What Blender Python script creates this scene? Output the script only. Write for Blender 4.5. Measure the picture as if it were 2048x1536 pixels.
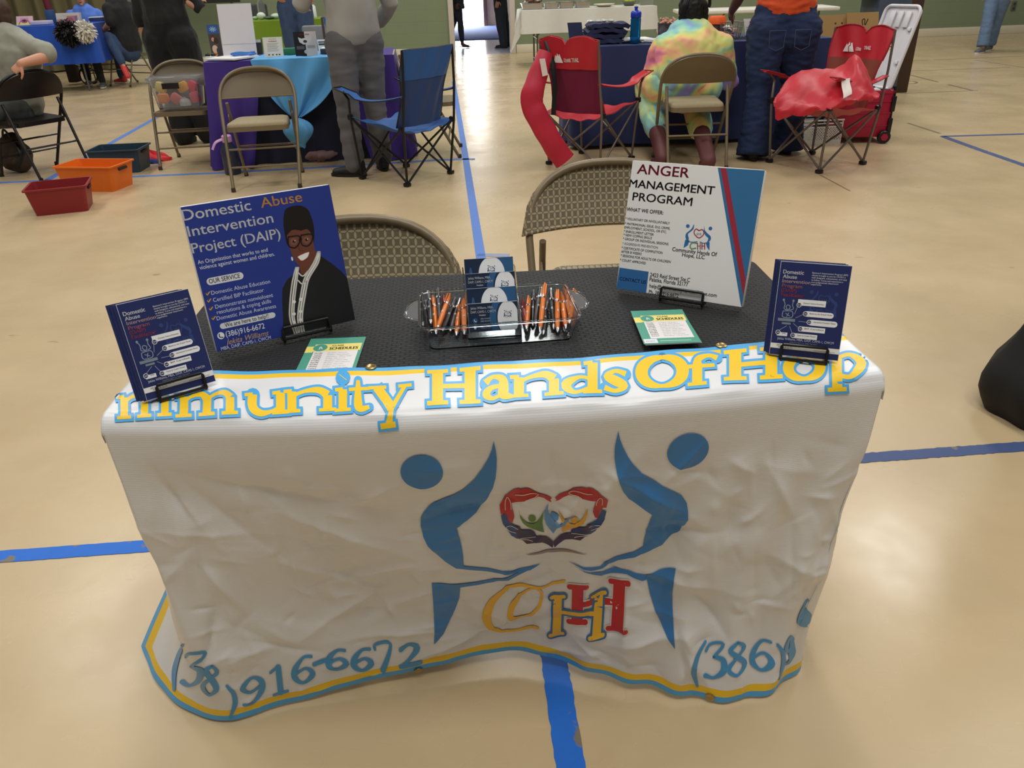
import bpy, bmesh, math, random
import numpy as np
from mathutils import Vector, Matrix, noise
from mathutils.geometry import tessellate_polygon

for o in list(bpy.data.objects): bpy.data.objects.remove(o)
SC = bpy.context.scene
COL = SC.collection
R_ = math.radians
random.seed(7)
rng = np.random.RandomState(7)

# ------------------------------------------------------------------ camera
F_PX, PITCH, ROLL, YAW, EYE = 1556.6, 0.4828, -0.0343, -0.06047, 1.324
_f0 = Vector((-math.sin(YAW), math.cos(YAW), 0)); _r0 = Vector((math.cos(YAW), math.sin(YAW), 0)); _u0 = Vector((0, 0, 1))
C_F = _f0*math.cos(PITCH) - _u0*math.sin(PITCH)
_u = _u0*math.cos(PITCH) + _f0*math.sin(PITCH)
C_R = _r0*math.cos(ROLL) + _u*math.sin(ROLL)
C_U = _u*math.cos(ROLL) - _r0*math.sin(ROLL)
EYE_P = Vector((0, 0, EYE))
cam = bpy.data.objects.new('camera', bpy.data.cameras.new('camera')); COL.objects.link(cam)
m = Matrix((C_R, C_U, -C_F)).transposed().to_4x4(); m.translation = EYE_P
cam.matrix_world = m
cam.data.sensor_fit = 'HORIZONTAL'; cam.data.sensor_width = 36.0
cam.data.lens = F_PX/2048*36.0; cam.data.clip_start = 0.02; cam.data.clip_end = 100
SC.camera = cam

# ------------------------------------------------------------------ world, lights, exposure
SC.view_settings.view_transform = 'Standard'; SC.view_settings.look = 'None'
SC.view_settings.gamma = 1.0; SC.view_settings.use_curve_mapping = False
SC.view_settings.exposure = 0.0
W = bpy.data.worlds.new('gym_air'); SC.world = W; W.use_nodes = True
bg = W.node_tree.nodes['Background']; bg.inputs[0].default_value = (1.0, 0.97, 0.93, 1); bg.inputs[1].default_value = 0.16

def ceiling_light(x, y, z=6.5, w=1.2, l=2.4, power=300, col=(1.0, 0.975, 0.93)):
    L = bpy.data.lights.new('ceiling_lamp', 'AREA'); L.shape = 'RECTANGLE'; L.size = w; L.size_y = l
    L.energy = power; L.color = col
    o = bpy.data.objects.new('ceiling_lamp', L); COL.objects.link(o); o.location = (x, y, z)
    return o
for x, y, pw in ((-4.5, 3.6, 400), (0.6, 4.2, 250), (5.2, 4.2, 320), (-5, 8.5, 420), (0.5, 8.5, 420), (6, 8.5, 420),
                 (-5, 13.5, 420), (1, 13.5, 420), (7, 13.5, 420), (-0.7, -0.5, 430), (1.6, -0.5, 400)):
    ceiling_light(x, y, power=pw*0.30)

# ------------------------------------------------------------------ pixel <-> place helpers (2048 x 1536 frame)
def ray(px, py): return C_F + C_R*((px-1024)/F_PX) - C_U*((py-768)/F_PX)
def at_z(px, py, z=0.0):
    d = ray(px, py); return EYE_P + d*((z-EYE)/d.z)
def at_y(px, py, Y):
    d = ray(px, py); return EYE_P + d*(Y/d.y)
def to_px(P):
    d = Vector(P)-EYE_P; z = d.dot(C_F)
    return 1024+F_PX*d.dot(C_R)/z, 768-F_PX*d.dot(C_U)/z

# ------------------------------------------------------------------ materials
def lin(c):
    if isinstance(c, str): c = tuple(int(c[i:i+2], 16) for i in (0, 2, 4))
    out = []
    for v in c[:3]:
        v = v/255.0
        out.append(v/12.92 if v <= 0.04045 else ((v+0.055)/1.055)**2.4)
    return tuple(out)+(1.0,)
_mats = {}
def M(name, col=(128, 128, 128), rough=0.55, metal=0.0, var=0.06, vscale=18.0, bump=0.0, bscale=120.0, spec=0.5, trans=0.0,
      coat=0.0, sheen=0.0, alpha=1.0, emit=0.0, stretch=None, ior=1.45):
    if name in _mats: return _mats[name]
    mt = bpy.data.materials.new(name); mt.use_nodes = True; nt = mt.node_tree; b = nt.nodes['Principled BSDF']
    c = lin(col)
    b.inputs['Roughness'].default_value = rough; b.inputs['Metallic'].default_value = metal
    b.inputs['Specular IOR Level'].default_value = spec; b.inputs['IOR'].default_value = ior
    b.inputs['Transmission Weight'].default_value = trans; b.inputs['Coat Weight'].default_value = coat
    b.inputs['Sheen Weight'].default_value = sheen; b.inputs['Alpha'].default_value = alpha
    tc = nt.nodes.new('ShaderNodeTexCoord'); src = tc.outputs['Object']
    if stretch:
        mp = nt.nodes.new('ShaderNodeMapping'); mp.inputs['Scale'].default_value = stretch
        nt.links.new(src, mp.inputs[0]); src = mp.outputs[0]
    nz = nt.nodes.new('ShaderNodeTexNoise'); nz.inputs['Scale'].default_value = vscale; nz.inputs['Detail'].default_value = 3
    nt.links.new(src, nz.inputs['Vector'])
    mx = nt.nodes.new('ShaderNodeMix'); mx.data_type = 'RGBA'
    mx.inputs[6].default_value = tuple(max(0, v*(1-var)) for v in c[:3])+(1,)
    mx.inputs[7].default_value = tuple(min(1, v*(1+var)) for v in c[:3])+(1,)
    nt.links.new(nz.outputs['Fac'], mx.inputs[0]); nt.links.new(mx.outputs[2], b.inputs['Base Color'])
    if emit:
        b.inputs['Emission Color'].default_value = c; b.inputs['Emission Strength'].default_value = emit
    if bump:
        n2 = nt.nodes.new('ShaderNodeTexNoise'); n2.inputs['Scale'].default_value = bscale; n2.inputs['Detail'].default_value = 2
        nt.links.new(src, n2.inputs['Vector'])
        bp = nt.nodes.new('ShaderNodeBump'); bp.inputs['Strength'].default_value = min(1.0, bump); bp.inputs['Distance'].default_value = 0.002
        nt.links.new(n2.outputs['Fac'], bp.inputs['Height']); nt.links.new(bp.outputs[0], b.inputs['Normal'])
    _mats[name] = mt
    return mt
def nodes(mt): return mt.node_tree, mt.node_tree.nodes['Principled BSDF']
def ink(hexa, rough=0.42):
    """printed ink colour"""
    return M('ink_'+hexa, hexa, rough, var=0.02)

# ------------------------------------------------------------------ mesh builder
class MB:
    def __init__(s): s.v = []; s.f = []; s.m = []; s.mats = []; s.sm = []
    def mi(s, mat):
        if mat not in s.mats: s.mats.append(mat)
        return s.mats.index(mat)
    def add(s, vs, fs, mat, smooth=False):
        n = len(s.v); k = s.mi(mat); s.v += [tuple(p) for p in vs]
        for f in fs: s.f.append(tuple(i+n for i in f)); s.m.append(k); s.sm.append(smooth)
        return s
    def box(s, c, size, mat, rot=None, bev=0.0, seg=2):
        bm = bmesh.new(); bmesh.ops.create_cube(bm, size=1.0)
        for v in bm.verts: v.co = Vector((v.co.x*size[0], v.co.y*size[1], v.co.z*size[2]))
        if bev: bmesh.ops.bevel(bm, geom=bm.edges[:], offset=min(bev, min(size)*0.49), segments=seg, affect='EDGES', profile=0.5)
        return s.bm(bm, mat, c, rot, bool(bev))
    def bm(s, bm, mat, c=(0, 0, 0), rot=None, smooth=False):
        Mx = Matrix.Translation(Vector(c)) @ (rot.to_4x4() if rot is not None else Matrix.Identity(4))
        bm.verts.index_update(); vs = [Mx @ v.co for v in bm.verts]; fs = [[v.index for v in f.verts] for f in bm.faces]; bm.free()
        return s.add(vs, fs, mat, smooth)
    def tube(s, pts, r, mat, n=10, closed=False, cap=True, side=None):
        """swept tube; r = number, or list of numbers or (rx, ry)"""
        P = [Vector(p) for p in pts]; k = len(P)
        rr = r if isinstance(r, (list, tuple)) else [r]*k
        vs = []; fs = []; up = None
        for i in range(k):
            a = P[(i-1) % k] if (closed or i > 0) else P[i]; b = P[(i+1) % k] if (closed or i < k-1) else P[i]
            t = (b-a).normalized() if (b-a).length > 1e-9 else Vector((0, 0, 1))
            if side is not None: x = (Vector(side)-t*Vector(side).dot(t)).normalized()
            elif up is None:
                x = t.orthogonal().normalized()
            else:
                x = (up-t*up.dot(t)).normalized()
            up = x; y = t.cross(x)
            q = rr[i]; rx, ry = q if isinstance(q, (tuple, list)) else (q, q)
            for j in range(n):
                a_ = 2*math.pi*j/n; vs.append(P[i]+x*(rx*math.cos(a_))+y*(ry*math.sin(a_)))
        for i in range(k if closed else k-1):
            for j in range(n):
                i2 = (i+1) % k; fs.append((i*n+j, i*n+(j+1) % n, i2*n+(j+1) % n, i2*n+j))
        if cap and not closed:
            fs.append(tuple(range(n-1, -1, -1))); fs.append(tuple((k-1)*n+j for j in range(n)))
        return s.add(vs, fs, mat, True)
    def lathe(s, prof, mat, c=(0, 0, 0), n=24, rot=None, sx=1, sy=1):
        vs = []; fs = []; k = len(prof); Mx = rot if rot is not None else Matrix.Identity(3); c = Vector(c)
        for r, z in prof:
            for j in range(n):
                a = 2*math.pi*j/n; vs.append(c+Mx @ Vector((r*math.cos(a)*sx, r*math.sin(a)*sy, z)))
        for i in range(k-1):
            for j in range(n): fs.append((i*n+j, i*n+(j+1) % n, (i+1)*n+(j+1) % n, (i+1)*n+j))
        fs.append(tuple(range(n-1, -1, -1))); fs.append(tuple((k-1)*n+j for j in range(n)))
        return s.add(vs, fs, mat, True)
    def ball(s, c, r, mat, n=14, rot=None):
        rx, ry, rz = r if isinstance(r, (tuple, list)) else (r, r, r)
        prof = [(max(1e-4, math.sin(math.pi*i/n)), -math.cos(math.pi*i/n)) for i in range(n+1)]
        vs = []; fs = []; N = n*2; Mx = rot if rot is not None else Matrix.Identity(3); c = Vector(c)
        for q, z in prof:
            for j in range(N):
                a = 2*math.pi*j/N; vs.append(c+Mx @ Vector((q*math.cos(a)*rx, q*math.sin(a)*ry, z*rz)))
        for i in range(n):
            for j in range(N): fs.append((i*N+j, i*N+(j+1) % N, (i+1)*N+(j+1) % N, (i+1)*N+j))
        return s.add(vs, fs, mat, True)
    def grid(s, fn, nu, nv, mat, thick=0.0, smooth=True, closed_u=False):
        """fn(u, v) -> point, u v in 0..1; a sheet, doubled when thick"""
        P = [[Vector(fn(i/nu, j/nv)) for j in range(nv+1)] for i in range(nu+1)]
        idx = lambda i, j: i*(nv+1)+j
        vs = [p for r in P for p in r]; fs = [(idx(i, j), idx(i+1, j), idx(i+1, j+1), idx(i, j+1)) for i in range(nu) for j in range(nv)]
        if not thick: return s.add(vs, fs, mat, smooth)
        nn = []
        for i in range(nu+1):
            for j in range(nv+1):
                a = P[min(i+1, nu)][j]-P[max(i-1, 0)][j]; b = P[i][min(j+1, nv)]-P[i][max(j-1, 0)]
                q = a.cross(b); nn.append(q.normalized() if q.length > 1e-12 else Vector((0, 0, 1)))
        n = len(vs); vs2 = [v-q*thick for v, q in zip(vs, nn)]
        f2 = [tuple(reversed([i+n for i in f])) for f in fs]
        rim = [idx(i, 0) for i in range(nu+1)]+[idx(nu, j) for j in range(1, nv+1)]+[idx(i, nv) for i in range(nu-1, -1, -1)]+[idx(0, j) for j in range(nv-1, 0, -1)]
        f3 = [(rim[(k+1) % len(rim)], rim[k], rim[k]+n, rim[(k+1) % len(rim)]+n) for k in range(len(rim))]
        return s.add(vs+vs2, fs+f2+f3, mat, smooth)
    def prism(s, poly, h, mat, xf=None, smooth=False):
        """poly: 2D outline, extruded h along z, mapped by xf(x, y, z)"""
        xf = xf or (lambda x, y, z: (x, y, z)); n = len(poly)
        tri = tessellate_polygon([[Vector((p[0], p[1], 0)) for p in poly]])
        vs = [xf(p[0], p[1], 0) for p in poly]+[xf(p[0], p[1], h) for p in poly]
        ar = sum(poly[i][0]*poly[(i+1) % n][1]-poly[(i+1) % n][0]*poly[i][1] for i in range(n))
        def o(t):
            a, b, c = (poly[i] for i in t); return (b[0]-a[0])*(c[1]-a[1])-(b[1]-a[1])*(c[0]-a[0])
        top = [tuple(i+n for i in (t if o(t) > 0 else t[::-1])) for t in tri]; bot = [tuple(t if o(t) < 0 else t[::-1]) for t in tri]
        sd = [(i, (i+1) % n, (i+1) % n+n, i+n) if ar > 0 else ((i+1) % n, i, i+n, (i+1) % n+n) for i in range(n)]
        return s.add(vs, top+bot+sd, mat, smooth)
    def mesh(s, name):
        me = bpy.data.meshes.new(name); me.from_pydata(s.v, [], s.f)
        for k in s.mats: me.materials.append(k)
        me.polygons.foreach_set('material_index', s.m); me.polygons.foreach_set('use_smooth', s.sm); me.update()
        return me
    def build(s, name, parent=None, loc=None, label=None, flat=None):
        me = s.mesh(name)
        if any(s.sm):
            try: me.set_sharp_from_angle(angle=R_(flat or 42))
            except Exception: pass
        o = bpy.data.objects.new(name, me); COL.objects.link(o)
        if parent is not None: o.parent = parent
        if loc is not None: o.location = loc
        if label: o['label'] = label
        return o

def thing(name, label, cat, loc=(0, 0, 0), rz=0.0, group=None, kind=None):
    o = bpy.data.objects.new(name, None); COL.objects.link(o); o.location = loc; o.rotation_euler = (0, 0, rz)
    o.empty_display_size = 0.05
    return tag(o, label, cat, group, kind)
def tag(o, label, cat, group=None, kind=None):
    o['label'] = label; o['category'] = cat
    if group: o['group'] = group
    if kind: o['kind'] = kind
    return o
def struct(o, label=None):
    o['kind'] = 'structure'
    if label: o['label'] = label
    return o
def copy_thing(o, loc=None, rz=None, label=None):
    c = o.copy(); COL.objects.link(c)
    if loc is not None: c.location = loc
    if rz is not None: c.rotation_euler = (0, 0, rz)
    if label: c['label'] = label
    for ch in o.children:
        d = ch.copy(); COL.objects.link(d); d.parent = c
        for g in ch.children:
            e = g.copy(); COL.objects.link(e); e.parent = d
    return c
def smooth_path(pts, n=8, closed=False):
    """Catmull-Rom through points of any dimension"""
    P = [np.array(p, float) for p in pts]; k = len(P); out = []
    for i in range(k if closed else k-1):
        if closed: a, b, c, d = P[(i-1) % k], P[i], P[(i+1) % k], P[(i+2) % k]
        else: a, b, c, d = P[max(i-1, 0)], P[i], P[i+1], P[min(i+2, k-1)]
        for j in range(n):
            t = j/n
            out.append(0.5*((2*b)+(c-a)*t+(2*a-5*b+4*c-d)*t*t+(3*b-a-3*c+d)*t**3))
    if not closed: out.append(P[-1])
    return out

# ------------------------------------------------------------------ flat artwork (printing): layered 2-D pieces
_font_cache = {}
def text_geo(txt, bold=0.0):
    key = (txt, bold)
    if key in _font_cache: return _font_cache[key]
    cu = bpy.data.curves.new('t', 'FONT'); cu.body = txt; cu.size = 1.0; cu.resolution_u = 3; cu.fill_mode = 'FRONT'; cu.offset = bold
    ob = bpy.data.objects.new('t', cu); COL.objects.link(ob)
    dg = bpy.context.evaluated_depsgraph_get(); dg.update()
    me = bpy.data.meshes.new_from_object(ob.evaluated_get(dg))
    vs = [(v.co.x, v.co.y) for v in me.vertices]; fs = [tuple(p.vertices) for p in me.polygons]
    bpy.data.objects.remove(ob); bpy.data.curves.remove(cu); bpy.data.meshes.remove(me)
    _font_cache[key] = (vs, fs)
    return vs, fs
class Art:
    def __init__(s): s.p = []
    def raw(s, vs, fs, col, L):
        # every face turned to look up (+z)
        out = []
        for f in fs:
            a = 0
            for i in range(len(f)):
                p, q = vs[f[i]], vs[f[(i+1) % len(f)]]; a += p[0]*q[1]-q[0]*p[1]
            out.append(tuple(f) if a > 0 else tuple(reversed(f)))
        s.p.append((list(vs), out, col, L)); return s
    def poly(s, pts, col, L=1):
        tri = tessellate_polygon([[Vector((p[0], p[1], 0)) for p in pts]])
        return s.raw(pts, [tuple(t) for t in tri], col, L)
    def rect(s, x0, y0, x1, y1, col, L=1): return s.poly([(x0, y0), (x1, y0), (x1, y1), (x0, y1)], col, L)
    def rrect(s, x0, y0, x1, y1, r, col, L=1, n=6):
        r = min(r, abs(x1-x0)/2, abs(y1-y0)/2); pts = []
        for cx, cy, a0 in ((x1-r, y1-r, 0), (x0+r, y1-r, 90), (x0+r, y0+r, 180), (x1-r, y0+r, 270)):
            for k in range(n+1):
                a = R_(a0+90*k/n); pts.append((cx+r*math.cos(a), cy+r*math.sin(a)))
        return s.poly(pts, col, L)
    def oval(s, cx, cy, rx, ry, col, L=1, n=32, rot=0.0):
        c, q = math.cos(rot), math.sin(rot); pts = []
        for k in range(n):
            a = 2*math.pi*k/n; x, y = rx*math.cos(a), ry*math.sin(a); pts.append((cx+c*x-q*y, cy+q*x+c*y))
        return s.poly(pts, col, L)
    def stroke(s, pts, w, col, L=1, smooth=True, closed=False, grow=0.0, n=6, round_=True):
        """variable-width line; pts (x, y) or (x, y, w)"""
        P = [(p[0], p[1], (p[2] if len(p) > 2 else w)) for p in pts]
        if smooth and len(P) > 2: P = [tuple(q) for q in smooth_path(P, n, closed)]
        k = len(P); lt = []; rt = []
        for i in range(k):
            a = P[(i-1) % k] if (closed or i > 0) else P[i]; b = P[(i+1) % k] if (closed or i < k-1) else P[i]
            dx, dy = b[0]-a[0], b[1]-a[1]; l = math.hypot(dx, dy) or 1; h = P[i][2]/2+grow
            ex = ey = 0
            if not closed and grow and not round_:
                if i == 0: ex, ey = -dx/l*grow, -dy/l*grow
                if i == k-1: ex, ey = dx/l*grow, dy/l*grow
            lt.append((P[i][0]-dy/l*h+ex, P[i][1]+dx/l*h+ey)); rt.append((P[i][0]+dy/l*h+ex, P[i][1]-dx/l*h+ey))
        vs = lt+rt; fs = []
        for i in range(k if closed else k-1):
            j = (i+1) % k; fs.append((i, j, j+k, i+k))
        s.raw(vs, fs, col, L)
        if round_ and not closed:
            for q in (P[0], P[-1]): s.oval(q[0], q[1], q[2]/2+grow, q[2]/2+grow, col, L, 12)
        return s
    def text(s, txt, x, y, h, col, L=2, bold=0.0, w=None, align='l', rot=0.0, shear=0.0):
        """cap height h, baseline at (x, y); w forces the line's width"""
        if bold:
            d = bold*0.75*h/0.70
            for ox, oy in ((-d, -d*.4), (d, -d*.4), (d, d*.4)): s.text(txt, x+ox, y+oy, h, col, L, 0.0, w, align, rot, shear)
            return s.text(txt, x-d, y+d*.4, h, col, L, 0.0, w, align, rot, shear)
        vs, fs = text_geo(txt)
        if not vs: return s
        x0 = min(v[0] for v in vs); x1 = max(v[0] for v in vs); k = h/0.70; kx = k if not w else w/(x1-x0)
        off = {'l': -x0, 'c': -(x0+x1)/2, 'r': -x1}[align]; c, q = math.cos(rot), math.sin(rot); out = []
        for v in vs:
            a, b = (v[0]+off)*kx+shear*v[1]*k, v[1]*k; out.append((x+c*a-q*b, y+q*a+c*b))
        return s.raw(out, fs, col, L)
    def into(s, mb, xf, step=0.00012):
        """xf(x, y, z): z = height above the printed face"""
        for vs, fs, col, L in s.p:
            mb.add([xf(v[0], v[1], L*step) for v in vs], fs, ink(col) if isinstance(col, str) else col, False)
# ------------------------------------------------------------------ setting
def wallbrick(name, col, bw=0.4, bh=0.2):
    mt = M(name, col, 0.45, var=0.05, vscale=3.0); nt, b = nodes(mt)
    tc = nt.nodes.new('ShaderNodeTexCoord'); mp = nt.nodes.new('ShaderNodeMapping'); mp.inputs['Rotation'].default_value = (R_(90), 0, 0)
    br = nt.nodes.new('ShaderNodeTexBrick'); br.inputs['Scale'].default_value = 1.0; br.inputs['Brick Width'].default_value = bw
    br.inputs['Row Height'].default_value = bh; br.inputs['Mortar Size'].default_value = 0.006
    nt.links.new(tc.outputs['Object'], mp.inputs[0]); nt.links.new(mp.outputs[0], br.inputs['Vector'])
    bp = nt.nodes.new('ShaderNodeBump'); bp.invert = True; bp.inputs['Strength'].default_value = 0.5; bp.inputs['Distance'].default_value = 0.004
    nt.links.new(br.outputs['Fac'], bp.inputs['Height']); nt.links.new(bp.outputs[0], b.inputs['Normal'])
    return mt
def floor_mat():
    mt = M('gym_floor', (199, 177, 139), 0.3, var=0.05, vscale=0.7); nt, b = nodes(mt)
    tc = nt.nodes.new('ShaderNodeTexCoord')
    def noise_(scale, det=4, rough=0.6, vec=None):
        n = nt.nodes.new('ShaderNodeTexNoise'); n.inputs['Scale'].default_value = scale; n.inputs['Detail'].default_value = det
        n.inputs['Roughness'].default_value = rough; nt.links.new(vec or tc.outputs['Object'], n.inputs['Vector']); return n
    def ramp(src, a, b_, ca=(0, 0, 0, 1), cb=(1, 1, 1, 1)):
        r = nt.nodes.new('ShaderNodeValToRGB'); r.color_ramp.elements[0].position = a; r.color_ramp.elements[1].position = b_
        r.color_ramp.elements[0].color = ca; r.color_ramp.elements[1].color = cb; nt.links.new(src, r.inputs[0]); return r
    base = [l for l in nt.links if l.to_socket == b.inputs['Base Color']][0].from_socket
    # cloudy wear, then small dark scuffs
    c = ramp(noise_(1.7, 5).outputs['Fac'], 0.35, 0.72, (0.90, 0.89, 0.88, 1), (1.04, 1.04, 1.03, 1))
    m1 = nt.nodes.new('ShaderNodeMix'); m1.data_type = 'RGBA'; m1.blend_type = 'MULTIPLY'; m1.inputs[0].default_value = 1
    nt.links.new(base, m1.inputs[6]); nt.links.new(c.outputs[0], m1.inputs[7])
    mp = nt.nodes.new('ShaderNodeMapping'); mp.inputs['Scale'].default_value = (1.0, 2.6, 1); mp.inputs['Rotation'].default_value = (0, 0, 0.5)
    nt.links.new(tc.outputs['Object'], mp.inputs[0])
    s = ramp(noise_(7.0, 2, 0.5, mp.outputs[0]).outputs['Fac'], 0.745, 0.79, (0, 0, 0, 1), (0.5, 0.5, 0.5, 1))
    m2 = nt.nodes.new('ShaderNodeMix'); m2.data_type = 'RGBA'; nt.links.new(s.outputs[0], m2.inputs[0])
    nt.links.new(m1.outputs[2], m2.inputs[6]); m2.inputs[7].default_value = lin((110, 92, 70))
    nt.links.new(m2.outputs[2], b.inputs['Base Color'])
    rr = ramp(noise_(2.3, 4).outputs['Fac'], 0.3, 0.75, (0.2, 0.2, 0.2, 1), (0.38, 0.38, 0.38, 1))
    nt.links.new(rr.outputs[0], b.inputs['Roughness'])
    bp = nt.nodes.new('ShaderNodeBump'); bp.inputs['Strength'].default_value = 0.14; bp.inputs['Distance'].default_value = 0.004
    nt.links.new(noise_(5.0, 3).outputs['Fac'], bp.inputs['Height']); nt.links.new(bp.outputs[0], b.inputs['Normal'])
    return mt
WY = 16.25
DX0, DX1 = 0.10, 1.20       # doorway
FLOOR = floor_mat()
mb = MB()
mb.add([(-14, -4, 0), (16, -4, 0), (16, WY, 0), (-14, WY, 0)], [(0, 1, 2, 3)], FLOOR)
# thin worn court lines and joints on the floor
JL = M('floor_joint', (122, 105, 80), 0.5)
def floor_line(p, q, w, mat, z=0.0006):
    p = Vector((p[0], p[1], z)); q = Vector((q[0], q[1], z)); d = (q-p).normalized(); n = Vector((-d.y, d.x, 0))*(w/2)
    mb.add([p-n, q-n, q+n, p+n], [(0, 1, 2, 3)], mat)
def px_line(a, b, w, mat): floor_line(at_z(*a), at_z(*b), w, mat)
for a, b, w in (((905, 142), (1070, 139), 0.02), ((900, 180), (1095, 176), 0.015), ((1815, 122), (1860, 120), 0.03), ((1868, 120), (2048, 112), 0.03),
                ((1815, 142), (2020, 135), 0.03), ((1800, 145), (1876, 164), 0.035), ((1896, 169), (1945, 181), 0.035), ((1800, 187), (1955, 181), 0.03),
                ((1815, 246), (1880, 267), 0.03), ((1640, 350), (1700, 382), 0.012), ((1950, 120), (2048, 135), 0.02)):
    px_line(a, b, w, JL)
P = [at_z(1820+27/2*math.cos(2*math.pi*k/20), 165+2.6*math.sin(2*math.pi*k/20)) for k in range(21)]
for a, b in zip(P[:-1], P[1:]): floor_line(a, b, 0.03, JL)
struct(mb.build('floor'))

WALL = wallbrick('wall_green', (126, 138, 108)); TRIMW = M('trim_cream', (214, 206, 180), 0.45, var=0.04)
mb = MB()
for x0, x1, z0, z1 in ((-14, DX0, 0, 4.2), (DX1, 16, 0, 4.2), (DX0, DX1, 2.15, 4.2)):
    mb.box(((x0+x1)/2, WY+0.1, (z0+z1)/2), (x1-x0, 0.2, z1-z0), WALL)
struct(mb.build('wall_back'))
mb = MB()
for x0, x1 in ((-14, DX0-0.09), (DX1+0.09, 16)):
    mb.box(((x0+x1)/2, WY-0.012, 0.075), (x1-x0, 0.024, 0.15), TRIMW, bev=0.006)
struct(mb.build('baseboard_back'))
# the doorway: painted steel frame
FR = M('door_frame_paint', (206, 196, 184), 0.4, var=0.03)
mb = MB()
for x in (DX0-0.03, DX1+0.03): mb.box((x, WY+0.08, 1.07), (0.10, 0.28, 2.14), FR, bev=0.008)
mb.box(((DX0+DX1)/2, WY+0.08, 2.16), (DX1-DX0+0.16, 0.28, 0.10), FR, bev=0.008)
struct(mb.build('trim_1'), 'cream painted steel frame of the open doorway')
# hallway beyond
HF = M('hall_floor', (186, 196, 212), 0.16, var=0.05, vscale=4); HW = M('hall_wall', (196, 190, 180), 0.5)
yA = at_z(960, 80).y; yB = at_z(960, 53).y
mb = MB(); mb.add([(-1.2, WY, -0.002), (3.2, WY, -0.002), (3.2, yB+3, -0.002), (-1.2, yB+3, -0.002)], [(0, 1, 2, 3)], HF)
struct(mb.build('floor_hall'))
mb = MB()
mb.box((-0.75, (WY+yB)/2+0.2, 1.5), (0.1, yB-WY, 3.0), HW); mb.box((2.75, (WY+yB)/2+0.2, 1.5), (0.1, yB-WY, 3.0), HW)
mb.box((1.0, (WY+yB)/2+0.2, 3.02), (3.6, yB-WY, 0.05), HW)
struct(mb.build('wall_hall'))
mb = MB(); mb.box((0.75, (yA+yB)/2, 0.006), (2.2, yB-yA-0.1, 0.016), M('entry_mat_blue', (74, 98, 168), 0.9, var=0.15, bump=0.6, bscale=300), bev=0.004)
tag(mb.build('entrance_mat'), 'blue entrance mat on the hallway floor beyond the doorway', 'mat')
# bright outer doorway with daylight outside
DAY = M('daylight', (255, 252, 246), 0.5, var=0.0, emit=7.0)
xa = at_y(860, 20, yB).x; xb = at_y(968, 20, yB).x; xc = at_y(1030, 20, yB).x
mb = MB(); mb.add([(xa-0.8, yB+0.6, 0), (xb, yB+0.6, 0), (xb, yB+0.6, 2.3), (xa-0.8, yB+0.6, 2.3)], [(0, 1, 2, 3)], DAY)
struct(mb.build('window_1'), 'daylight through the outer doorway')
mb = MB(); mb.box(((xb+2.75)/2+0.02, yB+0.35, 1.15), (2.75-xb, 0.08, 2.3), M('hall_tan', (198, 176, 160), 0.5))
mb.box((xb+0.05, yB+0.25, 1.15), (0.12, 0.16, 2.3), M('door_edge_brown', (104, 74, 66), 0.4), bev=0.01)
struct(mb.build('wall_hall_end'))
L = bpy.data.lights.new('daylight_lamp', 'AREA'); L.shape = 'RECTANGLE'; L.size = 1.2; L.size_y = 2.0; L.energy = 120; L.color = (0.9, 0.95, 1.0)
o = bpy.data.objects.new('daylight_lamp', L); COL.objects.link(o); o.location = ((xa+xb)/2, yB+0.4, 1.1); o.rotation_euler = (R_(-90), 0, 0)
# wall socket at the far right
s0 = at_y(2027, 12, WY)
mb = MB(); mb.box((s0.x, WY-0.008, s0.z), (0.09, 0.016, 0.17), M('socket_grey', (92, 96, 80), 0.5), bev=0.005)
for dz in (-0.04, 0.04): mb.box((s0.x, WY-0.018, s0.z+dz), (0.04, 0.012, 0.045), M('socket_dark', (60, 62, 52), 0.5), bev=0.004)
tag(mb.build('wall_socket'), 'grey double wall socket on the green wall above the walking legs', 'socket')
# stage curtain
CUR = M('curtain_olive', (104, 96, 62), 0.75, var=0.12, vscale=2.0, stretch=(6, 1, 0.4), sheen=0.1)
def cf(u, v):
    x = -10.2+u*4.15; ph = x*2*math.pi/0.34
    return (x, WY-0.28+0.085*math.sin(ph+0.9*math.sin(x*1.7))+0.03*math.sin(ph*0.43+2), 0.03+v*3.4)
mb = MB(); mb.grid(cf, 220, 8, CUR, thick=0.006)
tag(mb.build('stage_curtain'), 'olive green pleated stage curtain at the far left', 'curtain')

# ------------------------------------------------------------------ blue tape on the floor
def tape_mat(name, col, worn=0.0):
    mt = M(name, col, 0.55, var=0.08, vscale=30, bump=0.3, bscale=60)
    if worn:
        nt, b = nodes(mt); base = [l for l in nt.links if l.to_socket == b.inputs['Base Color']][0].from_socket
        tc = nt.nodes.new('ShaderNodeTexCoord'); n = nt.nodes.new('ShaderNodeTexNoise'); n.inputs['Scale'].default_value = 14; n.inputs['Detail'].default_value = 5
        nt.links.new(tc.outputs['Object'], n.inputs['Vector']); r = nt.nodes.new('ShaderNodeValToRGB')
        r.color_ramp.elements[0].position = 0.63; r.color_ramp.elements[1].position = 0.66; nt.links.new(n.outputs['Fac'], r.inputs[0])
        mx = nt.nodes.new('ShaderNodeMix'); mx.data_type = 'RGBA'; nt.links.new(r.outputs[0], mx.inputs[0]); nt.links.new(base, mx.inputs[6])
        mx.inputs[7].default_value = lin((120, 112, 100)); nt.links.new(mx.outputs[2], b.inputs['Base Color'])
    return mt
T1 = tape_mat('tape_bright_blue', (28, 106, 205), 1); T2 = tape_mat('tape_blue', (84, 124, 200)); T3 = tape_mat('tape_dark_blue', (66, 84, 128), 1)
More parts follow.
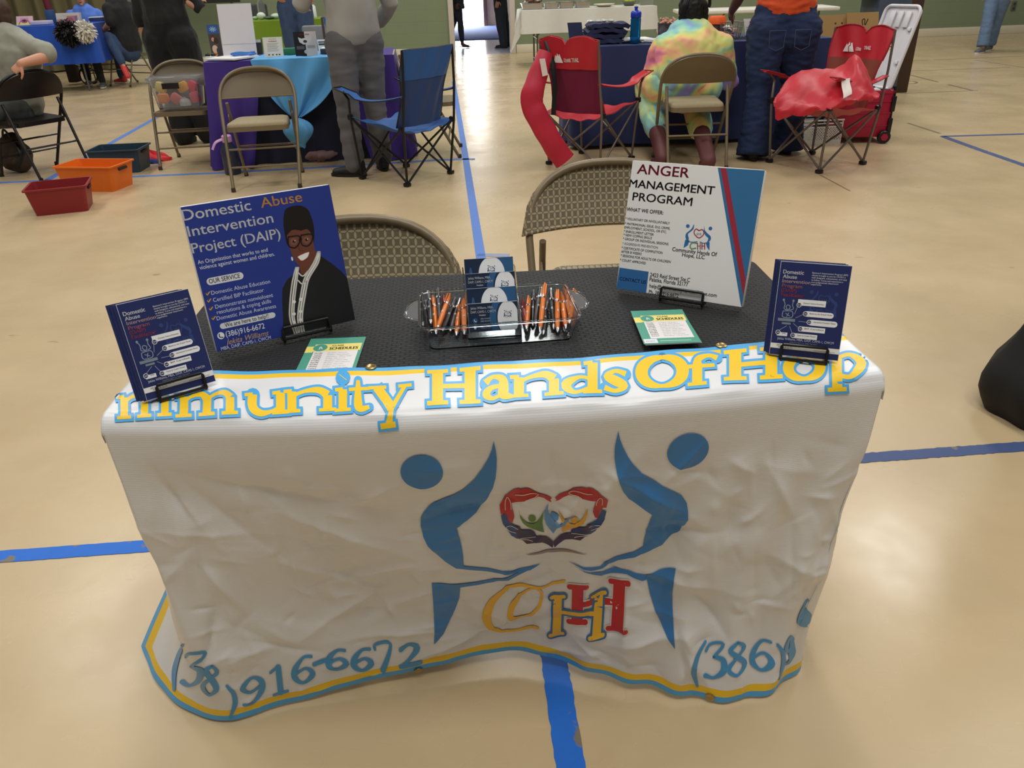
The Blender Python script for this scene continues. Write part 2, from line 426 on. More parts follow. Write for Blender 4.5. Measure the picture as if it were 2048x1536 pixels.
def tape(pts, w, mat, label, px=True, ragged=0.0):
    P = [at_z(*p) if px else Vector((p[0], p[1], 0)) for p in pts]; mb = MB(); n = max(2, int((P[-1]-P[0]).length/0.04)); rr = random.Random(len(label))
    Q = []
    for k in range(len(P)-1):
        for j in range(n): Q.append(P[k].lerp(P[k+1], j/n))
    Q.append(P[-1]); vs = []
    for k, q in enumerate(Q):
        d = (Q[min(k+1, len(Q)-1)]-Q[max(k-1, 0)]).normalized(); nn = Vector((-d.y, d.x, 0))*w/2
        a = 1+ragged*rr.uniform(-1, 0.3); b = 1+ragged*rr.uniform(-1, 0.3)
        for z in (0.0004, 0.0016): vs += [q+nn*a+Vector((0, 0, z)), q-nn*b+Vector((0, 0, z))]
    fs = []
    for k in range(len(Q)-1):
        i = 4*k; j = i+4
        fs += [(i+2, i+3, j+3, j+2), (i, j, j+1, i+1), (i, i+2, j+2, j), (i+1, j+1, j+3, i+3)]
    mb.add(vs, fs, mat)
    return tag(mb.build('floor_tape'), label, 'tape', 'blue tape strips on the floor')
tape([(907, 163), (935, 340), (962, 517)], 0.052, T2, 'long blue floor tape strip running back from the table towards the doorway')
tape([(955, 510), (1018, 511)], 0.05, tape_mat('tape_faded', (140, 150, 176)), 'short faded tape piece across the end of the long strip behind the card holder')
tape([(1104, 1290), (1116, 1370), (1146, 1560), (1180, 1800)], 0.058, T1, 'bright blue worn floor tape strip coming out under the banner front', ragged=0.08)
tape([(-900, 1178), (-140, 1124), (340, 1089)], 0.052, T1, 'bright blue floor tape strip running to the left edge beside the banner', ragged=0.05)
tape([(1640, 923), (1703, 918), (2120, 888), (2900, 831)], 0.052, T3, 'dull dark blue floor tape strip running right from beside the banner', ragged=0.12)
tape([(-700, 401), (-90, 370), (200, 356), (440, 346), (640, 335), (880, 320), (950, 318)], 0.05, T2, 'blue floor tape strip running across behind the left poster under the chairs')
tape([(92, 362), (215, 290), (312, 236), (420, 178)], 0.055, T2, 'slanting blue floor tape strip between the bins and the brown chairs')
tape([(1884, 273), (2120, 266), (2600, 249)], 0.05, T3, 'thin dark blue floor tape line at the right, upper side of the wedge')
tape([(1886, 273), (1960, 300), (2110, 352), (2500, 489)], 0.06, T3, 'dark blue floor tape line at the right, lower side of the wedge', ragged=0.1)
# ------------------------------------------------------------------ the display table in front
TX, TY, TA, TW, TD, TZ = 0.052, 1.369, -0.0212, 1.22, 0.61, 0.745
tc_, ts_ = math.cos(TA), math.sin(TA)
def T2W(x, y, z=0.0): return Vector((TX+tc_*x-ts_*y, TY+ts_*x+tc_*y, z))
def W2T(P): dx, dy = P[0]-TX, P[1]-TY; return tc_*dx+ts_*dy, -ts_*dx+tc_*dy
TOPZ = TZ-0.012
t = thing('folding_table', 'long folding table under the black cloth and white banner', 'table', (TX, TY, 0), TA)
PL = M('table_plastic', (200, 198, 190), 0.5); STL = M('table_steel', (110, 108, 102), 0.4, metal=0.6)
mb = MB(); mb.box((0, 0, TOPZ-0.02), (TW-0.012, TD-0.012, 0.04), PL, bev=0.012); mb.build('tabletop', t)
for sx in (-1, 1):
    for sy in (-1, 1):
        mb = MB(); mb.tube([(sx*0.42, sy*0.12+0.08, TOPZ-0.041), (sx*0.42, sy*0.13+0.08, 0.2), (sx*0.42, sy*0.14+0.08, 0.0)], 0.0125, STL); mb.build('leg', t)
# black woven tablecloth
CL = M('cloth_black', (30, 31, 34), 0.62, var=0.25, vscale=9, spec=0.35, sheen=0.05)
nt, b = nodes(CL); tcn = nt.nodes.new('ShaderNodeTexCoord'); br = nt.nodes.new('ShaderNodeTexBrick')
br.inputs['Scale'].default_value = 1; br.inputs['Brick Width'].default_value = 0.017; br.inputs['Row Height'].default_value = 0.0085; br.inputs['Mortar Size'].default_value = 0.0018
br.inputs['Mortar Smooth'].default_value = 1.0; nt.links.new(tcn.outputs['Object'], br.inputs['Vector'])
bp = nt.nodes.new('ShaderNodeBump'); bp.invert = True; bp.inputs['Strength'].default_value = 0.9; bp.inputs['Distance'].default_value = 0.003
nt.links.new(br.outputs['Fac'], bp.inputs['Height']); nt.links.new(bp.outputs[0], b.inputs['Normal'])
def cloth_fn(hx, hy, drop, r=0.03, wav=0.012):
    """draped rectangle: flat top hx x hy, rounded over the edges, hanging by drop"""
    ex, ey = hx+drop, hy+drop
    def fold(q, h):
        a = abs(q); sg = 1 if q >= 0 else -1
        if a <= h-r: return q, 0.0
        e = a-(h-r)
        if e < r*math.pi/2: return sg*(h-r+r*math.sin(e/r)), r*(1-math.cos(e/r))
        return sg*h, r+(e-r*math.pi/2)
    def fn(u, v):
        x, dx = fold((u*2-1)*ex, hx); y, dy = fold((v*2-1)*ey, hy)
        d = max(dx, dy)+0.35*min(dx, dy)
        if d > 0.03:
            k = min(1, d/0.2); w = wav*k*(math.sin(u*41)+0.6*math.sin(v*37+1))
            if dx > dy: x += (1 if x > 0 else -1)*(0.02*k+w)
            else: y += (1 if y > 0 else -1)*(0.02*k+w)
        return Vector((x, y, -d))
    return fn
cf_ = cloth_fn(TW/2, TD/2, 0.16)
def cw(u, v):
    q = cf_(u, v); z = TZ-0.004+q.z
    # the front and the ends are tucked flat behind the banner
    if q.z < -0.02 and q.y < -TD/2+0.05: q.y = -TD/2+0.004
    q.x = max(-TW/2+0.003, min(TW/2-(0.003 if q.z > -0.02 else 0.025), q.x))
    if q.y < -TD/2+0.01: q.y = -TD/2+0.01; q.z = max(q.z, -0.03)
    return T2W(q.x, q.y, z+0.0012*math.sin(q.x*9)*math.sin(q.y*12))
mb = MB(); mb.grid(cw, 110, 74, CL, thick=-0.0)
tag(mb.build('tablecloth'), 'black woven tablecloth laid over the display table', 'tablecloth')

# ------------------------------------------------------------------ white vinyl banner
SB, SE = -0.158, 0.735         # back hem on the table top, front hem near the floor (metres along the sheet from the front edge)
UL, UR = -TW/2-0.36, TW/2+0.25
RF = 0.028
_bot = [(-0.865, 0.02), (-0.82, -0.06), (-0.755, -0.145), (-0.665, -0.222), (-0.571, -0.262), (-0.50, -0.245), (-0.40, -0.222), (-0.30, -0.19), (-0.20, -0.17), (-0.03, -0.156), (0.06, -0.172),
        (0.17, -0.218), (0.28, -0.252), (0.39, -0.288), (0.49, -0.29), (0.575, -0.248), (0.632, -0.175), (0.66, -0.08), (0.645, 0.08)]
_bp = np.array([q for q in smooth_path(_bot, 12)])
_bl = np.concatenate([[0], np.cumsum(np.hypot(np.diff(_bp[:, 0]), np.diff(_bp[:, 1])))])
# arc position of the two front corners along the bottom path -> u = -TW/2 and +TW/2
_iL = np.argmin(np.hypot(_bp[:, 0]+0.565, _bp[:, 1]+0.262)); _iR = np.argmin(np.hypot(_bp[:, 0]-0.56, _bp[:, 1]+0.26))
def bottom_path(u):
    a = np.where(u < -TW/2, _bl[_iL]+(u+TW/2), np.where(u > TW/2, _bl[_iR]+(u-TW/2), _bl[_iL]+(u+TW/2)/TW*(_bl[_iR]-_bl[_iL])))
    return np.interp(a, _bl, _bp[:, 0]), np.interp(a, _bl, _bp[:, 1])
def bulge(u): return 0.004+0.047*np.clip(1-(np.abs(u+0.03)/(TW/2+0.03))**2.2, 0, 1)
def banner_base(u, s):
    """smooth sheet in table space: arrays -> x, y, z"""
    u = np.asarray(u, float); s = np.asarray(s, float)
    yf = -TD/2-bulge(u)
    th = np.clip((s+RF*math.pi/4)/RF, 0, math.pi/2)
    z = TZ+0.0035-RF*(1-np.cos(th)); y = yf+RF-RF*np.sin(th)
    y = np.where(s < -RF*math.pi/4, yf+RF-(s+RF*math.pi/4), y)
    hang = np.clip(s-RF*math.pi/4, 0, None); z = z-hang
    x = np.clip(u, -TW/2, TW/2)
    t = hang/(SE-RF*math.pi/4)
    # wrapped ends: on the top part they drop down the table's side, lower they run back along it
    ex = np.where(u < -TW/2, -TW/2-u, np.where(u > TW/2, u-TW/2, 0.0)); sg = np.where(u < 0, -1.0, 1.0)
    top = t <= 0
    z = np.where(top, z-np.minimum(ex, 0.03)*0.7, z); xt = x+np.where(top, sg*np.minimum(ex, 0.006)*0.5, 0)
    # front-hanging part
    bx, by = bottom_path(u)
    k = np.clip(ex/0.05, 0, 1)
    xr = x+sg*0.006*k; yr = yf+ex*(0.95)
    z = np.where(top, z, z-0.7*np.minimum(ex, 0.03)*np.clip(1-t*4.0, 0, 1))
    w = np.where(ex > 0, np.clip((t-0.30)/0.70, 0, 1)**1.35, t**1.45)
    edge = np.where(ex > 0, np.clip(1-ex/0.10, 0, 1), 1.0)
    w = np.where(ex > 0, edge*t**1.45+(1-edge)*w, w)
    xf = xr*(1-w)+bx*w; yf2 = yr*(1-w)+by*w
    x = np.where(top, xt, xf); y = np.where(top, y, np.where(t > 0, yf2, y))
    bow = 0.034*np.sin(math.pi*np.clip(t, 0, 1)**1.15)*np.clip(1-(np.abs(u)/(TW/2+.01))**4, 0, 1)
    y = np.where(t > 0, y+bow, y)
    # the hem sits higher in the middle where it is drawn back
    z = z+np.where(t > 0, 0.028*t*np.clip(1-(np.abs(u+0.02)/0.45)**2, 0, 1), 0)
    return x, y, z
# hand-creased folds, some sharp, some soft
_cr = []
for k in range(230):
    u0 = rng.uniform(-0.60, 0.62); s0_ = rng.uniform(0.10, 0.72)
    a = rng.choice([rng.uniform(0.9, 2.2), rng.uniform(-0.5, 0.9), rng.uniform(1.2, 1.9)])
    _cr.append((u0, s0_, math.cos(a), math.sin(a), rng.uniform(0.02, 0.09), rng.uniform(0.005, 0.022), rng.uniform(-1, 1)*rng.uniform(0.002, 0.009)))
for k in range(150):
    a = rng.uniform(0, math.pi)
    _cr.append((rng.uniform(-0.6, 0.62), rng.uniform(0.10, 0.72), math.cos(a), math.sin(a), rng.uniform(0.008, 0.035), rng.uniform(0.004, 0.008), rng.choice([-1, 1])*rng.uniform(0.0015, 0.0040)))
for q in ((-0.46, 0.21, 0.5, 0.87, 0.09, 0.03, -0.010), (-0.40, 0.14, 0.93, 0.36, 0.14, 0.03, -0.012), (-0.28, 0.27, 0.8, 0.6, 0.10, 0.022, 0.009), (-0.52, 0.36, 0.25, 0.97, 0.07, 0.02, 0.010),
          (-0.33, 0.50, 0.85, -0.5, 0.09, 0.02, 0.009), (-0.22, 0.60, 1, 0.1, 0.1, 0.018, 0.007), (-0.1, 0.66, 0.9, -0.3, 0.09, 0.018, 0.008), (0.10, 0.25, 0.5, -0.87, 0.07, 0.014, 0.008),
          (0.02, 0.62, 0.9, -0.4, 0.08, 0.02, -0.010), (0.28, 0.60, 0.9, -0.4, 0.08, 0.02, 0.008), (0.20, 0.12, 0.55, -0.85, 0.10, 0.02, 0.006), (0.47, 0.20, 0.5, 0.86, 0.08, 0.016, 0.007)):
    _cr.append(q)
def ripple(u, s):
    u = np.asarray(u, float); s = np.asarray(s, float); d = np.zeros(np.broadcast(u, s).shape)
    for u0, s0_, cx, cy, Ln, wd, A in _cr:
        A = A*1.35
        l = (u-u0)*cx+(s-s0_)*cy; q = -(u-u0)*cy+(s-s0_)*cx
        d += A*np.exp(-(l/Ln)**2)*np.exp(-np.sqrt(q*q+0.0004*0.004)/wd)
    # long soft drapes, stronger to the right
    d += np.clip((s-0.05)/0.3, 0, 1)*(0.0055*np.clip((u+0.05)/0.35, 0.15, 1)*np.sin(u*62+2.2*np.sin(s*6)+s*9)+0.006*np.sin(u*13+s*5+1)+0.004*np.sin(s*17-u*9))
    k = np.clip((s-0.05)/0.12, 0, 1); k = k*k*(3-2*k)
    back = np.clip((s-SB)/0.06, 0, 1)
    top = 0.0010+0.0010*np.sin(u*24+s*30)+0.0006*np.sin(u*57-s*21)     # slight lift on the table
    return d*k+np.where(s < 0, top, 0)
def banner_pos(u, s, off=0.0):
    e = 1e-3
    x, y, z = banner_base(u, s); P = np.stack([x, y, z], -1)
    a = np.stack(banner_base(u+e, s), -1)-np.stack(banner_base(u-e, s), -1)
    b_ = np.stack(banner_base(u, s+e), -1)-np.stack(banner_base(u, s-e), -1)
    n = np.cross(b_, a); n /= np.maximum(1e-9, np.linalg.norm(n, axis=-1, keepdims=True))
    return P+n*(ripple(u, s)+off)[..., None]
def to_world(P): return np.stack([TX+tc_*P[..., 0]-ts_*P[..., 1], TY+ts_*P[..., 0]+tc_*P[..., 1], P[..., 2]], -1)
CFn, CRn, CUn = np.array(C_F), np.array(C_R), np.array(C_U)
def project(Wp):
    d = Wp-np.array(EYE_P); z = d@CFn
    return 1024+F_PX*(d@CRn)/z, 768-F_PX*(d@CUn)/z, z
# lookup: where on the sheet the printing sits
_gu = np.linspace(UL, UR, 600); _gs = np.linspace(SB, SE, 460)
_GU, _GS = np.meshgrid(_gu, _gs, indexing='ij')
_gx, _gy, _gz = project(to_world(np.stack(banner_base(_GU, _GS), -1)))
_flat = np.stack([_gx.ravel(), _gy.ravel()], -1); _fz = _gz.ravel(); _gur = _GU.ravel(); _gsr = _GS.ravel()
_cell = {}
_ci = np.floor(_flat/8.0).astype(int)
_ord = np.lexsort((_ci[:, 1], _ci[:, 0])); _cs = _ci[_ord]
_cut = np.flatnonzero(np.any(np.diff(_cs, axis=0) != 0, axis=1))+1
for _g in np.split(_ord, _cut): _cell[tuple(_ci[_g[0]])] = _g
def sheet_uv(px, py):
    cx, cy = int(px//8), int(py//8); k = None
    for rad in (1, 3, 8):
        L_ = [_cell[(i, j)] for i in range(cx-rad, cx+rad+1) for j in range(cy-rad, cy+rad+1) if (i, j) in _cell]
        if L_:
            ix = np.concatenate(L_); d = (_flat[ix, 0]-px)**2+(_flat[ix, 1]-py)**2
            k = int(ix[np.argmin(d+_fz[ix]*60)]); break
    if k is None: k = int(np.argmin((_flat[:, 0]-px)**2+(_flat[:, 1]-py)**2))
    u, s = _gur[k], _gsr[k]
    for it in range(3):
        e = 5e-4; q = lambda a, b_: np.array(project(to_world(np.array(banner_base(a, b_))))[:2])
        p0 = q(u, s); J = np.stack([(q(u+e, s)-p0)/e, (q(u, s+e)-p0)/e], -1); r = np.array([px, py])-p0
        if abs(np.linalg.det(J)) < 2e3: break
        du, ds = np.linalg.solve(J, r)
        if abs(du) > 0.02 or abs(ds) > 0.02: break
        u += du; s += ds
    return float(np.clip(u, UL, UR)), float(np.clip(s, SB, SE))

VIN = M('vinyl_white', (226, 227, 228), 0.30, var=0.015, vscale=4, spec=0.5)
def vinyl(name, hexa):
    return M(name, hexa, 0.34, var=0.02, vscale=4)
for mt in (VIN,):
    nt, b = nodes(mt); tcn = nt.nodes.new('ShaderNodeTexCoord'); wv = nt.nodes.new('ShaderNodeTexWave'); wv.bands_direction = 'Z'
    wv.inputs['Scale'].default_value = 90; nt.links.new(tcn.outputs['Object'], wv.inputs['Vector'])
    bp = nt.nodes.new('ShaderNodeBump'); bp.inputs['Strength'].default_value = 0.12; bp.inputs['Distance'].default_value = 0.0008
    nt.links.new(wv.outputs['Fac'], bp.inputs['Height']); nt.links.new(bp.outputs[0], b.inputs['Normal'])
VB, VY, VFIG, VRED, VNUM = vinyl('vinyl_sky_blue', (80, 170, 228)), vinyl('vinyl_yellow', (244, 200, 40)), vinyl('vinyl_blue', (54, 126, 194)), vinyl('vinyl_red', (196, 34, 38)), vinyl('vinyl_number_blue', (70, 150, 204))
hem = [SB, SB+0.012, SB+0.028, SE-0.034, SE-0.015, SE]
us = np.unique(np.concatenate([np.arange(UL, UR, 0.0042), [UL+0.022, UL+0.055, UR-0.022, UR-0.05, UR]]))
ss = np.unique(np.concatenate([np.arange(SB, SE, 0.0042), hem]))
UU, SS = np.meshgrid(us, ss, indexing='ij'); PW = to_world(banner_pos(UU, SS)); nU, nS = PW.shape[:2]
PW[..., 2] = np.maximum(PW[..., 2], 0.004)
mb = MB(); fs = {}
for i in range(nU-1):
    for j in range(nS-1):
        uc, sc = (us[i]+us[i+1])/2, (ss[j]+ss[j+1])/2
        k = 'w'
        if sc < hem[2] or sc > hem[3] or uc < UL+0.055: k = 'y'
        if sc < hem[1] or sc > hem[4] or uc < UL+0.022: k = 'b'
        fs.setdefault(k, []).append((i*nS+j, i*nS+j+1, (i+1)*nS+j+1, (i+1)*nS+j))
mb.v = [tuple(p) for p in PW.reshape(-1, 3)]
for k, mt in (('w', VIN), ('y', VY), ('b', VB)):
    q = mb.mi(mt)
    for f in fs[k]: mb.f.append(f); mb.m.append(q); mb.sm.append(True)
# ---- printing, drawn in the photograph's pixels and laid onto the sheet
A = Art()
def glyph(name, x0, x1, yt, yb, tk, th, tilt=0.0, grow=5.0):
    """serif letter in its box; tk thick stem, th thin stroke; tilt = rise of the baseline to the right"""
    w = x1-x0; h = yb-yt; S = []
    def q(x, y): return (x0+x*w, yb-y*h-tilt*(x*w))
    def st(pts, smooth=True): S.append(([(q(p[0], p[1])+((p[2] if len(p) > 2 else th),)) for p in pts], smooth))
    k = tk*0.5/w
    def serif(x, y, l=None): l = l or tk*0.95/w; st([(x-l, y, th*0.9), (x+l, y, th*0.9)], False)
    def stem(x, y0=0.05, y1=0.95, b_=True, t_=False):
        st([(x, y0, tk), (x, y1, tk)], False)
        if b_: serif(x, y0)
        if t_: serif(x, y1)
    def flag(x, y): st([(x-tk*0.9/w, y-0.02, th), (x, y, th)], False)
    if name in 'mn':
        xs = (k*1.6, 1-k*1.6) if name == 'n' else (k*1.5, 0.5, 1-k*1.5)
        for x in xs: stem(x, 0.06, 0.9 if x == xs[0] else 0.72)
        flag(xs[0], 0.93)
        for a, b_ in zip(xs[:-1], xs[1:]): st([(a, 0.68, th), (a+(b_-a)*0.35, 0.9, th), (a+(b_-a)*0.75, 0.95, tk*0.7), (b_, 0.72, tk)])
    elif name == 'u':
        st([(k*1.8, 0.92, tk), (k*1.8, 0.35, tk), (0.36, 0.08, tk*0.7), (0.6, 0.12, th), (0.8, 0.3, th)])
        stem(1-k*1.8, 0.06, 0.92); flag(k*1.8, 0.94); flag(1-k*1.8, 0.94)
    elif name == 'i':
        stem(0.5, 0.06, 0.92); flag(0.5, 0.93)
        S.append(([q(0.5, 1.38)+(tk*1.1,), q(0.52, 1.40)+(tk*1.1,)], True))
    elif name == 't':
        st([(0.45, 1.28, th), (0.45, 0.3, tk), (0.6, 0.07, tk*0.7), (0.95, 0.12, th)]); st([(0.05, 0.92, th), (0.95, 0.92, th)], False)
    elif name == 'y':
        st([(0.2, 0.95, tk), (0.55, 0.1, tk)], False); st([(0.86, 0.95, th), (0.55, 0.1, th*1.1), (0.48, -0.42, tk*0.7)], False)
        serif(0.2, 0.95); serif(0.86, 0.95, tk*0.7/w); st([(0.28, -0.50, th*1.4), (0.64, -0.46, th*1.4)], False)
    elif name == 'H':
        for x in (0.2, 0.8): stem(x, 0.05, 0.95, True, True)
        st([(0.2, 0.5, th), (0.8, 0.5, th)], False)
    elif name == 'a':
        st([(0.12, 0.72, tk*0.7), (0.35, 0.95, th), (0.66, 0.85, tk*0.8), (0.7, 0.5, tk), (0.7, 0.18, tk), (0.98, 0.06, th)])
        st([(0.68, 0.58, th), (0.3, 0.5, tk*0.5), (0.14, 0.25, tk*0.8), (0.35, 0.05, th), (0.66, 0.22, th)])
    elif name == 'd':
        st([(0.72, 0.62, th), (0.45, 0.72, th), (0.15, 0.42, tk), (0.35, 0.06, th), (0.70, 0.22, th)]); stem(0.76, 0.06, 1.35); flag(0.76, 1.37)
    elif name == 's':
        st([(0.85, 0.78, tk*0.6), (0.5, 0.95, th), (0.2, 0.75, tk*0.7), (0.5, 0.5, tk), (0.82, 0.25, tk*0.7), (0.5, 0.05, th), (0.12, 0.22, tk*0.6)])
    elif name in 'oO0':
        pts = [(0.5+0.38*math.sin(-a_), 0.5+0.46*math.cos(a_), th+(tk-th)*abs(math.sin(a_))**1.3) for a_ in [2*math.pi*i/16 for i in range(17)]]; st(pts); return S
        pts = [(0.5, 0.96, th), (0.2, 0.78, tk*0.8), (0.13, 0.5, tk), (0.2, 0.22, tk*0.8), (0.5, 0.04, th), (0.8, 0.22, tk*0.8), (0.87, 0.5, tk), (0.8, 0.78, tk*0.8), (0.5, 0.96, th)]
        st(pts)
    elif name == 'f':
        stem(0.38, 0.05, 0.75); st([(0.38, 0.7, tk), (0.42, 1.0, tk*0.7), (0.7, 1.12, th), (0.92, 1.0, tk*0.6)]); st([(0.05, 0.72, th), (0.85, 0.72, th)], False)
    elif name == 'p':
        stem(0.28, -0.36, 0.93, True); flag(0.28, 0.95); st([(0.28, 0.82, th), (0.6, 0.96, th), (0.88, 0.55, tk), (0.6, 0.08, th), (0.28, 0.2, th)])
    return S
LET = [('m', 238, 342, 794, 839, 15, 7, .05), ('m', 356, 474, 791, 837, 17, 7, .05), ('u', 490, 578, 790, 833, 18, 7, .05), ('n', 570, 670, 784, 828, 18, 7, .05),
       ('i', 668, 704, 778, 826, 17, 7, .05), ('t', 696, 742, 778, 826, 17, 7, .05), ('y', 738, 822, 776, 828, 19, 8, .06), ('H', 854, 962, 744, 814, 22, 9, .06), ('a', 964, 1026, 757, 803, 20, 8, .06),
       ('n', 1022, 1124, 753, 799, 20, 8, .06), ('d', 1119, 1206, 748, 794, 20, 8, .06), ('s', 1202, 1260, 746, 788, 19, 8, .06), ('O', 1270, 1378, 718, 780, 25, 8, .05), ('f', 1366, 1440, 722, 775, 20, 8, .06),
       ('H', 1446, 1566, 704, 766, 24, 9, .06), ('o', 1566, 1650, 716, 764, 22, 8, .06), ('p', 1650, 1732, 712, 762, 20, 9, .05)]
for n, x0, x1, yt, yb, tk, th, tl in LET:
    for pts, sm in glyph(n, x0, x1, yt, yb, tk, th, tl):
        A.stroke(pts, th, VB, 1, smooth=sm, grow=5.0, n=5, round_=sm); A.stroke(pts, th, VY, 2, smooth=sm, n=5, round_=False)
def digit(ch, bl, br, hgt, tk=11.5, th=5.5):
    """numeral: bl, br = pixel ends of its base, hgt = up vector"""
    ex = (br[0]-bl[0], br[1]-bl[1])
    q = lambda x, y, w: (bl[0]+ex[0]*x+hgt[0]*y, bl[1]+ex[1]*x+hgt[1]*y, w)
    D = {'(': [[(0.9, 1.0, th), (0.4, 0.75, tk*.8), (0.25, 0.4, tk*.9), (0.55, 0.0, th)]], ')': [[(0.2, 1.0, th), (0.65, 0.7, tk*.8), (0.7, 0.35, tk*.9), (0.3, 0.0, th)]],
         '3': [[(0.1, 0.82, th), (0.3, 0.98, th), (0.85, 0.95, th), (0.45, 0.6, th)], [(0.45, 0.6, th), (0.85, 0.5, tk), (0.85, 0.2, tk), (0.45, 0.02, th), (0.1, 0.12, tk*.8)]],
         '8': [[(0.5, 0.98, th), (0.18, 0.78, tk*.8), (0.5, 0.55, tk*.9), (0.85, 0.25, tk*.9), (0.5, 0.02, th), (0.12, 0.25, tk*.8), (0.5, 0.55, th), (0.8, 0.78, tk*.7), (0.5, 0.98, th)]],
         '6': [[(0.85, 0.92, th), (0.5, 0.95, th), (0.15, 0.6, tk), (0.15, 0.25, tk), (0.5, 0.02, th), (0.88, 0.28, tk), (0.6, 0.55, th), (0.2, 0.42, th)]],
         '9': [[(0.15, 0.08, th), (0.5, 0.05, th), (0.85, 0.4, tk), (0.85, 0.75, tk), (0.5, 0.98, th), (0.12, 0.72, tk), (0.4, 0.45, th), (0.8, 0.58, th)]],
         '1': [[(0.15, 0.85, th), (0.55, 0.98, th)], [(0.55, 0.95, tk), (0.55, 0.05, tk)], [(0.2, 0.03, th), (0.9, 0.03, th)]],
         '7': [[(0.08, 0.8, th), (0.12, 0.96, th), (0.9, 0.96, th), (0.45, 0.03, tk)]], '2': [[(0.12, 0.8, tk*.7), (0.5, 0.98, th), (0.82, 0.75, tk), (0.5, 0.35, tk*.6), (0.1, 0.05, th)], [(0.1, 0.05, tk*.8), (0.92, 0.08, tk*.8)]],
         '-': [[(0.05, 0.45, tk*.7), (0.95, 0.45, tk*.7)]]}
    for s_ in D[ch]: A.stroke([q(*p) for p in s_], th, VNUM, 1, n=5, smooth=len(s_) > 2)
for a in (('(', (340, 1376), (366, 1376), (12, -92)), ('3', (362, 1370), (405, 1372), (14, -72)), ('8', (404, 1386), (438, 1392), (4, -66)), (')', (452, 1436), (480, 1432), (-4, -66)),
          ('9', (480, 1418), (532, 1404), (-2, -58)), ('1', (540, 1399), (580, 1388), (-6, -60)), ('6', (584, 1375), (632, 1364), (-2, -56)), ('-', (628, 1344), (652, 1334), (-2, -30)),
          ('6', (652, 1343), (698, 1334), (-2, -40)), ('6', (702, 1341), (748, 1333), (-2, -42)), ('7', (748, 1338), (786, 1331), (-2, -52)), ('2', (796, 1326), (844, 1318), (-2, -42)),
          ('(', (1378, 1374), (1408, 1372), (6, -88)), ('3', (1406, 1358), (1452, 1352), (2, -68)), ('8', (1450, 1352), (1498, 1346), (2, -66)), ('6', (1502, 1348), (1550, 1342), (2, -58)),
          (')', (1550, 1360), (1575, 1350), (2, -66)), ('9', (1572, 1338), (1592, 1322), (3, -50)), ('6', (1604, 1268), (1622, 1240), (2, -40))):
    digit(*a)
C5 = lambda pts: [(780+x/3.103, 840+y/3.103) for x, y in pts]
def sm(pts, n=4): return [tuple(p) for p in smooth_path(pts, n, True)]
A.oval(843.5, 942.5, 42.5, 34, VFIG, 1); A.oval(1375.5, 900.5, 43, 33, VFIG, 1, rot=-0.42)
A.poly(C5([(643, 127), (655, 180), (662, 235), (660, 300), (654, 352), (638, 410), (610, 470), (575, 525), (535, 572), (480, 615), (412, 655), (428, 700), (442, 750), (452, 800), (456, 872), (530, 884), (600, 898), (700, 928), (800, 920), (935, 900),
           (870, 930), (800, 938), (715, 946), (640, 928), (560, 908), (410, 886), (350, 852), (290, 805), (235, 760), (206, 710), (190, 650), (192, 605), (208, 565), (245, 530), (320, 490), (400, 455), (450, 425), (520, 362), (570, 300), (610, 235), (632, 180)]), VFIG, 1)
A.poly(C5([(258, 983), (350, 988), (430, 988), (560, 975), (720, 968), (800, 938), (870, 925), (800, 955), (735, 988), (600, 990), (500, 1002), (435, 1014), (430, 1080), (415, 1130), (395, 1180), (365, 1245), (330, 1310), (270, 1365), (276, 1300), (272, 1200), (266, 1090)]), VFIG, 1)
A.poly(C5([(1416, 65), (1425, 110), (1445, 165), (1475, 220), (1515, 272), (1560, 320), (1620, 358), (1690, 395), (1760, 428), (1808, 460), (1840, 510), (1848, 560), (1846, 610), (1830, 655), (1800, 700), (1740, 740), (1660, 790), (1575, 835), (1500, 866), (1420, 900), (1360, 930), (1320, 943), (1250, 938), (1180, 918), (1107, 895),
           (1200, 912), (1305, 930), (1380, 892), (1440, 862), (1520, 820), (1572, 797), (1578, 740), (1588, 680), (1602, 630), (1625, 570), (1560, 530), (1480, 480), (1445, 430), (1420, 365), (1402, 300), (1392, 230), (1394, 170), (1405, 115)]), VFIG, 1)
A.poly(C5([(1107, 895), (1180, 925), (1245, 950), (1320, 960), (1400, 950), (1480, 950), (1580, 965), (1670, 930), (1770, 905), (1755, 980), (1750, 1060), (1752, 1150), (1760, 1270), (1770, 1390), (1735, 1340), (1690, 1270), (1650, 1185), (1615, 1080), (1595, 990), (1565, 996), (1520, 985), (1470, 970), (1400, 976), (1310, 985), (1270, 968)]), VFIG, 1)
C6 = lambda pts: [(960+x/6.827, 930+y/6.827) for x, y in pts]
HR1, HR2, HBL, HDK, HWT = vinyl('print_red', (186, 40, 34)), vinyl('print_deep_red', (160, 34, 30)), vinyl('print_navy', (32, 74, 134)), vinyl('print_plum', (62, 34, 60)), vinyl('print_white', (222, 214, 205))
HIN = vinyl('print_ink_blue', (40, 40, 78))
redL = [(985, 455), (930, 410), (870, 385), (810, 378), (690, 345), (600, 345), (560, 352), (530, 335), (470, 345), (400, 395), (340, 460), (268, 540), (272, 590), (285, 660), (330, 650), (370, 690), (400, 790), (440, 780), (468, 700), (460, 650), (440, 590), (430, 530), (520, 520), (620, 490), (720, 460), (800, 430), (870, 450), (930, 490), (980, 520), (960, 480)]
bluL = [(285, 675), (350, 645), (380, 720), (420, 790), (480, 815), (545, 830), (560, 880), (680, 875), (740, 900), (770, 950), (760, 985), (640, 985), (540, 1000), (500, 1000), (430, 960), (380, 890), (310, 790)]
drkL = [(530, 1000), (640, 980), (820, 975), (900, 1000), (970, 1060), (1003, 1100), (1000, 1140), (990, 1180), (930, 1130), (850, 1075), (740, 1065), (640, 1075), (590, 1030)]
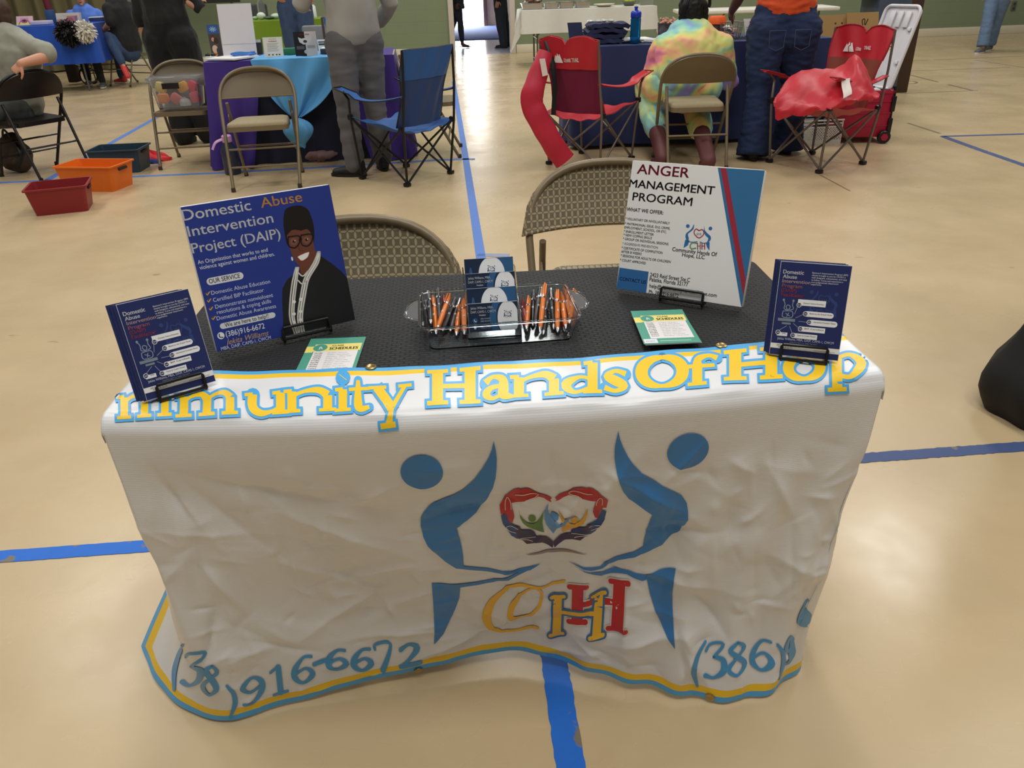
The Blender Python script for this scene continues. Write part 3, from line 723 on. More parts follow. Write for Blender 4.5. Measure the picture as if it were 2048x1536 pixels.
def mir(pts, k): return [(2008-x, y-(1004-x)*k) for x, y in pts]
for f, kr, kb in ((lambda p, k: p, 0, 0), (mir, 0.135, 0.05)):
    A.poly(C6(f(redL, kr)), HR1, 1); A.poly(C6(f(bluL, kb if kb == 0 else 0.085)), HBL, 2); A.poly(C6(f(drkL, kb)), HDK, 3)
    A.poly(C6(f([(560, 880), (680, 875), (740, 900), (770, 950), (760, 975), (540, 985), (500, 930), (510, 830), (545, 830)], kb if kb == 0 else 0.085)), HIN, 3)
    A.poly(C6(f([(495, 830), (530, 822), (548, 880), (560, 975), (520, 985), (500, 920)], kb if kb == 0 else 0.085)), HDK, 4)
    for s_ in ([(345, 600), (345, 510), (375, 470), (415, 520), (425, 600)], [(480, 420), (600, 415), (760, 385), (795, 400), (740, 440), (620, 480)], [(520, 870), (430, 825), (360, 840), (400, 890), (490, 920)], [(545, 1000), (600, 985), (700, 975), (760, 972)], [(540, 1012), (640, 1010), (720, 1035)]):
        A.stroke(C6(f(s_, kr if s_[0][1] < 700 else kb)), 1.3, HWT, 5, n=4, round_=False)
GRN, LBL, OCH = vinyl('print_green', (92, 132, 38)), vinyl('print_light_blue', (96, 152, 208)), vinyl('print_ochre', (226, 170, 46))
A.oval(*C6([(710, 710)])[0], 7.7, 6.2, GRN, 2, 16); A.oval(*C6([(1020, 693)])[0], 7.7, 5.4, LBL, 2, 16); A.oval(*C6([(1290, 735)])[0], 7.2, 6.2, OCH, 2, 16)
A.poly(C6([(525, 600), (545, 670), (590, 725), (640, 765), (710, 780), (770, 755), (820, 700), (870, 630), (850, 750), (860, 850), (882, 928), (800, 890), (720, 862), (640, 825), (590, 780), (550, 710)]), GRN, 2)
A.poly(C6([(935, 515), (925, 590), (935, 645), (960, 690), (1020, 740), (1100, 748), (1200, 710), (1310, 655), (1240, 710), (1160, 775), (1090, 830), (1040, 900), (1003, 970), (975, 930), (945, 870), (905, 790), (885, 720), (880, 640), (905, 560)]), LBL, 4)
A.poly(C6([(1060, 600), (1120, 670), (1180, 735), (1230, 772), (1290, 785), (1350, 762), (1410, 710), (1445, 650), (1465, 590), (1470, 660), (1445, 730), (1410, 785), (1330, 840), (1230, 900), (1120, 960), (1125, 850), (1145, 780), (1100, 700)]), OCH, 3)
A.poly(C6([(620, 1250), (720, 1225), (860, 1208), (1000, 1205), (1150, 1208), (1300, 1222), (1480, 1248), (1250, 1240), (1000, 1246), (780, 1240)]), vinyl('print_shadow_grey', (158, 136, 130)), 1)
S5 = lambda pts: [(780+x/3.103, 840+y/3.103, w/3.103) for x, y, w in pts]
CY = vinyl('vinyl_gold', (238, 184, 44))
A.stroke(S5([(1080, 1015, 16), (1010, 1035, 14), (940, 1046, 14), (870, 1036, 16), (800, 1026, 18), (710, 1052, 26), (640, 1110, 44), (600, 1200, 56), (612, 1275, 44), (665, 1322, 20), (770, 1328, 14), (910, 1315, 18)]), 5, CY, 1)
A.stroke(S5([(905, 1046, 14), (938, 1075, 16), (936, 1130, 18), (905, 1190, 20), (845, 1238, 26), (780, 1256, 34), (748, 1232, 36), (756, 1170, 36), (800, 1105, 26), (850, 1060, 14), (905, 1046, 12)]), 5, CY, 1)
def logoH(xl, xr, tl, bl_, tr, br_, yb, tk, col, L, grow, outline=None):
    st = [[(xl[0], tl, tk), (xl[1], bl_, tk)], [(xr[0], tr, tk), (xr[1], br_, tk)], [(xl[0], yb[0], tk*.45), (xr[0], yb[1], tk*.45)]]
    for x, y in ((xl[0], tl), (xl[1], bl_), (xr[0], tr), (xr[1], br_)): st.append([(x-tk*.75, y+6, tk*.42), (x+tk*.75, y-6, tk*.42)])
    for i, s_ in enumerate(st):
        if outline: A.stroke(S5(s_), 4, outline, L, smooth=False, grow=grow, round_=i > 2)
        A.stroke(S5(s_), 4, col, L+1, smooth=False, round_=i > 2)
logoH((1166, 1160), (1424, 1408), 1035, 1252, 1020, 1276, (1140, 1132), 72, VRED, 1, 2.0, HWT)
logoH((1040, 1030), (1296, 1284), 1108, 1345, 1096, 1320, (1204, 1198), 52, CY, 4, 4.0, vinyl('vinyl_outline_blue', (50, 110, 160)))
# ---- cut the print fine enough to follow the folds, lay it on
bmg = bmesh.new(); ml = []
for vs, fs_, col, L in A.p:
    if col not in ml: ml.append(col)
    bv = [bmg.verts.new((v[0], v[1], float(L))) for v in vs]
    for f in fs_:
        try: nf = bmg.faces.new([bv[i] for i in f]); nf.material_index = ml.index(col)
        except ValueError: pass
for it in range(9):
    es = [e for e in bmg.edges if (e.verts[0].co-e.verts[1].co).length > 7.5]
    if not es: break
    bmesh.ops.subdivide_edges(bmg, edges=es, cuts=1)
    bmesh.ops.triangulate(bmg, faces=[f for f in bmg.faces if len(f.verts) > 3])
bmg.verts.index_update()
qu = np.array([sheet_uv(v.co.x, v.co.y) for v in bmg.verts]); ly = np.array([v.co.z for v in bmg.verts])
PP = to_world(banner_pos(qu[:, 0], qu[:, 1], 0.0016+ly*0.00024)); PP[:, 2] = np.maximum(PP[:, 2], 0.0045)
base = len(mb.v); mb.v += [tuple(p) for p in PP]
for f in bmg.faces:
    ix = [v.index for v in f.verts]
    if max(abs(qu[a, 0]-qu[b_, 0])+abs(qu[a, 1]-qu[b_, 1]) for a in ix for b_ in ix) > 0.09: continue
    mb.f.append(tuple(base+i for i in reversed(ix))); mb.m.append(mb.mi(ml[f.material_index])); mb.sm.append(True)
bmg.free()
ban = mb.build('vinyl_banner', flat=70)
tag(ban, 'large white vinyl banner with blue and yellow lettering hanging over the table front', 'banner')
# grommets
GR = M('grommet_brass', (176, 150, 96), 0.3, metal=0.9)
for px, py in ((743, 732), (1438, 686), (838, 1338), (1420, 1394)):
    u, s = sheet_uv(px, py); e = 2e-3
    c = Vector(to_world(banner_pos(np.array(u), np.array(s), 0.0012))); a = Vector(to_world(banner_pos(np.array(u+e), np.array(s), 0.0012)))-c; b_ = Vector(to_world(banner_pos(np.array(u), np.array(s+e), 0.0012)))-c
    n = b_.cross(a).normalized(); x = a.normalized(); rot = Matrix((x, n.cross(x), n)).transposed()
    g = MB(); g.lathe([(0.0045, 0.0), (0.0095, 0.0), (0.0095, 0.0012), (0.007, 0.0022), (0.0045, 0.0012)], GR, c, 18, rot); g.build('grommet', ban, label='brass grommet ring')
# ------------------------------------------------------------------ things standing on the display table
def homog(quad, w, h):
    """pixel quad (tl, tr, br, bl) of a flat face -> function pixel -> (x, y) on the face, origin bottom left"""
    dst = [(0, h), (w, h), (w, 0), (0, 0)]; Am = []; bv = []
    for (x, y), (X, Y) in zip(quad, dst):
        Am.append([x, y, 1, 0, 0, 0, -X*x, -X*y]); bv.append(X); Am.append([0, 0, 0, x, y, 1, -Y*x, -Y*y]); bv.append(Y)
    k = np.linalg.solve(np.array(Am, float), np.array(bv, float))
    def f(x, y):
        d = k[6]*x+k[7]*y+1; return (k[0]*x+k[1]*y+k[2])/d, (k[3]*x+k[4]*y+k[5])/d
    return f
class Face:
    """artwork on a leaning panel, placed by reading positions off a crop of the photograph"""
    def __init__(s, quad, w, h): s.a = Art(); s.q = homog(quad, w, h); s.w, s.h = w, h
    def line(s, txt, p, r, h, col, L=3, bold=0.0, shear=0.0):
        x0, y0 = s.q(*p); x1, y1 = s.q(*r); _, y2 = s.q(p[0], p[1]-h)
        s.a.text(txt, x0, (y0+y1)/2, abs(y2-y0), col, L, bold, w=abs(x1-x0), shear=shear)
    def poly(s, pts, col, L=2, sm_=False):
        P_ = [s.q(*p) for p in pts]
        if sm_: P_ = [tuple(q) for q in smooth_path(P_, 4, True)]
        s.a.poly(P_, col, L)
    def oval(s, c, rx, ry, col, L=2, n=24):
        x, y = s.q(*c); x1, _ = s.q(c[0]+rx, c[1]); _, y1 = s.q(c[0], c[1]+ry); s.a.oval(x, y, abs(x1-x), abs(y1-y), col, L, n)
    def pen(s, pts, w, col, L=3, smooth=True):
        x, y = s.q(*pts[0]); x1, _ = s.q(pts[0][0]+w, pts[0][1]); s.a.stroke([s.q(*p[:2]) for p in pts], abs(x1-x), col, L, smooth)
    def pill(s, p, r, col, L=2, round_=1.0):
        (x0, y0), (x1, y1) = s.q(*p), s.q(*r); y0, y1 = min(y0, y1), max(y0, y1); s.a.rrect(x0, y0, x1, y1, (y1-y0)/2*round_, col, L)

BLK = M('wire_black', (18, 18, 19), 0.35, var=0.1)
def lean(A3, B3, tilt):
    """frame of a panel leaning back: A3, B3 = lower left and right corners"""
    e = (B3-A3); w = e.length; e = e.normalized(); back = Vector((-e.y, e.x, 0)); up = (back*math.sin(tilt)+Vector((0, 0, 1))*math.cos(tilt)).normalized(); n = e.cross(up)
    return e, up, n, w
def easel(A3, B3, tilt, h, label, lipw=0.36, liph=0.017, thick=0.02, zt=None, cx=0.5):
    e, up, n, w = lean(A3, B3, tilt); zt = zt or TZ; org = A3+e*(w*0.5); th = thing('display_easel', label, 'easel', (org.x, org.y, zt), 0, 'black wire display easels')
    O = Vector((org.x, org.y, zt)); loc = lambda P_: tuple(P_-O); r = 0.0027
    X = lambda x, y, z: org+e*(x)+up*y+n*z
    o_ = (cx-0.5)*w; k = lipw*w
    mb = MB()
    front = thick*0+0.006
    mb.tube([loc(p) for p in (X(o_-k, -0.004, -thick), X(o_-k, -0.004, front), X(o_-k, liph*0.8, front), X(o_-k*0.94, liph, front), X(o_+k*0.94, liph, front), X(o_+k, liph*0.8, front), X(o_+k, -0.004, front), X(o_+k, -0.004, -thick))], r, BLK, 8)
    mb.tube([loc(p) for p in (X(o_-k, -0.004, front), X(o_+k, -0.004, front))], r, BLK, 8)
    mb.build('front_lip', th)
    mb = MB()
    for sx in (-1, 1):
        mb.tube([loc(p) for p in (X(o_+sx*k, -0.004, -thick), X(o_+sx*k*0.8, h*0.45, -thick-0.003), X(o_+sx*k*0.2, h*0.62, -thick-0.003))], r, BLK, 8)
        q = X(o_+sx*k, -0.004, front); q2 = Vector((q.x, q.y, zt+r)); mb.tube([loc(q), loc(q2)], r, BLK, 8)
        q3 = X(o_+sx*k, 0, -thick); q3 = Vector((q3.x, q3.y, zt+r)); mb.tube([loc(q2), loc(q3)], r, BLK, 8)
    mb.build('back_frame', th)
    mb = MB(); a = X(o_, h*0.6, -thick-0.004); q = X(o_, 0, -thick-h*0.42); b_ = Vector((q.x, q.y, zt+r))
    mb.tube([loc(a), loc(b_)], r, BLK, 8); mb.build('rear_leg', th)
    return th
def panel_obj(name, face, A3, B3, tilt, thick, edge, bg_, label, cat, group=None, loc_mid=True):
    e, up, n, w = lean(A3, B3, tilt); h = face.h; rot = Matrix((e, up, n)).transposed()
    mb = MB(); mb.box((w/2, h/2, -thick/2), (w, h, thick), edge, bev=min(0.0025, thick*0.3))
    face.a.rect(0.0006, 0.0006, w-0.0006, h-0.0006, bg_, 1); face.a.p.insert(0, face.a.p.pop())
    face.a.into(mb, lambda x, y, z: (min(max(x, 0.0006), w-0.0006), min(max(y, 0.0006), h-0.0006), z))
    o = mb.build(name); o.matrix_world = Matrix.Translation(A3) @ rot.to_4x4()
    return tag(o, label, cat, group)

# ---- left poster
A3, B3 = at_z(434, 705, .755), at_z(711, 640, .755); e, up, n, w = lean(A3, B3, R_(10.5)); h = 0.252
Fp = Face([(80, 275), (1285, 110), (1510, 1215), (380, 1475)], w, h)
WH, OR, JK, SK, HRC = 'f6f7fa', 'f6b862', '1b1b1e', '6e3f30', '17120f'
for txt, p, r, hh, col, b_ in (('Domestic', (105, 385), (660, 310), 92, WH, .012), ('Abuse', (740, 290), (1070, 245), 84, OR, .008), ('Intervention', (150, 512), (840, 415), 88, WH, .012), ('Project (DAIP)', (180, 645), (900, 545), 85, WH, .012),
        ('An Organization that works to end', (225, 740), (795, 650), 34, 'dfe3f2', 0), ('violence against women and children.', (240, 785), (850, 685), 34, 'dfe3f2', 0), ('Domestic Abuse Education', (335, 993), (815, 908), 34, 'cdd4ee', 0),
        ('Certified BIP Facilitator', (350, 1052), (765, 978), 34, 'cdd4ee', 0), ('Demonstrates nonvioloent', (368, 1108), (840, 1020), 34, 'cdd4ee', 0), ('resolutions & coping skills', (380, 1150), (825, 1072), 34, 'cdd4ee', 0),
        ('Domestic Abuse Awareness', (380, 1205), (865, 1110), 34, 'cdd4ee', 0), ('(386)916-6672', (455, 1340), (775, 1282), 48, WH, 0), ('MBA, DAIP, CAMS-1, CWCM', (415, 1452), (825, 1372), 30, 'dfe3f2', 0)):
    Fp.line(txt, p, r, hh, col, 3, b_)
Fp.line('Jekita Williams', (455, 1408), (800, 1340), 46, 'd0a878', 3, 0, 0.35)
Fp.pill((303, 922), (588, 808), 'dfe1e6', 2); Fp.line('OUR SERVICE', (318, 903), (570, 858), 38, '1c1c22', 3, .01)
Fp.pill((410, 1284), (852, 1141), 'dfe1e6', 2); Fp.line('We are here to help!!', (445, 1258), (805, 1196), 36, '1c1c22', 3, .008)
Fp.oval((412, 1335), 30, 30, WH, 2); Fp.pen([(398, 1322), (402, 1345), (428, 1348)], 9, '2a2f58', 3)
for x, y in ((303, 987), (313, 1045), (328, 1112), (350, 1190)): Fp.oval((x, y), 17, 18, '4a4a66', 2, 14); Fp.pen([(x-12, y), (x-4, y+12), (x+16, y-16)], 7, OR, 3, False)
Fp.poly([(1225, 690), (1300, 742), (1390, 815), (1440, 872), (1470, 1000), (1492, 1120), (1509, 1214), (1300, 1262), (925, 1348), (920, 1180), (912, 1060), (914, 950), (950, 880), (1010, 830), (1050, 790), (1150, 720)], JK, 2)
Fp.poly([(1040, 720), (1160, 620), (1190, 660), (1165, 760), (1110, 850), (1060, 830)], SK, 3)
Fp.poly([(925, 330), (945, 298), (1000, 280), (1060, 280), (1115, 312), (1142, 372), (1162, 440), (1168, 520), (1160, 590), (1120, 540), (1000, 520), (955, 600), (925, 480), (918, 400)], HRC, 3, True)
Fp.poly([(948, 500), (1000, 472), (1060, 480), (1110, 470), (1150, 520), (1165, 600), (1172, 680), (1150, 745), (1105, 788), (1060, 780), (1015, 725), (980, 650), (958, 570)], SK, 4, True)
Fp.poly([(940, 520), (1000, 462), (1060, 478), (1120, 455), (1162, 520), (1160, 470), (1120, 420), (1040, 410), (960, 440)], HRC, 5, True)
for c in ((1003, 568), (1105, 555)):
    x, y = c; Fp.pen([(x-44, y-38), (x+40, y-44), (x+44, y+10), (x+10, y+50), (x-34, y+40), (x-46, y), (x-44, y-38)], 10, '0d0d0f', 6); Fp.oval((x, y+2), 30, 30, '7d5142', 5); Fp.oval((x, y), 12, 10, '241814', 6, 12); Fp.oval((x+8, y-6), 4, 4, 'efe6e0', 7, 8)
Fp.pen([(1046, 552), (1064, 548)], 10, '0d0d0f', 6, False); Fp.pen([(1040, 600), (1052, 640), (1078, 640)], 8, '5a3226', 5)
Fp.poly([(1035, 690), (1075, 672), (1125, 652), (1115, 695), (1085, 720), (1050, 718)], 'f3efe8', 5, True)
Fp.pen([(1028, 692), (1075, 666), (1132, 648)], 7, '8c3a3c', 6); Fp.pen([(1036, 700), (1070, 728), (1122, 696)], 7, '8c3a3c', 6)
Fp.oval((990, 708), 8, 18, 'dfe0f0', 5, 14)
for off in (-18, 0, 18): Fp.pen([(1206+off*.4, 655), (1184+off, 740), (1110+off, 870), (1082+off, 1000), (1058+off, 1180), (1075+off, 1308)], 13, 'd6d3cc' if off else 'efece6', 5)
for off in (-15, 4, 20): Fp.pen([(1030+off*.6, 780), (1008+off, 900), (992+off, 1050), (990+off, 1190), (1030+off, 1320)], 12, 'd6d3cc' if off != 4 else 'efece6', 5)
for yy in (840, 905): Fp.pen([(1040, yy-20), (1078, yy+10), (1118, yy-30)], 10, 'e6e3dc', 5)
for yy in (1060, 1160, 1230): Fp.oval((1010, yy), 14, 14, 'efece6', 6, 12); Fp.oval((1062, yy-20), 14, 14, 'efece6', 6, 12)
panel_obj('poster', Fp, A3, B3, R_(10.5), 0.017, ink('dcdde4'), '26398c', 'blue square canvas poster with a smiling woman in black and white pearls', 'poster')
easel(A3, B3, R_(10.5), h, 'black wire easel holding the blue poster with the woman', lipw=0.17, cx=0.63)
# ---- right poster
A3, B3 = at_z(1232, 577, .755), at_z(1484, 615, .755); e, up, n, w = lean(A3, B3, R_(15.5)); h = 0.252
Fq = Face([(275, 72), (1500, 172), (1283, 1425), (147, 1250)], w, h)
BK = '1c1a1c'
Fq.poly([(1063, 147), (1500, 172), (1283, 1424), (1272, 1400)], '34709f', 2); Fq.poly([(1088, 150), (1142, 154), (1318, 1180), (1296, 1330)], 'a02c3c', 3)
for txt, p, r, hh, col, b_ in (('ANGER', (318, 197), (795, 240), 92, '96203e', .02), ('MANAGEMENT', (246, 327), (1030, 393), 74, BK, .022), ('PROGRAM', (280, 448), (825, 500), 76, BK, .015), ('WHAT WE OFFER:', (230, 546), (565, 578), 34, BK, .02),
        ('* VOLUNTARY OR INVOLUNTARILY', (220, 628), (625, 668), 22, BK, .01), ('* MATRIMONIAL ISSUE, DUI, CRIME,', (215, 674), (630, 715), 22, BK, .01), ('EMPLOYMENT, SCHOOL, OR ETC.', (212, 708), (598, 748), 22, BK, .01),
        ('* ENROLLMENT LETTER', (208, 745), (480, 770), 22, BK, .01), ('* NEW COPING SKILLS', (205, 776), (463, 803), 22, BK, .01), ('* GROUP OR INDIVIDUAL SESSIONS', (200, 812), (615, 858), 22, BK, .01),
        ('* AGGRESSIVE PREVENTION', (195, 856), (520, 888), 22, '55525a', 0), ('* CERTIFICATE OF COMPLETION', (190, 897), (562, 935), 22, BK, .01), ('AFTER 8 WEEKS', (187, 928), (372, 947), 22, BK, .01),
        ('* SESSIONS FOR ADULTS OR CHILDREN', (182, 966), (637, 1018), 22, BK, .01), ('* COURT APPROVED', (178, 1004), (412, 1032), 22, BK, .01), ('2423 Reid Street Ste.C', (452, 1147), (812, 1190), 36, BK, .012),
        ('Palatka, Florida 32177', (447, 1188), (795, 1230), 36, BK, .012), ('help@communityhandsofhope.com', (447, 1248), (1055, 1325), 34, BK, .012), ('Ph. 386-916-6672', (443, 1296), (710, 1330), 32, BK, .012),
        ('Community Hands Of', (650, 912), (1055, 965), 36, '24323c', .018), ('Hope, LLC', (740, 966), (945, 985), 34, '24323c', .018)):
    Fq.line(txt, p, r, hh, col, 4, b_)
Fq.poly([(175, 1062), (440, 1100), (420, 1290), (147, 1249)], '2f69a2', 2); Fq.line('CONTACT US', (178, 1181), (415, 1205), 32, '16243c', 3, .018)
def small_logo(Fx, cx, cy, k, blue='2f6fa8', L=3, cols=('a03040', '6f9a74', '8c5a60')):
    q = lambda pts: [(cx+x*k, cy+y*k) for x, y in pts]
    Fx.oval(q([(-102, -95)])[0], 17*k, 17*k, blue, L); Fx.oval(q([(104, -72)])[0], 17*k, 17*k, blue, L)
    Fx.poly(q([(-45, -112), (-50, -70), (-75, -45), (-100, -20), (-92, 20), (-105, 45), (-122, 10), (-118, -25), (-90, -50), (-65, -75)]), blue, L, True)
    Fx.poly(q([(48, -98), (52, -60), (80, -25), (106, 0), (105, 35), (70, 62), (85, 20), (55, -15), (45, -55)]), blue, L, True)
    Fx.pen(q([(-105, 45), (-60, 52), (-15, 48)]), 7*k, blue, L); Fx.pen(q([(75, 58), (40, 62), (10, 50)]), 7*k, blue, L)
    Fx.poly(q([(-125, 30), (-85, 36), (-100, 80), (-140, 105)]), blue, L); Fx.poly(q([(62, 60), (98, 52), (96, 130), (75, 100)]), blue, L)
    Fx.pen(q([(0, -52), (-25, -68), (-44, -45), (-36, -15), (0, 14), (38, -12), (44, -42), (28, -62), (0, -52)]), 9*k, cols[0], L)
    for x in (-16, 0, 16): Fx.pen(q([(x, -30), (x, -12)]), 6*k, '4a5a70', L, False)
    Fx.pen(q([(-20, 62), (-62, 60), (-80, 90), (-66, 112), (-30, 108)]), 12*k, cols[1], L)
    for x, c in ((0, cols[2]), (40, cols[0])):
        for dx in (-12, 12): Fx.pen(q([(x+dx, 62), (x+dx, 116)]), 9*k, c, L, False)
        Fx.pen(q([(x-12, 88), (x+12, 88)]), 7*k, c, L, False)
small_logo(Fq, 893, 782, 1.0)
panel_obj('poster', Fq, A3, B3, R_(15.5), 0.019, ink('eceae6'), 'ecebe8', 'white square canvas poster headed anger management program with blue corner', 'poster')
easel(A3, B3, R_(15.5), h, 'black wire easel holding the white poster', lipw=0.165, cx=0.54)
# ---- flyers on small easels
def flyer_face(w, h):
    f = Face([(405, 150), (1135, 215), (965, 1220), (210, 1140)], w, h); wt = 'f4f5fa'
    for txt, p, r, hh, col, b_ in (('Domestic', (418, 275), (633, 291), 40, wt, .02), ('Abuse', (412, 320), (558, 334), 38, wt, .02), ('Intervention', (405, 364), (695, 392), 36, 'd8b9c0', .018), ('Program', (398, 410), (607, 434), 36, 'c87c86', .018),
            ('(DAIP)', (388, 458), (545, 474), 36, 'b8485a', .018), ('Facilitator', (385, 505), (625, 530), 36, 'b8485a', .018),
            ("Batterer's Intervention Program (BIP)", (720, 282), (1085, 314), 16, wt, .02), ('classes brought to you by CHOH, a', (716, 306), (1060, 336), 16, wt, .02), ('well designed, educational, and easy', (712, 330), (1075, 362), 16, wt, .02),
            ('to follow. Come and experience a', (708, 354), (1035, 383), 16, wt, .02), ('non-judgmental classroom', (706, 376), (985, 402), 16, wt, .02), ('experience.', (704, 398), (812, 408), 16, wt, .02),
            ('Jekita Williams, MBA, DAIP, CAMS-1, CWCM', (312, 968), (920, 1038), 26, wt, .01), ('(386)916-6672 or (386) 546-6277', (445, 1012), (745, 1044), 15, 'b8bcd0', .01)):
        f.line(txt, p, r, hh, col, 4, b_)
    small_logo(f, 835, 590, 1.25, '31447e', 2, ('31447e', '31447e', '31447e'))
    g = '8f9cb0'
    for s_ in ([(410, 550), (420, 590), (408, 640), (440, 655)], [(515, 560), (500, 600), (505, 645), (470, 655)], [(450, 600), (430, 620), (450, 655), (475, 620), (450, 600)], [(395, 665), (490, 672), (482, 735), (388, 728), (395, 665)], [(420, 690), (460, 720)], [(455, 685), (430, 725)]): f.pen(s_, 8, g, 3)
    f.poly([(335, 738), (520, 755), (515, 785), (332, 768)], '7b8a98', 3); f.poly([(375, 785), (470, 793), (465, 815), (372, 805)], '7b8a98', 3); f.oval((410, 548), 12, 14, g, 3, 12); f.oval((512, 560), 12, 14, g, 3, 12)
    for i, (x0, y0, x1, y1, cx, cy, tx, rd) in enumerate(((552, 598, 857, 590, 570, 603, 'Domestic Violence Prevention', 0.05), (612, 712, 935, 720, 632, 698, 'Based on the Duluth Model', 1), (650, 808, 972, 812, 668, 790, 'International Counselor Mentor', 1),
                                          (548, 878, 838, 880, 570, 860, 'BIP Certified', .05), (468, 950, 750, 952, 485, 930, 'Classes for Couples, Personal', .05), (310, 922, 428, 922, 325, 895, '26 Weeks', .05))):
        f.pill((x0, y0+ (8 if rd < 1 else 14)), (x1, y1-(20 if rd < 1 else 22)), 'eeeff3', 3, rd); f.oval((cx, cy), 27, 27, 'eeeff3', 4); f.oval((cx, cy), 21, 21, '1d2550', 5); f.line('0%d' % (i+1), (cx-13, cy+8), (cx+13, cy+8), 16, wt, 6)
        f.line(tx, (cx+42, cy+12), (x1-22, y1-2), 15, '3a3a48', 5)
    for a, b_ in (((552, 622), (515, 700)), ((608, 705), (525, 742)), ((642, 790), (555, 778)), ((545, 845), (495, 798)), ((478, 905), (455, 830)), ((335, 875), (425, 825))): f.pen([a, b_], 3.5, 'b8bcc8', 3, False)
    f.poly([(238, 1008), (1002, 1092), (990, 1150), (226, 1062)], 'f0efec', 3); f.line('2423 Reid Street Ste. C', (300, 1042), (548, 1068), 18, '3a3a3a', 4, .01); f.line('Palatka, Fl 32177', (318, 1064), (470, 1082), 16, '3a3a3a', 4, .01)
    f.line('communityhandsofhope.com', (700, 1108), (930, 1134), 13, '3a3a3a', 4)
    return f
for side, (a, b_), tl, lab, elab, dirs in (('left', ((294, 802), (432, 762)), R_(17), 'dark blue flyer at the front of the stack on the left small easel', 'small black easel holding flyers at the left end of the table', -1),
                                 ('right', ((1538, 708), (1676, 722)), R_(13), 'dark blue flyer at the front of the stack on the right small easel', 'small black easel holding flyers at the right end of the table', -1)):
    A3, B3 = at_z(a[0], a[1], .757), at_z(b_[0], b_[1], .757); e, up, n, w = lean(A3, B3, tl); h = 0.153
    f = flyer_face(w, h); panel_obj('flyer', f, A3, B3, tl, 0.0008, ink('d8d8dc'), '222d62', lab, 'flyer', side+' flyer stack')
    for k, sh in enumerate((0.004, 0.008, 0.013)):
        mb = MB(); mb.box((w/2, h/2, 0), (w, h, 0.0022), ink('222d62')); mb.box((w/2, h/2, -0.0013), (w, h, 0.0006), ink('d8d8dc'))
        o = mb.build('flyer'); sx = dirs*sh*(1 if side == 'left' else 0.7)
        o.matrix_world = Matrix.Translation(A3+e*sx-n*(0.004+0.0042*k)+up*0.0008*k) @ Matrix((e, up, n)).transposed().to_4x4()
        tag(o, 'dark blue flyer behind the front one on the %s small easel' % side, 'flyer', side+' flyer stack')
    easel(A3, B3, tl, h, elab, lipw=0.33, thick=0.02, zt=0.7505, liph=0.02)
# ---- class schedule cards
def sched(quad, z, label, rows=9, under=None, tk=0.0009):
    P4 = [at_z(x, y, z) for x, y in quad]; O = P4[3]; bx = (P4[2]-P4[3]); w = bx.length; bx.normalize(); by = Vector((-bx.y, bx.x, 0)); h = ((P4[0]-P4[3]).dot(by)+(P4[1]-P4[2]).dot(by))/2
    a = Art(); TL_, YL_, PA = '4f9d88', 'f0e07a', 'e6e3e2'
    a.rect(0, 0, w, h, TL_, 1); a.rect(w*.16, h*.14, w*.94, h*.80, PA, 2); a.rect(0, h*.62, w*.14, h*.78, YL_, 2); a.rect(w*.14, h*.64, w*.97, h*.83, 'eedf84', 3)
    a.oval(w*.25, h*.735, w*.125, h*.09, TL_, 4); a.stroke([(w*.24, h*.69), (w*.25, h*.76), (w*.29, h*.70)], w*.02, PA, 5)
    a.text('CLASS', w*.55, h*.765, h*.035, '4c5a34', 4, .02, align='c', w=w*.2); a.text('SCHEDULES', w*.42, h*.675, h*.065, '3f4a2a', 4, .03, w=w*.5)
    days = ('Monday', 'Tuesday', 'Wednesday', 'Thursday', 'Friday', 'Saturday', 'Sunday', 'Online', 'Court')
    for i in range(rows):
        y = h*(.585-.048*i); a.text(days[i], w*.19, y, h*.022, '3a3a3a', 4, .02, w=w*.14); a.text('class 6:00 pm - 7:30 pm online and in person'[:30+(i*7) % 14], w*.42, y, h*.018, '8a8a8a', 4, w=w*(.34+.05*(i % 3)))
    a.rect(w*.02, h*.015, w*.26, h*.13, 'dfe3ea', 2); a.text('class signup', w*.05, h*.06, h*.03, '7a8a9a', 3, w=w*.16); a.rect(w*.3, h*.055, w*.86, h*.075, 'a8d8b8', 3)
    mb = MB(); mb.box((w/2, h/2, -tk/2), (w, h, tk), ink('dcdcdc')); a.into(mb, lambda x, y, q: (x, y, q))
    o = mb.build('schedule_card'); o.matrix_world = Matrix.Translation(O) @ Matrix((bx, by, Vector((0, 0, 1)))).transposed().to_4x4()
    return tag(o, label, 'schedule card', 'class schedule cards')
sched([(611, 679), (726, 673), (706, 752), (584, 757)], 0.7455, 'green and yellow class schedule card tucked under the banner below the blue poster')
sched([(1256, 623), (1362, 618), (1401, 684), (1288, 688)], 0.7542, 'green and yellow class schedule card on top, in front of the white poster')
sched([(1266, 629), (1372, 624.5), (1404, 685), (1291, 690)], 0.7528, 'lower class schedule card peeking out beneath the top one by the white poster')

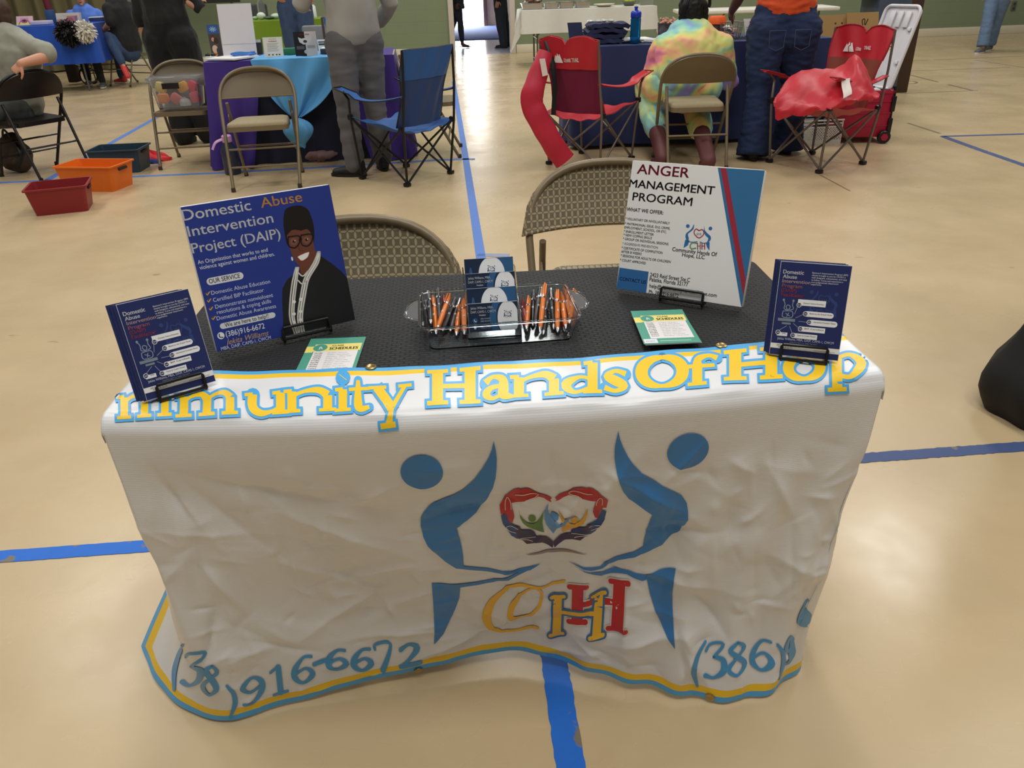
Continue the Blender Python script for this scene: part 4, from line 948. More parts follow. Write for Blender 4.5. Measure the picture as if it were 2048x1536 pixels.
# ---- clear tray
ACR = M('acrylic_clear', (246, 250, 252), 0.07, var=0.0, trans=1.0, ior=1.2, spec=0.8)
tc0 = at_z(994, 622, .78); TRZ = TZ+0.0015; trz = R_(2.0)
tray = thing('acrylic_tray', 'clear acrylic tray with curved handles, full of pens', 'tray', (tc0.x, tc0.y, TRZ), trz)
def outline(hw, hd, r, ear=0.0):
    pts = []
    for cx, cy, a0 in ((hw-r, hd-r, 90), (hw-r, -hd+r, 0), (-hw+r, -hd+r, 270), (-hw+r, hd-r, 180)):
        if a0 == 0 and ear: pts += [(hw, 0.052), (hw+ear*.5, 0.048), (hw+ear, 0.03), (hw+ear*1.05, 0), (hw+ear, -0.03), (hw+ear*.5, -0.048), (hw, -0.052)]
        if a0 == 180 and ear: pts += [(-hw, -0.052), (-hw-ear*.5, -0.048), (-hw-ear, -0.03), (-hw-ear*1.05, 0), (-hw-ear, 0.03), (-hw-ear*.5, 0.048), (-hw, 0.052)]
        for k in range(7):
            a = R_(a0-90*k/6); pts.append((cx+r*math.cos(a), cy+r*math.sin(a)))
    return pts
THW, THD, TH = 0.139, 0.088, 0.046
mb = MB(); top = outline(THW, THD, 0.02); bot = outline(THW-0.012, THD-0.010, 0.016); tin = outline(THW-0.0022, THD-0.0022, 0.019); bin_ = outline(THW-0.0142, THD-0.0122, 0.015); k = len(top)
vs = [(x, y, TH) for x, y in top]+[(x, y, 0.0) for x, y in bot]+[(x, y, TH) for x, y in tin]+[(x, y, 0.0025) for x, y in bin_]; fs = []
for i in range(k):
    j = (i+1) % k; fs += [(i, j, j+k, i+k), (j+2*k, i+2*k, i+3*k, j+3*k), (j, i, i+2*k, j+2*k)]
fs += [tuple(range(2*k-1, k-1, -1))[::-1], tuple(range(3*k, 4*k))[::-1]]
mb.add(vs, fs, ACR); mb.build('tray_body', tray)
mb = MB(); mb.tube([(x, y, TH) for x, y in outline(THW+0.002, THD+0.002, 0.02, 0.0)], 0.0026, ACR, 8, closed=True); mb.build('rim', tray)
for sx in (-1, 1):
    prof = [(sx*(THW+0.004), y, TH) for y in (-0.05, 0.05)]
    pp = [(sx*(THW+0.004+0.024*math.sin(math.pi*t_)**0.6), -0.05+0.1*t_, TH-0.004*math.sin(math.pi*t_)) for t_ in [i/14 for i in range(15)]]
    mb = MB(); mb.tube(pp, 0.0026, ACR, 8)
    mb.add([(sx*(THW+0.003), p[1], TH) for p in pp]+pp, [(i, i+1, i+16, i+15) if sx > 0 else (i+1, i, i+15, i+16) for i in range(14)], ACR); mb.build('handle', tray)
# ---- pens
SIL = M('pen_silver', (196, 198, 202), 0.22, metal=0.9)
PC = {'orange': M('pen_orange', (198, 106, 32), 0.3, metal=0.35), 'black': M('pen_black', (22, 22, 25), 0.28), 'red': M('pen_red', (122, 22, 34), 0.28, metal=0.3)}
PL_ = 0.138
def make_pen(col):
    t = thing('pen', 'x', 'pen', group='%s pens in the tray' % col); m_ = PC[col]
    mb = MB(); mb.lathe([(0.0036, 0.012), (0.0046, 0.02), (0.0052, 0.05), (0.0050, 0.09), (0.0052, 0.104), (0.0050, 0.122), (0.0034, 0.130)], m_, n=12); mb.build('barrel', t)
    mb = MB(); mb.lathe([(0.0010, 0.0), (0.0024, 0.004), (0.0036, 0.0122)], SIL, n=12); mb.build('tip', t, label='silver tip')
    mb = MB(); mb.lathe([(0.0054, 0.092), (0.0057, 0.093), (0.0057, 0.099), (0.0054, 0.1)], SIL, n=12); mb.build('band', t, label='silver band')
    mb = MB(); mb.lathe([(0.0022, 0.129), (0.0022, 0.137), (0.0016, 0.138)], SIL if col == 'black' else m_, n=10); mb.build('plunger', t)
    mb = MB(); mb.tube([(0.0048, 0, 0.126), (0.0082, 0, 0.125), (0.0080, 0, 0.100), (0.0062, 0, 0.092)], (0.0016), m_ if col != 'black' else SIL, 6); mb.build('clip', t)
    if col != 'red':
        a = Art(); a.stroke([(-.0018, -.003), (-.0014, .002), (.0006, .003), (0.0, -.001), (.0016, -.0032)], .0008, 'd8d8d8', 1); mb = MB(); a.into(mb, lambda x, y, z: (0.0054, x, 0.062+y)); mb.build('logo', t)
    return t
protos = {}
q0 = lambda x, y: (780+x/4.6545, 480+y/4.6545)
def pen(col, topc, tipc, label, ztip=0.006, ztop=None):
    tip = at_z(*q0(*tipc), TRZ+ztip); tip.y = max(tip.y, tc0.y-0.07)
    d = ray(*q0(*topc)).normalized(); oc = EYE_P-tip; b_ = d.dot(oc); c_ = oc.dot(oc)-PL_**2; disc = b_*b_-c_
    tt = (-b_-math.sqrt(disc)) if disc > 0 else -b_
    tt2 = (-b_+math.sqrt(disc)) if disc > 0 else -b_
    cand = [EYE_P+d*x for x in (tt, tt2)]
    top_ = min(cand, key=lambda p: abs(p.z-(ztop or TRZ+0.062)) + (10 if p.y < tip.y-0.02 else 0))
    dirv = (top_-tip).normalized()
    if dirv.z < 0.06: dirv.z = 0.06; dirv.normalize()
    if dirv.z > 0.55: dirv.z = 0.55; dirv.normalize()
    first = col not in protos
    o = make_pen(col) if first else copy_thing(protos[col]); protos.setdefault(col, o)
    x = dirv.cross(Vector((0, 0, 1))).normalized(); z = dirv; y_ = z.cross(x); roll_ = rng.uniform(-0.5, 0.5); xx = (y_*-1 if (y_*-1).z > 0 else y_)*math.cos(roll_)+x*math.sin(roll_); yy = z.cross(xx)
    o.rotation_mode = 'QUATERNION'; o.rotation_quaternion = Matrix((xx, yy, z)).transposed().to_quaternion(); o.location = tip; o['label'] = label
for a in (('black', (320, 570), (355, 880), 'black pen at the far left end of the clear tray'), ('black', (365, 480), (380, 780), 'black pen just left of the first orange pen in the tray', .02), ('orange', (400, 520), (432, 880), 'first orange pen from the left end of the tray'),
          ('black', (440, 455), (468, 760), 'black pen standing just right of the first orange pen', .014), ('orange', (560, 500), (440, 840), 'orange pen slanting down to the left, left half of the tray', .018), ('black', (612, 540), (490, 850), 'black pen slanting beside the slanting orange one', .008),
          ('black', (648, 560), (560, 850), 'second slanting black pen, nearer the card holder', .008), ('orange', (650, 640), (618, 890), 'orange pen low down near the card holder on its left', .006), ('orange', (682, 550), (694, 880), 'upright orange pen right against the left of the card holder', .012),
          ('red', (500, 540), (520, 800), 'dark red pen half hidden in the left half of the tray', .006), ('red', (1235, 570), (1275, 850), 'dark red pen right beside the card holder on its right'), ('orange', (1295, 560), (1270, 830), 'orange pen between the red pen and the black pens right of the holder', .014),
          ('black', (1338, 470), (1328, 800), 'first black pen to the right of the card holder', .006), ('black', (1398, 440), (1355, 790), 'second black pen to the right of the card holder', .014), ('orange', (1442, 400), (1395, 860), 'tall orange pen standing highest in the right half of the tray', .008),
          ('black', (1498, 450), (1525, 830), 'black pen right of the tall orange pen'), ('black', (1465, 600), (1425, 880), 'low black pen in front of the tall orange pen', .005), ('orange', (1555, 460), (1560, 860), 'orange pen right of the last black pen', .006),
          ('orange', (1592, 490), (1640, 830), 'orange pen leaning left in the right half of the tray', .012), ('red', (1590, 620), (1625, 850), 'dark red pen under the orange pens on the right', .004), ('orange', (1640, 460), (1682, 720), 'second orange pen from the right end of the tray', .02), ('orange', (1722, 460), (1672, 780), 'orange pen at the far right end of the tray', .016)):
    pen(*a)
# ---- business cards in a four-tier clear holder
CHW = 0.097; c0 = at_z(990, 676, TRZ+0.003); crz = R_(1.5)
hold = thing('card_holder', 'clear four tier acrylic business card holder in the middle of the tray', 'card holder', (c0.x, c0.y, TRZ+0.003), crz)
NT = [(0.012+0.019*k, 0.006+0.0215*k) for k in range(4)]
mb = MB()
mb.box((0, 0.058, 0.0015), (CHW, 0.116, 0.003), ACR)
for sx in (-1, 1): mb.prism([(0.0, 0.0), (0.105, 0.0), (0.105, 0.1), (0.085, 0.102), (0.0, 0.022)], 0.0022, ACR, lambda x, y, z, s_=sx: (s_*CHW/2-(z if s_ > 0 else -z), x, y))
mb.build('base', hold)
ct = R_(16)
for k, (yy, zz) in enumerate(NT):
    mb = MB(); mb.box((0, yy-0.004, zz+0.009), (CHW-0.005, 0.0018, 0.022), ACR, Matrix.Rotation(-ct, 3, 'X')); mb.build('tier', hold)
def card_face(kind):
    w, h = 0.089, 0.051; a = Art(); nv, sw, wt = '1b2c48', '2f5f8c', 'f0f2f6'; f = type('F', (), {})()
    a.rect(0, 0, w, h, nv, 1); cx = w*.55 if kind else w*.80
    fit = lambda pts: [(min(max(x, 0.0006), w-0.0006), min(max(y, 0.0006), h-0.0006)) for x, y in pts]
    ell = lambda c, rx, ry: fit([(c[0]+rx*math.cos(2*math.pi*i/40), c[1]+ry*math.sin(2*math.pi*i/40)) for i in range(40)])
    a.poly(ell((cx+(.02 if kind else -.012), h*.45), w*.32 if kind else w*.24, h*.72), sw, 2); a.poly(ell((cx+.006*(1 if kind else 0), h*.45), w*.31 if kind else w*.24, h*.70), nv, 3) if not kind else None
    a.poly(ell((cx, h*.42), w*.27 if kind else w*.215, h*.62), wt, 4)
    if kind: a.poly(ell((w*.12, h*.2), w*.04, h*.5), sw, 2)
    lx, lyy, q = cx, h*(.62 if kind else .58), 0.000068*2.0
    class FF:
        def q(s, x, y): return lx+x*q*.5, lyy-y*q*.5
    g = Face.__new__(Face); g.a = a; g.q = lambda x, y: (lx+x*q*.42, lyy-y*q*.42); g.w, g.h = w, h
    small_logo(g, 0, 0, 1.0, '22344e', 6, ('22344e', '22344e', '22344e'))
    if not kind:
        a.text('Jekita Williams, MBA,', w*.05, h*.80, h*.085, wt, 5, .01, w=w*.46); a.text('DAIP, CAMS-1, CWCM', w*.05, h*.66, h*.085, wt, 5, .01, w=w*.50); a.text('President', w*.22, h*.555, h*.055, wt, 5, .03, w=w*.13)
        a.oval(w*.13, h*.40, w*.05, w*.05, sw, 5); a.stroke([(w*.11, h*.43), (w*.125, h*.37), (w*.155, h*.36)], w*.012, wt, 6); a.oval(w*.12, h*.15, w*.025, w*.03, wt, 5)
        for i, s_ in enumerate(('(386) 916-6672', '(386) 546-6277', '2423 Reid Street Ste C', 'Palatka, FL 32177')): a.text(s_, w*.24, h*(.43-.09*i-(.05 if i > 1 else 0)), h*.05, 'b8c4d4', 5, w=w*.2)
        a.text('COMMUNITY HANDS OF', cx, h*.27, h*.035, '22344e', 6, .02, align='c', w=w*.26); a.text('HOPE, LLC', cx, h*.21, h*.035, '22344e', 6, .02, align='c', w=w*.13)
    return a
rotH = Matrix.Rotation(crz, 4, 'Z')
labs = ('business card in the lowest front tier of the clear holder', 'business card in the second tier from the bottom, white dome in its middle', 'business card in the third tier from the bottom, white oval at right', 'business card in the topmost rear tier of the clear holder')
for k, (yy, zz) in enumerate(NT):
    kind = k % 2; a = card_face(kind); mb = MB(); mb.box((0.0445, 0.0255, -0.002), (0.089, 0.051, 0.0039), ink('e2e4e8')); a.into(mb, lambda x, y, z: (x, y, z+0.00005), step=0.00007); o = mb.build('business_card')
    o.matrix_world = Matrix.Translation(hold.location) @ rotH @ Matrix.Translation((-0.0445, yy+0.0025, zz+0.002)) @ Matrix.Rotation(R_(90)-ct, 4, 'X')
    tag(o, labs[k], 'business card', 'business cards in the clear holder')
# ------------------------------------------------------------------ folding chairs
BEI = M('chair_taupe', (122, 108, 84), 0.42, var=0.05, metal=0.15); BEIP = M('chair_taupe_panel', (104, 90, 66), 0.45, var=0.05, metal=0.1); CHB = M('chair_black', (26, 23, 22), 0.35, var=0.1, metal=0.1)
SEATF = M('seat_fabric', (160, 146, 116), 0.85, var=0.18, vscale=120, bump=0.5, bscale=260); RUB = M('rubber_foot', (60, 52, 44), 0.7)
def lattice():
    mt = M('chair_pattern', (104, 92, 70), 0.6, var=0.08, vscale=60); nt, b = nodes(mt); base = [l for l in nt.links if l.to_socket == b.inputs['Base Color']][0].from_socket
    tc = nt.nodes.new('ShaderNodeTexCoord'); sp = nt.nodes.new('ShaderNodeSeparateXYZ'); nt.links.new(tc.outputs['Object'], sp.inputs[0])
    def mth(op, a, b_=None, c=None):
        n = nt.nodes.new('ShaderNodeMath'); n.operation = op
        for i, v in enumerate((a, b_, c)):
            if v is None: continue
            if isinstance(v, (int, float)): n.inputs[i].default_value = v
            else: nt.links.new(v, n.inputs[i])
        return n.outputs[0]
    p = 1/0.019
    def oval(ox, oz, rx, rz):
        u = mth('SUBTRACT', mth('FRACT', mth('ADD', mth('MULTIPLY', sp.outputs[0], p), 50+ox)), 0.5); v = mth('SUBTRACT', mth('FRACT', mth('ADD', mth('MULTIPLY', sp.outputs[2], p*0.9), 50+oz)), 0.5)
        return mth('LESS_THAN', mth('ADD', mth('POWER', mth('ABSOLUTE', mth('DIVIDE', u, rx)), 2.0), mth('POWER', mth('ABSOLUTE', mth('DIVIDE', v, rz)), 2.0)), 1.0)
    k = mth('MAXIMUM', oval(0, 0, 0.17, 0.40), oval(0.5, 0.5, 0.42, 0.13))
    mx = nt.nodes.new('ShaderNodeMix'); mx.data_type = 'RGBA'; nt.links.new(k, mx.inputs[0]); nt.links.new(base, mx.inputs[6]); mx.inputs[7].default_value = lin((160, 148, 116))
    nt.links.new(mx.outputs[2], b.inputs['Base Color'])
    bp = nt.nodes.new('ShaderNodeBump'); bp.inputs['Strength'].default_value = 0.5; bp.inputs['Distance'].default_value = 0.002; nt.links.new(k, bp.inputs['Height']); nt.links.new(bp.outputs[0], b.inputs['Normal'])
    return mt
PAT = lattice()
CZ = 0.79                      # top of the back
def main_y(z): return -0.25+z/CZ*0.42
def main_x(z): return 0.235+0.030*min(1, z/0.55)
def folding_chair(loc, rz, label, kind='metal', group=None):
    """faces local -y"""
    fm = CHB if kind == 'black' else BEI; pm = {'black': CHB, 'pattern': PAT}.get(kind, BEIP)
    t = thing('folding_chair', label, 'chair', (loc[0], loc[1], 0), rz, group)
    zs, X0, n_ = 0.58, main_x(0.6), 2.5
    arc = []
    for k in range(25):
        a = math.pi*k/24; c, s_ = math.cos(a), math.sin(a); x = X0*math.copysign(abs(c)**(2/n_), c); z = zs+(CZ-zs)*abs(s_)**(2/n_); arc.append((x, main_y(z), z))
    path = [(main_x(z), main_y(z), z) for z in (0.012, 0.2, 0.42)]+arc+[(-main_x(z), main_y(z), z) for z in (0.42, 0.2, 0.012)]
    mb = MB(); mb.tube(path, 0.0125, fm, 10); mb.build('frame', t)
    def topz(x): q_ = 0.012 if kind == 'pattern' else 0.0; return zs+(CZ+q_-zs)*max(0.0, 1-abs(x/(X0+q_))**n_)**(1/n_)
    pat = kind == 'pattern'; hw = X0+(0.012 if pat else -0.002); zb = 0.60
    th = 0.042 if kind == 'pattern' else 0.010
    def back(u, v):
        x = hw*(2*u-1); zt = max(zb+0.004, topz(x)-0.004); lo = zb-0.012*(1-(x/hw)**2)*(-1 if kind == 'pattern' else 0.3); z = lo+(zt-lo)*v
        return (x, main_y(z)+0.05*(1-(x/hw)**2)*(1-0.45*max(0, (z-0.7)/0.1))*0.9+(-0.021 if pat else 0.006), z)
    mb = MB(); mb.grid(lambda u, v: back(u, v), 28, 10, pm, thick=th)
    mb.tube([back(u/16, 0.0) for u in range(17)], 0.006, fm if kind != 'pattern' else pm, 8)
    mb.build('backrest', t)
    sw, y0, y1, zc = 0.212, -0.225, 0.165, 0.40
    def so(inset, fr=0.0):
        pts = []
        for cx, cy, a0, r in ((sw-.045, y0+.045, 270, .045), (sw-.05, y1-.05, 0, .05), (-sw+.05, y1-.05, 90, .05), (-sw+.045, y0+.045, 180, .045)):
            for k in range(6):
                a = R_(a0+90*k/5); pts.append(((cx+(r-inset)*math.cos(a))*(1.0 if cy < 0 else 0.93), cy+(r-inset)*math.sin(a)))
        return pts
    tilt = lambda x, y, z: (x, y, zc+z-0.05*(y-y0)*0.5+0.008)
    mb = MB(); mb.prism(so(0), 0.032, fm, tilt); mb.build('seat', t)
    if kind in ('padded', 'pattern'):
        mb = MB(); rings = [(0.004, 0.032), (0.004, 0.044), (0.012, 0.055), (0.035, 0.062), (0.09, 0.066)]
        vs = []; fs = []; k = len(so(0))
        for q, z in rings: vs += [tilt(x*(1-q/0.21)/(1), (y+0.03)*(1-q/0.21)-0.03, z) for x, y in so(0)]
        for i in range(len(rings)-1):
            for j in range(k): fs.append((i*k+j, i*k+(j+1) % k, (i+1)*k+(j+1) % k, (i+1)*k+j))
        fs.append(tuple((len(rings)-1)*k+j for j in range(k))); mb.add(vs, fs, PAT if kind == 'pattern' else SEATF, True); mb.build('seat_pad', t)
    for sx in (-1, 1):
        a = (sx*0.222, main_y(0.57)+0.012, 0.57); b_ = (sx*0.215, 0.27, 0.012); mb = MB(); mb.tube([a, (sx*0.222, main_y(0.57)+0.04, 0.50), b_], 0.0112, fm, 10); mb.build('leg', t)
        mb = MB(); mb.box((sx*0.226, 0.085, 0.455), (0.006, 0.05, 0.075), fm, Matrix.Rotation(R_(25), 3, 'X'), bev=0.002); mb.build('hinge', t)
        for p in ((sx*main_x(0), -0.25), (sx*0.215, 0.275)):
            mb = MB(); mb.lathe([(0.0155, 0.0), (0.0165, 0.01), (0.0145, 0.03)], RUB if kind != 'black' else CHB, (p[0], p[1], 0), 12); mb.build('foot_cap', t)
    for z in (0.27, 0.155): mb = MB(); mb.tube([(-main_x(z), main_y(z), z), (main_x(z), main_y(z), z)], 0.0075, fm, 8); mb.build('crossbar', t)
    zz = 0.24; yy = 0.27-0.27*zz/0.57*0.75; mb = MB(); mb.tube([(-0.218, yy+0.012, zz), (0.218, yy+0.012, zz)], 0.0075, fm, 8); mb.build('crossbar', t)
    return t
c1 = at_y(706, 470, 1.95); folding_chair((c1.x, 1.80), R_(2), 'patterned padded folding chair behind the blue poster', 'pattern', 'patterned chairs behind the display table')
c2 = at_y(1203, 400, 2.58); folding_chair((c2.x, 2.33), R_(-2), 'patterned padded folding chair behind the white poster', 'pattern', 'patterned chairs behind the display table')
folding_chair((-1.405, 6.04), R_(5), 'tan folding chair with cushioned seat in front of the purple table', 'padded', 'tan metal folding chairs')
folding_chair((-2.20, 6.94), R_(3), 'tan metal folding chair carrying the clear plastic bin', 'metal', 'tan metal folding chairs')
folding_chair((-3.36, 6.76), R_(-125), 'black folding chair the man in the grey shirt leans on', 'black')
folding_chair((1.80, 6.02), R_(176), 'tan folding chair under the woman in tie-dye', 'padded', 'tan metal folding chairs')
folding_chair((-4.92, 13.35), R_(150), 'tan folding chair under the person in the black shirt', 'metal', 'tan metal folding chairs')
folding_chair((-5.55, 13.95), R_(15), 'tan folding chair under the woman in the blue top', 'metal', 'tan metal folding chairs')
folding_chair((-0.21, 6.85), R_(88), 'brown folding chair mostly hidden behind the blue camping chair', 'metal', 'tan metal folding chairs')

# ------------------------------------------------------------------ camping chairs
def camp_chair(loc, rz, label, fab, fabd, tube, piping, logo=None, mesh_low=None, cup=True):
    """faces local -y"""
    t = thing('camping_chair', label, 'camping chair', (loc[0], loc[1], 0), rz, 'folding camping chairs')
    f, sz, sc = 0.235, 0.42, 0.265
    feet = {(sx, sy): Vector((sx*f, sy*f, 0.02)) for sx in (-1, 1) for sy in (-1, 1)}
    cor = {(sx, sy): Vector((sx*sc, sy*(sc-0.01), sz+(0.03 if sy < 0 else -0.02))) for sx in (-1, 1) for sy in (-1, 1)}
    top = {sx: Vector((sx*0.25, 0.315, 0.91)) for sx in (-1, 1)}; armf = {sx: Vector((sx*0.31, -0.25, 0.63)) for sx in (-1, 1)}
    ks = [(-1, -1), (1, -1), (1, 1), (-1, 1)]
    for i in range(4):
        a, b_ = ks[i], ks[(i+1) % 4]; off = Vector((0, 0, 0))
        for p, q, d in ((a, b_, 0.006), (b_, a, -0.006)):
            mb = MB(); nrm = Vector(((a[0]+b_[0])/2, (a[1]+b_[1])/2, 0))*d
            mb.tube([feet[p]+nrm, cor[q]+nrm], 0.0082, tube, 8); mb.build('brace', t)
    for sx in (-1, 1):
        mb = MB(); mb.tube([feet[(sx, 1)], cor[(sx, 1)]+Vector((0, 0.02, 0)), cor[(sx, 1)].lerp(top[sx], 0.5)+Vector((0, 0.02, 0)), top[sx]], 0.009, tube, 8); mb.build('back_pole', t)
        mb = MB(); mb.tube([feet[(sx, -1)], cor[(sx, -1)], armf[sx]+Vector((0, 0.05, -0.05)), armf[sx]], 0.009, tube, 8); mb.build('leg', t)
    for k in ks:
        mb = MB(); mb.box((feet[k].x, feet[k].y, 0.014), (0.045, 0.045, 0.028), BLK, bev=0.008); mb.build('foot_cap', t)
        mb = MB(); mb.box(tuple(cor[k]), (0.034, 0.034, 0.04), BLK, bev=0.008); mb.build('joint', t)
    def seat(u, v):
        a = cor[(-1, -1)].lerp(cor[(1, -1)], u); b_ = cor[(-1, 1)].lerp(cor[(1, 1)], u); p = a.lerp(b_, v)
        p.z -= 0.085*math.sin(math.pi*u)**0.8*(0.55+0.45*math.sin(math.pi*v))+0.006*math.sin(u*23+v*11)
        p.y += (0.06*math.sin(math.pi*u) if v < 0.5 else -0.02*math.sin(math.pi*u))*abs(1-2*v); return p
    mb = MB(); mb.grid(seat, 24, 18, fab, thick=0.004)
    mb.build('seat', t)
    lo = {sx: Vector((sx*0.225, 0.17, 0.40)) for sx in (-1, 1)}
    def back(u, v):
        a = lo[-1].lerp(lo[1], u); b_ = top[-1].lerp(top[1], u); p = a.lerp(b_, v)
        p.y += 0.06*math.sin(math.pi*u)*(1-0.4*v)+0.006*math.sin(u*19+v*7); p.x *= 1-0.10*math.sin(math.pi*min(1, v*1.25))**2*(1 if v < .8 else 0)
        if logo: p.z += 0.055*max(0, v-0.7)/0.3*(abs(math.sin(math.pi*u*2))**0.45-0.55)*(1 if 0 < u < 1 else 0)
        return p
    vm = 0.62
    mb = MB()
    mb.grid(lambda u, v: back(u, vm+(1-vm)*v), 30, 12, fab, thick=0.012 if logo else 0.006); mb.build('headrest', t)
    mb = MB(); mb.grid(lambda u, v: back(u, vm*v), 24, 14, mesh_low or fabd, thick=0.003); mb.build('backrest', t)
    mb = MB(); mb.tube([back(0, i/14) for i in range(15)]+[back(i/14, 1) for i in range(1, 15)]+[back(1, 1-i/14) for i in range(1, 15)], 0.006, piping, 6)
    mb.build('piping', t)
    for sx in (-1, 1):
        pb = cor[(sx, 1)].lerp(top[sx], 0.44)+Vector((0, 0.01, 0))
        def arm(u, v, s_=sx, pb=pb):
            a = pb.lerp(armf[s_]+Vector((0, -0.06, 0.012)), u); a.z -= 0.045*math.sin(math.pi*u)
            w = 0.085*(0.5+0.6*u if u < 0.8 else 0.98); a.x += s_*(v-0.5)*w; a.z += 0.03*abs(v-0.5)*(1 if u > .7 else -0.6); return a
        mb = MB(); mb.grid(arm, 16, 6, fab, thick=0.004); ar = mb.build('armrest', t)
        mb = MB(); mb.tube([arm(i/12, 0) for i in range(13)]+[arm(1, 1)]+[arm(1-i/12, 1) for i in range(13)], 0.0045, piping, 6); mb.build('piping', ar)
    return t, back
NYB, NYBD = M('nylon_blue', (34, 88, 156), 0.6, var=0.1, vscale=10, stretch=(1, 1, .3), sheen=.1), M('nylon_dark_blue', (28, 62, 118), 0.6, var=0.1, vscale=10, sheen=.1)
NYR, NYRD = M('nylon_red', (186, 22, 40), 0.48, var=0.12, vscale=10, sheen=.1), M('nylon_dark_red', (128, 26, 44), 0.6, var=0.12, vscale=14)
TBK, TGR = M('tube_black', (30, 30, 32), 0.35, metal=0.3), M('tube_grey', (112, 104, 98), 0.35, metal=0.5)
MESHR = M('mesh_wine', (112, 18, 58), 0.75, var=0.15, vscale=300); MESHB = M('mesh_tan_red', (132, 62, 48), 0.75, var=0.15, vscale=300)
PIPR = M('piping_red', (150, 18, 36), 0.6)
camp_chair((-0.38, 6.01), R_(-132), 'blue camping chair with black frame behind the card holder', NYB, NYBD, TBK, BLK)
r1, bk1 = camp_chair((1.06, 6.22), R_(138), 'red camping chair with a red carry bag hanging from its left pole', NYR, NYRD, TGR, PIPR, logo=True, mesh_low=MESHR)
r2, bk2 = camp_chair((2.70, 5.79), R_(-64), 'red camping chair with a red bag draped over its seat', NYR, NYRD, TGR, PIPR, logo=True, mesh_low=MESHB)
def on_back(back, side, parent, name, art, x0, z0):
    """print lying on the headrest; side +1 = outer (rear) face, -1 = sitting face"""
    mb = MB(); vs = []
    def xf(x, y, q):
        u = 0.5+(x0+x)/0.56*(1 if side < 0 else -1); v = min(0.99, max(0.63, (z0+y-0.40)/0.53)); p = Vector(back(u, v)); return p+Vector((0, (0.0115+q+0.004) if side > 0 else -(0.0115+q+0.004), 0))
    art.into(mb, xf, 0.001); return mb.build(name, parent)
def mountain():
    a = Art(); w = 'e8e4e2'
    a.poly([(-.055, -.03), (-.028, .018), (-.018, .008), (-.006, .034), (.004, .02), (.014, .026), (.045, -.03)], w, 1)
    a.stroke([(-.004, .03), (.006, .012), (-.006, .0), (.004, -.03)], .006, 'a01428', 2); return a
a = mountain(); a.text('OZARK TRAIL', .056, -.022, .026, 'e8e4e2', 1, .02, w=.14)
bk1f = lambda u, v: bk1(u, v)
on_back(bk1f, 1, r1, 'printed_logo', a, -.09, .80)
a = mountain(); a.text('OZARK', .056, -.02, .022, 'e8e4e2', 1, .02, w=.05); a.text('TRAIL', .135, -.01, .022, 'e8e4e2', 1, .02, w=.075)
on_back(bk2, -1, r2, 'printed_logo', a, -.10, .80)
# carry bags
TAGW = M('fabric_label', (222, 212, 204), 0.7)
Yb = 5.98
path = [at_y(x, y, Yb+dy) for x, y, dy in ((1092, 104, .10), (1082, 132, .06), (1070, 170, .02), (1063, 203, 0), (1074, 232, -.01), (1092, 264, -.02), (1112, 298, -.02), (1130, 322, -.01))]
P_ = [Vector(p) for p in smooth_path([tuple(p) for p in path], 5)]; n_ = len(P_)
mb = MB(); mb.tube(P_, [(0.052+0.030*min(1, i/(n_*.35))+0.002*math.sin(i*1.1), 0.024+0.010*math.sin(i*.4)**2) for i in range(n_)], M('bag_red', (184, 28, 56), 0.5, var=0.14, vscale=9, sheen=.1), 16, side=(1, 0, 0))
bag = mb.build('carry_bag'); tag(bag, 'long red chair bag hanging from the left red camping chair', 'carry bag', 'red chair carry bags')
q = [at_y(*p, Yb-0.012) for p in ((1079, 118), (1090, 117), (1096, 150), (1085, 153))]; nn = Vector((0, -0.004, 0))
mb = MB(); mb.add([p for p in q]+[p+Vector((0, .003, 0)) for p in q], [(0, 1, 2, 3), (7, 6, 5, 4), (0, 4, 5, 1), (1, 5, 6, 2), (2, 6, 7, 3), (3, 7, 4, 0)], TAGW); mb.build('label_patch', bag)
p0, p1 = at_y(1092, 82, 6.10), at_y(1107, 230, 6.02); mb = MB(); mb.tube([p0, p0.lerp(p1, .3)+Vector((.03, -.03, 0)), p0.lerp(p1, .6)+Vector((.03, -.03, 0)), p1], [(0.018, 0.003)]*4, BLK, 8, side=(1, 0, 0)); mb.build('strap', bag)
rows = [[(1562, 178, 5.53), (1596, 143, 5.70), (1645, 140, 5.70), (1690, 128, 5.68), (1713, 108, 5.64), (1735, 150, 5.53)],
        [(1552, 196, 5.41), (1590, 172, 5.48), (1640, 166, 5.50), (1690, 158, 5.46), (1722, 150, 5.43), (1748, 178, 5.46)],
        [(1547, 205, 5.28), (1585, 200, 5.38), (1635, 196, 5.38), (1690, 188, 5.36), (1727, 178, 5.36), (1758, 192, 5.36)],
        [(1550, 222, 5.26), (1588, 216, 5.30), (1640, 214, 5.30), (1690, 204, 5.28), (1728, 194, 5.30), (1752, 196, 5.32)],
        [(1552, 238, 5.26), (1586, 234, 5.29), (1632, 224, 5.29), (1685, 212, 5.28), (1727, 200, 5.30), (1748, 200, 5.32)]]
G = [[tuple(at_y(*c)) for c in r] for r in rows]; G2 = [smooth_path(r, 6) for r in G]; cols = [smooth_path([r[i] for r in G2], 6) for i in range(len(G2[0]))]
mb = MB(); nu, nv = len(cols)-1, len(cols[0])-1
mb.grid(lambda u, v: tuple(cols[round(u*nu)][round(v*nv)]+np.array([0, 0.006*math.sin(u*31+v*9), 0.008*math.sin(u*22-v*15)+0.004*math.sin(v*40+u*60)])), nu, nv, NYR, thick=0.004)
bag = mb.build('carry_bag'); tag(bag, 'red chair bag with white label draped over the right red camping chair', 'carry bag', 'red chair carry bags')
mb = MB(); q = [(1683, 160, 5.40), (1700, 156, 5.40), (1703, 188, 5.30), (1686, 197, 5.28)]; A_ = [at_y(x, y, Y-0.03) for x, y, Y in q]
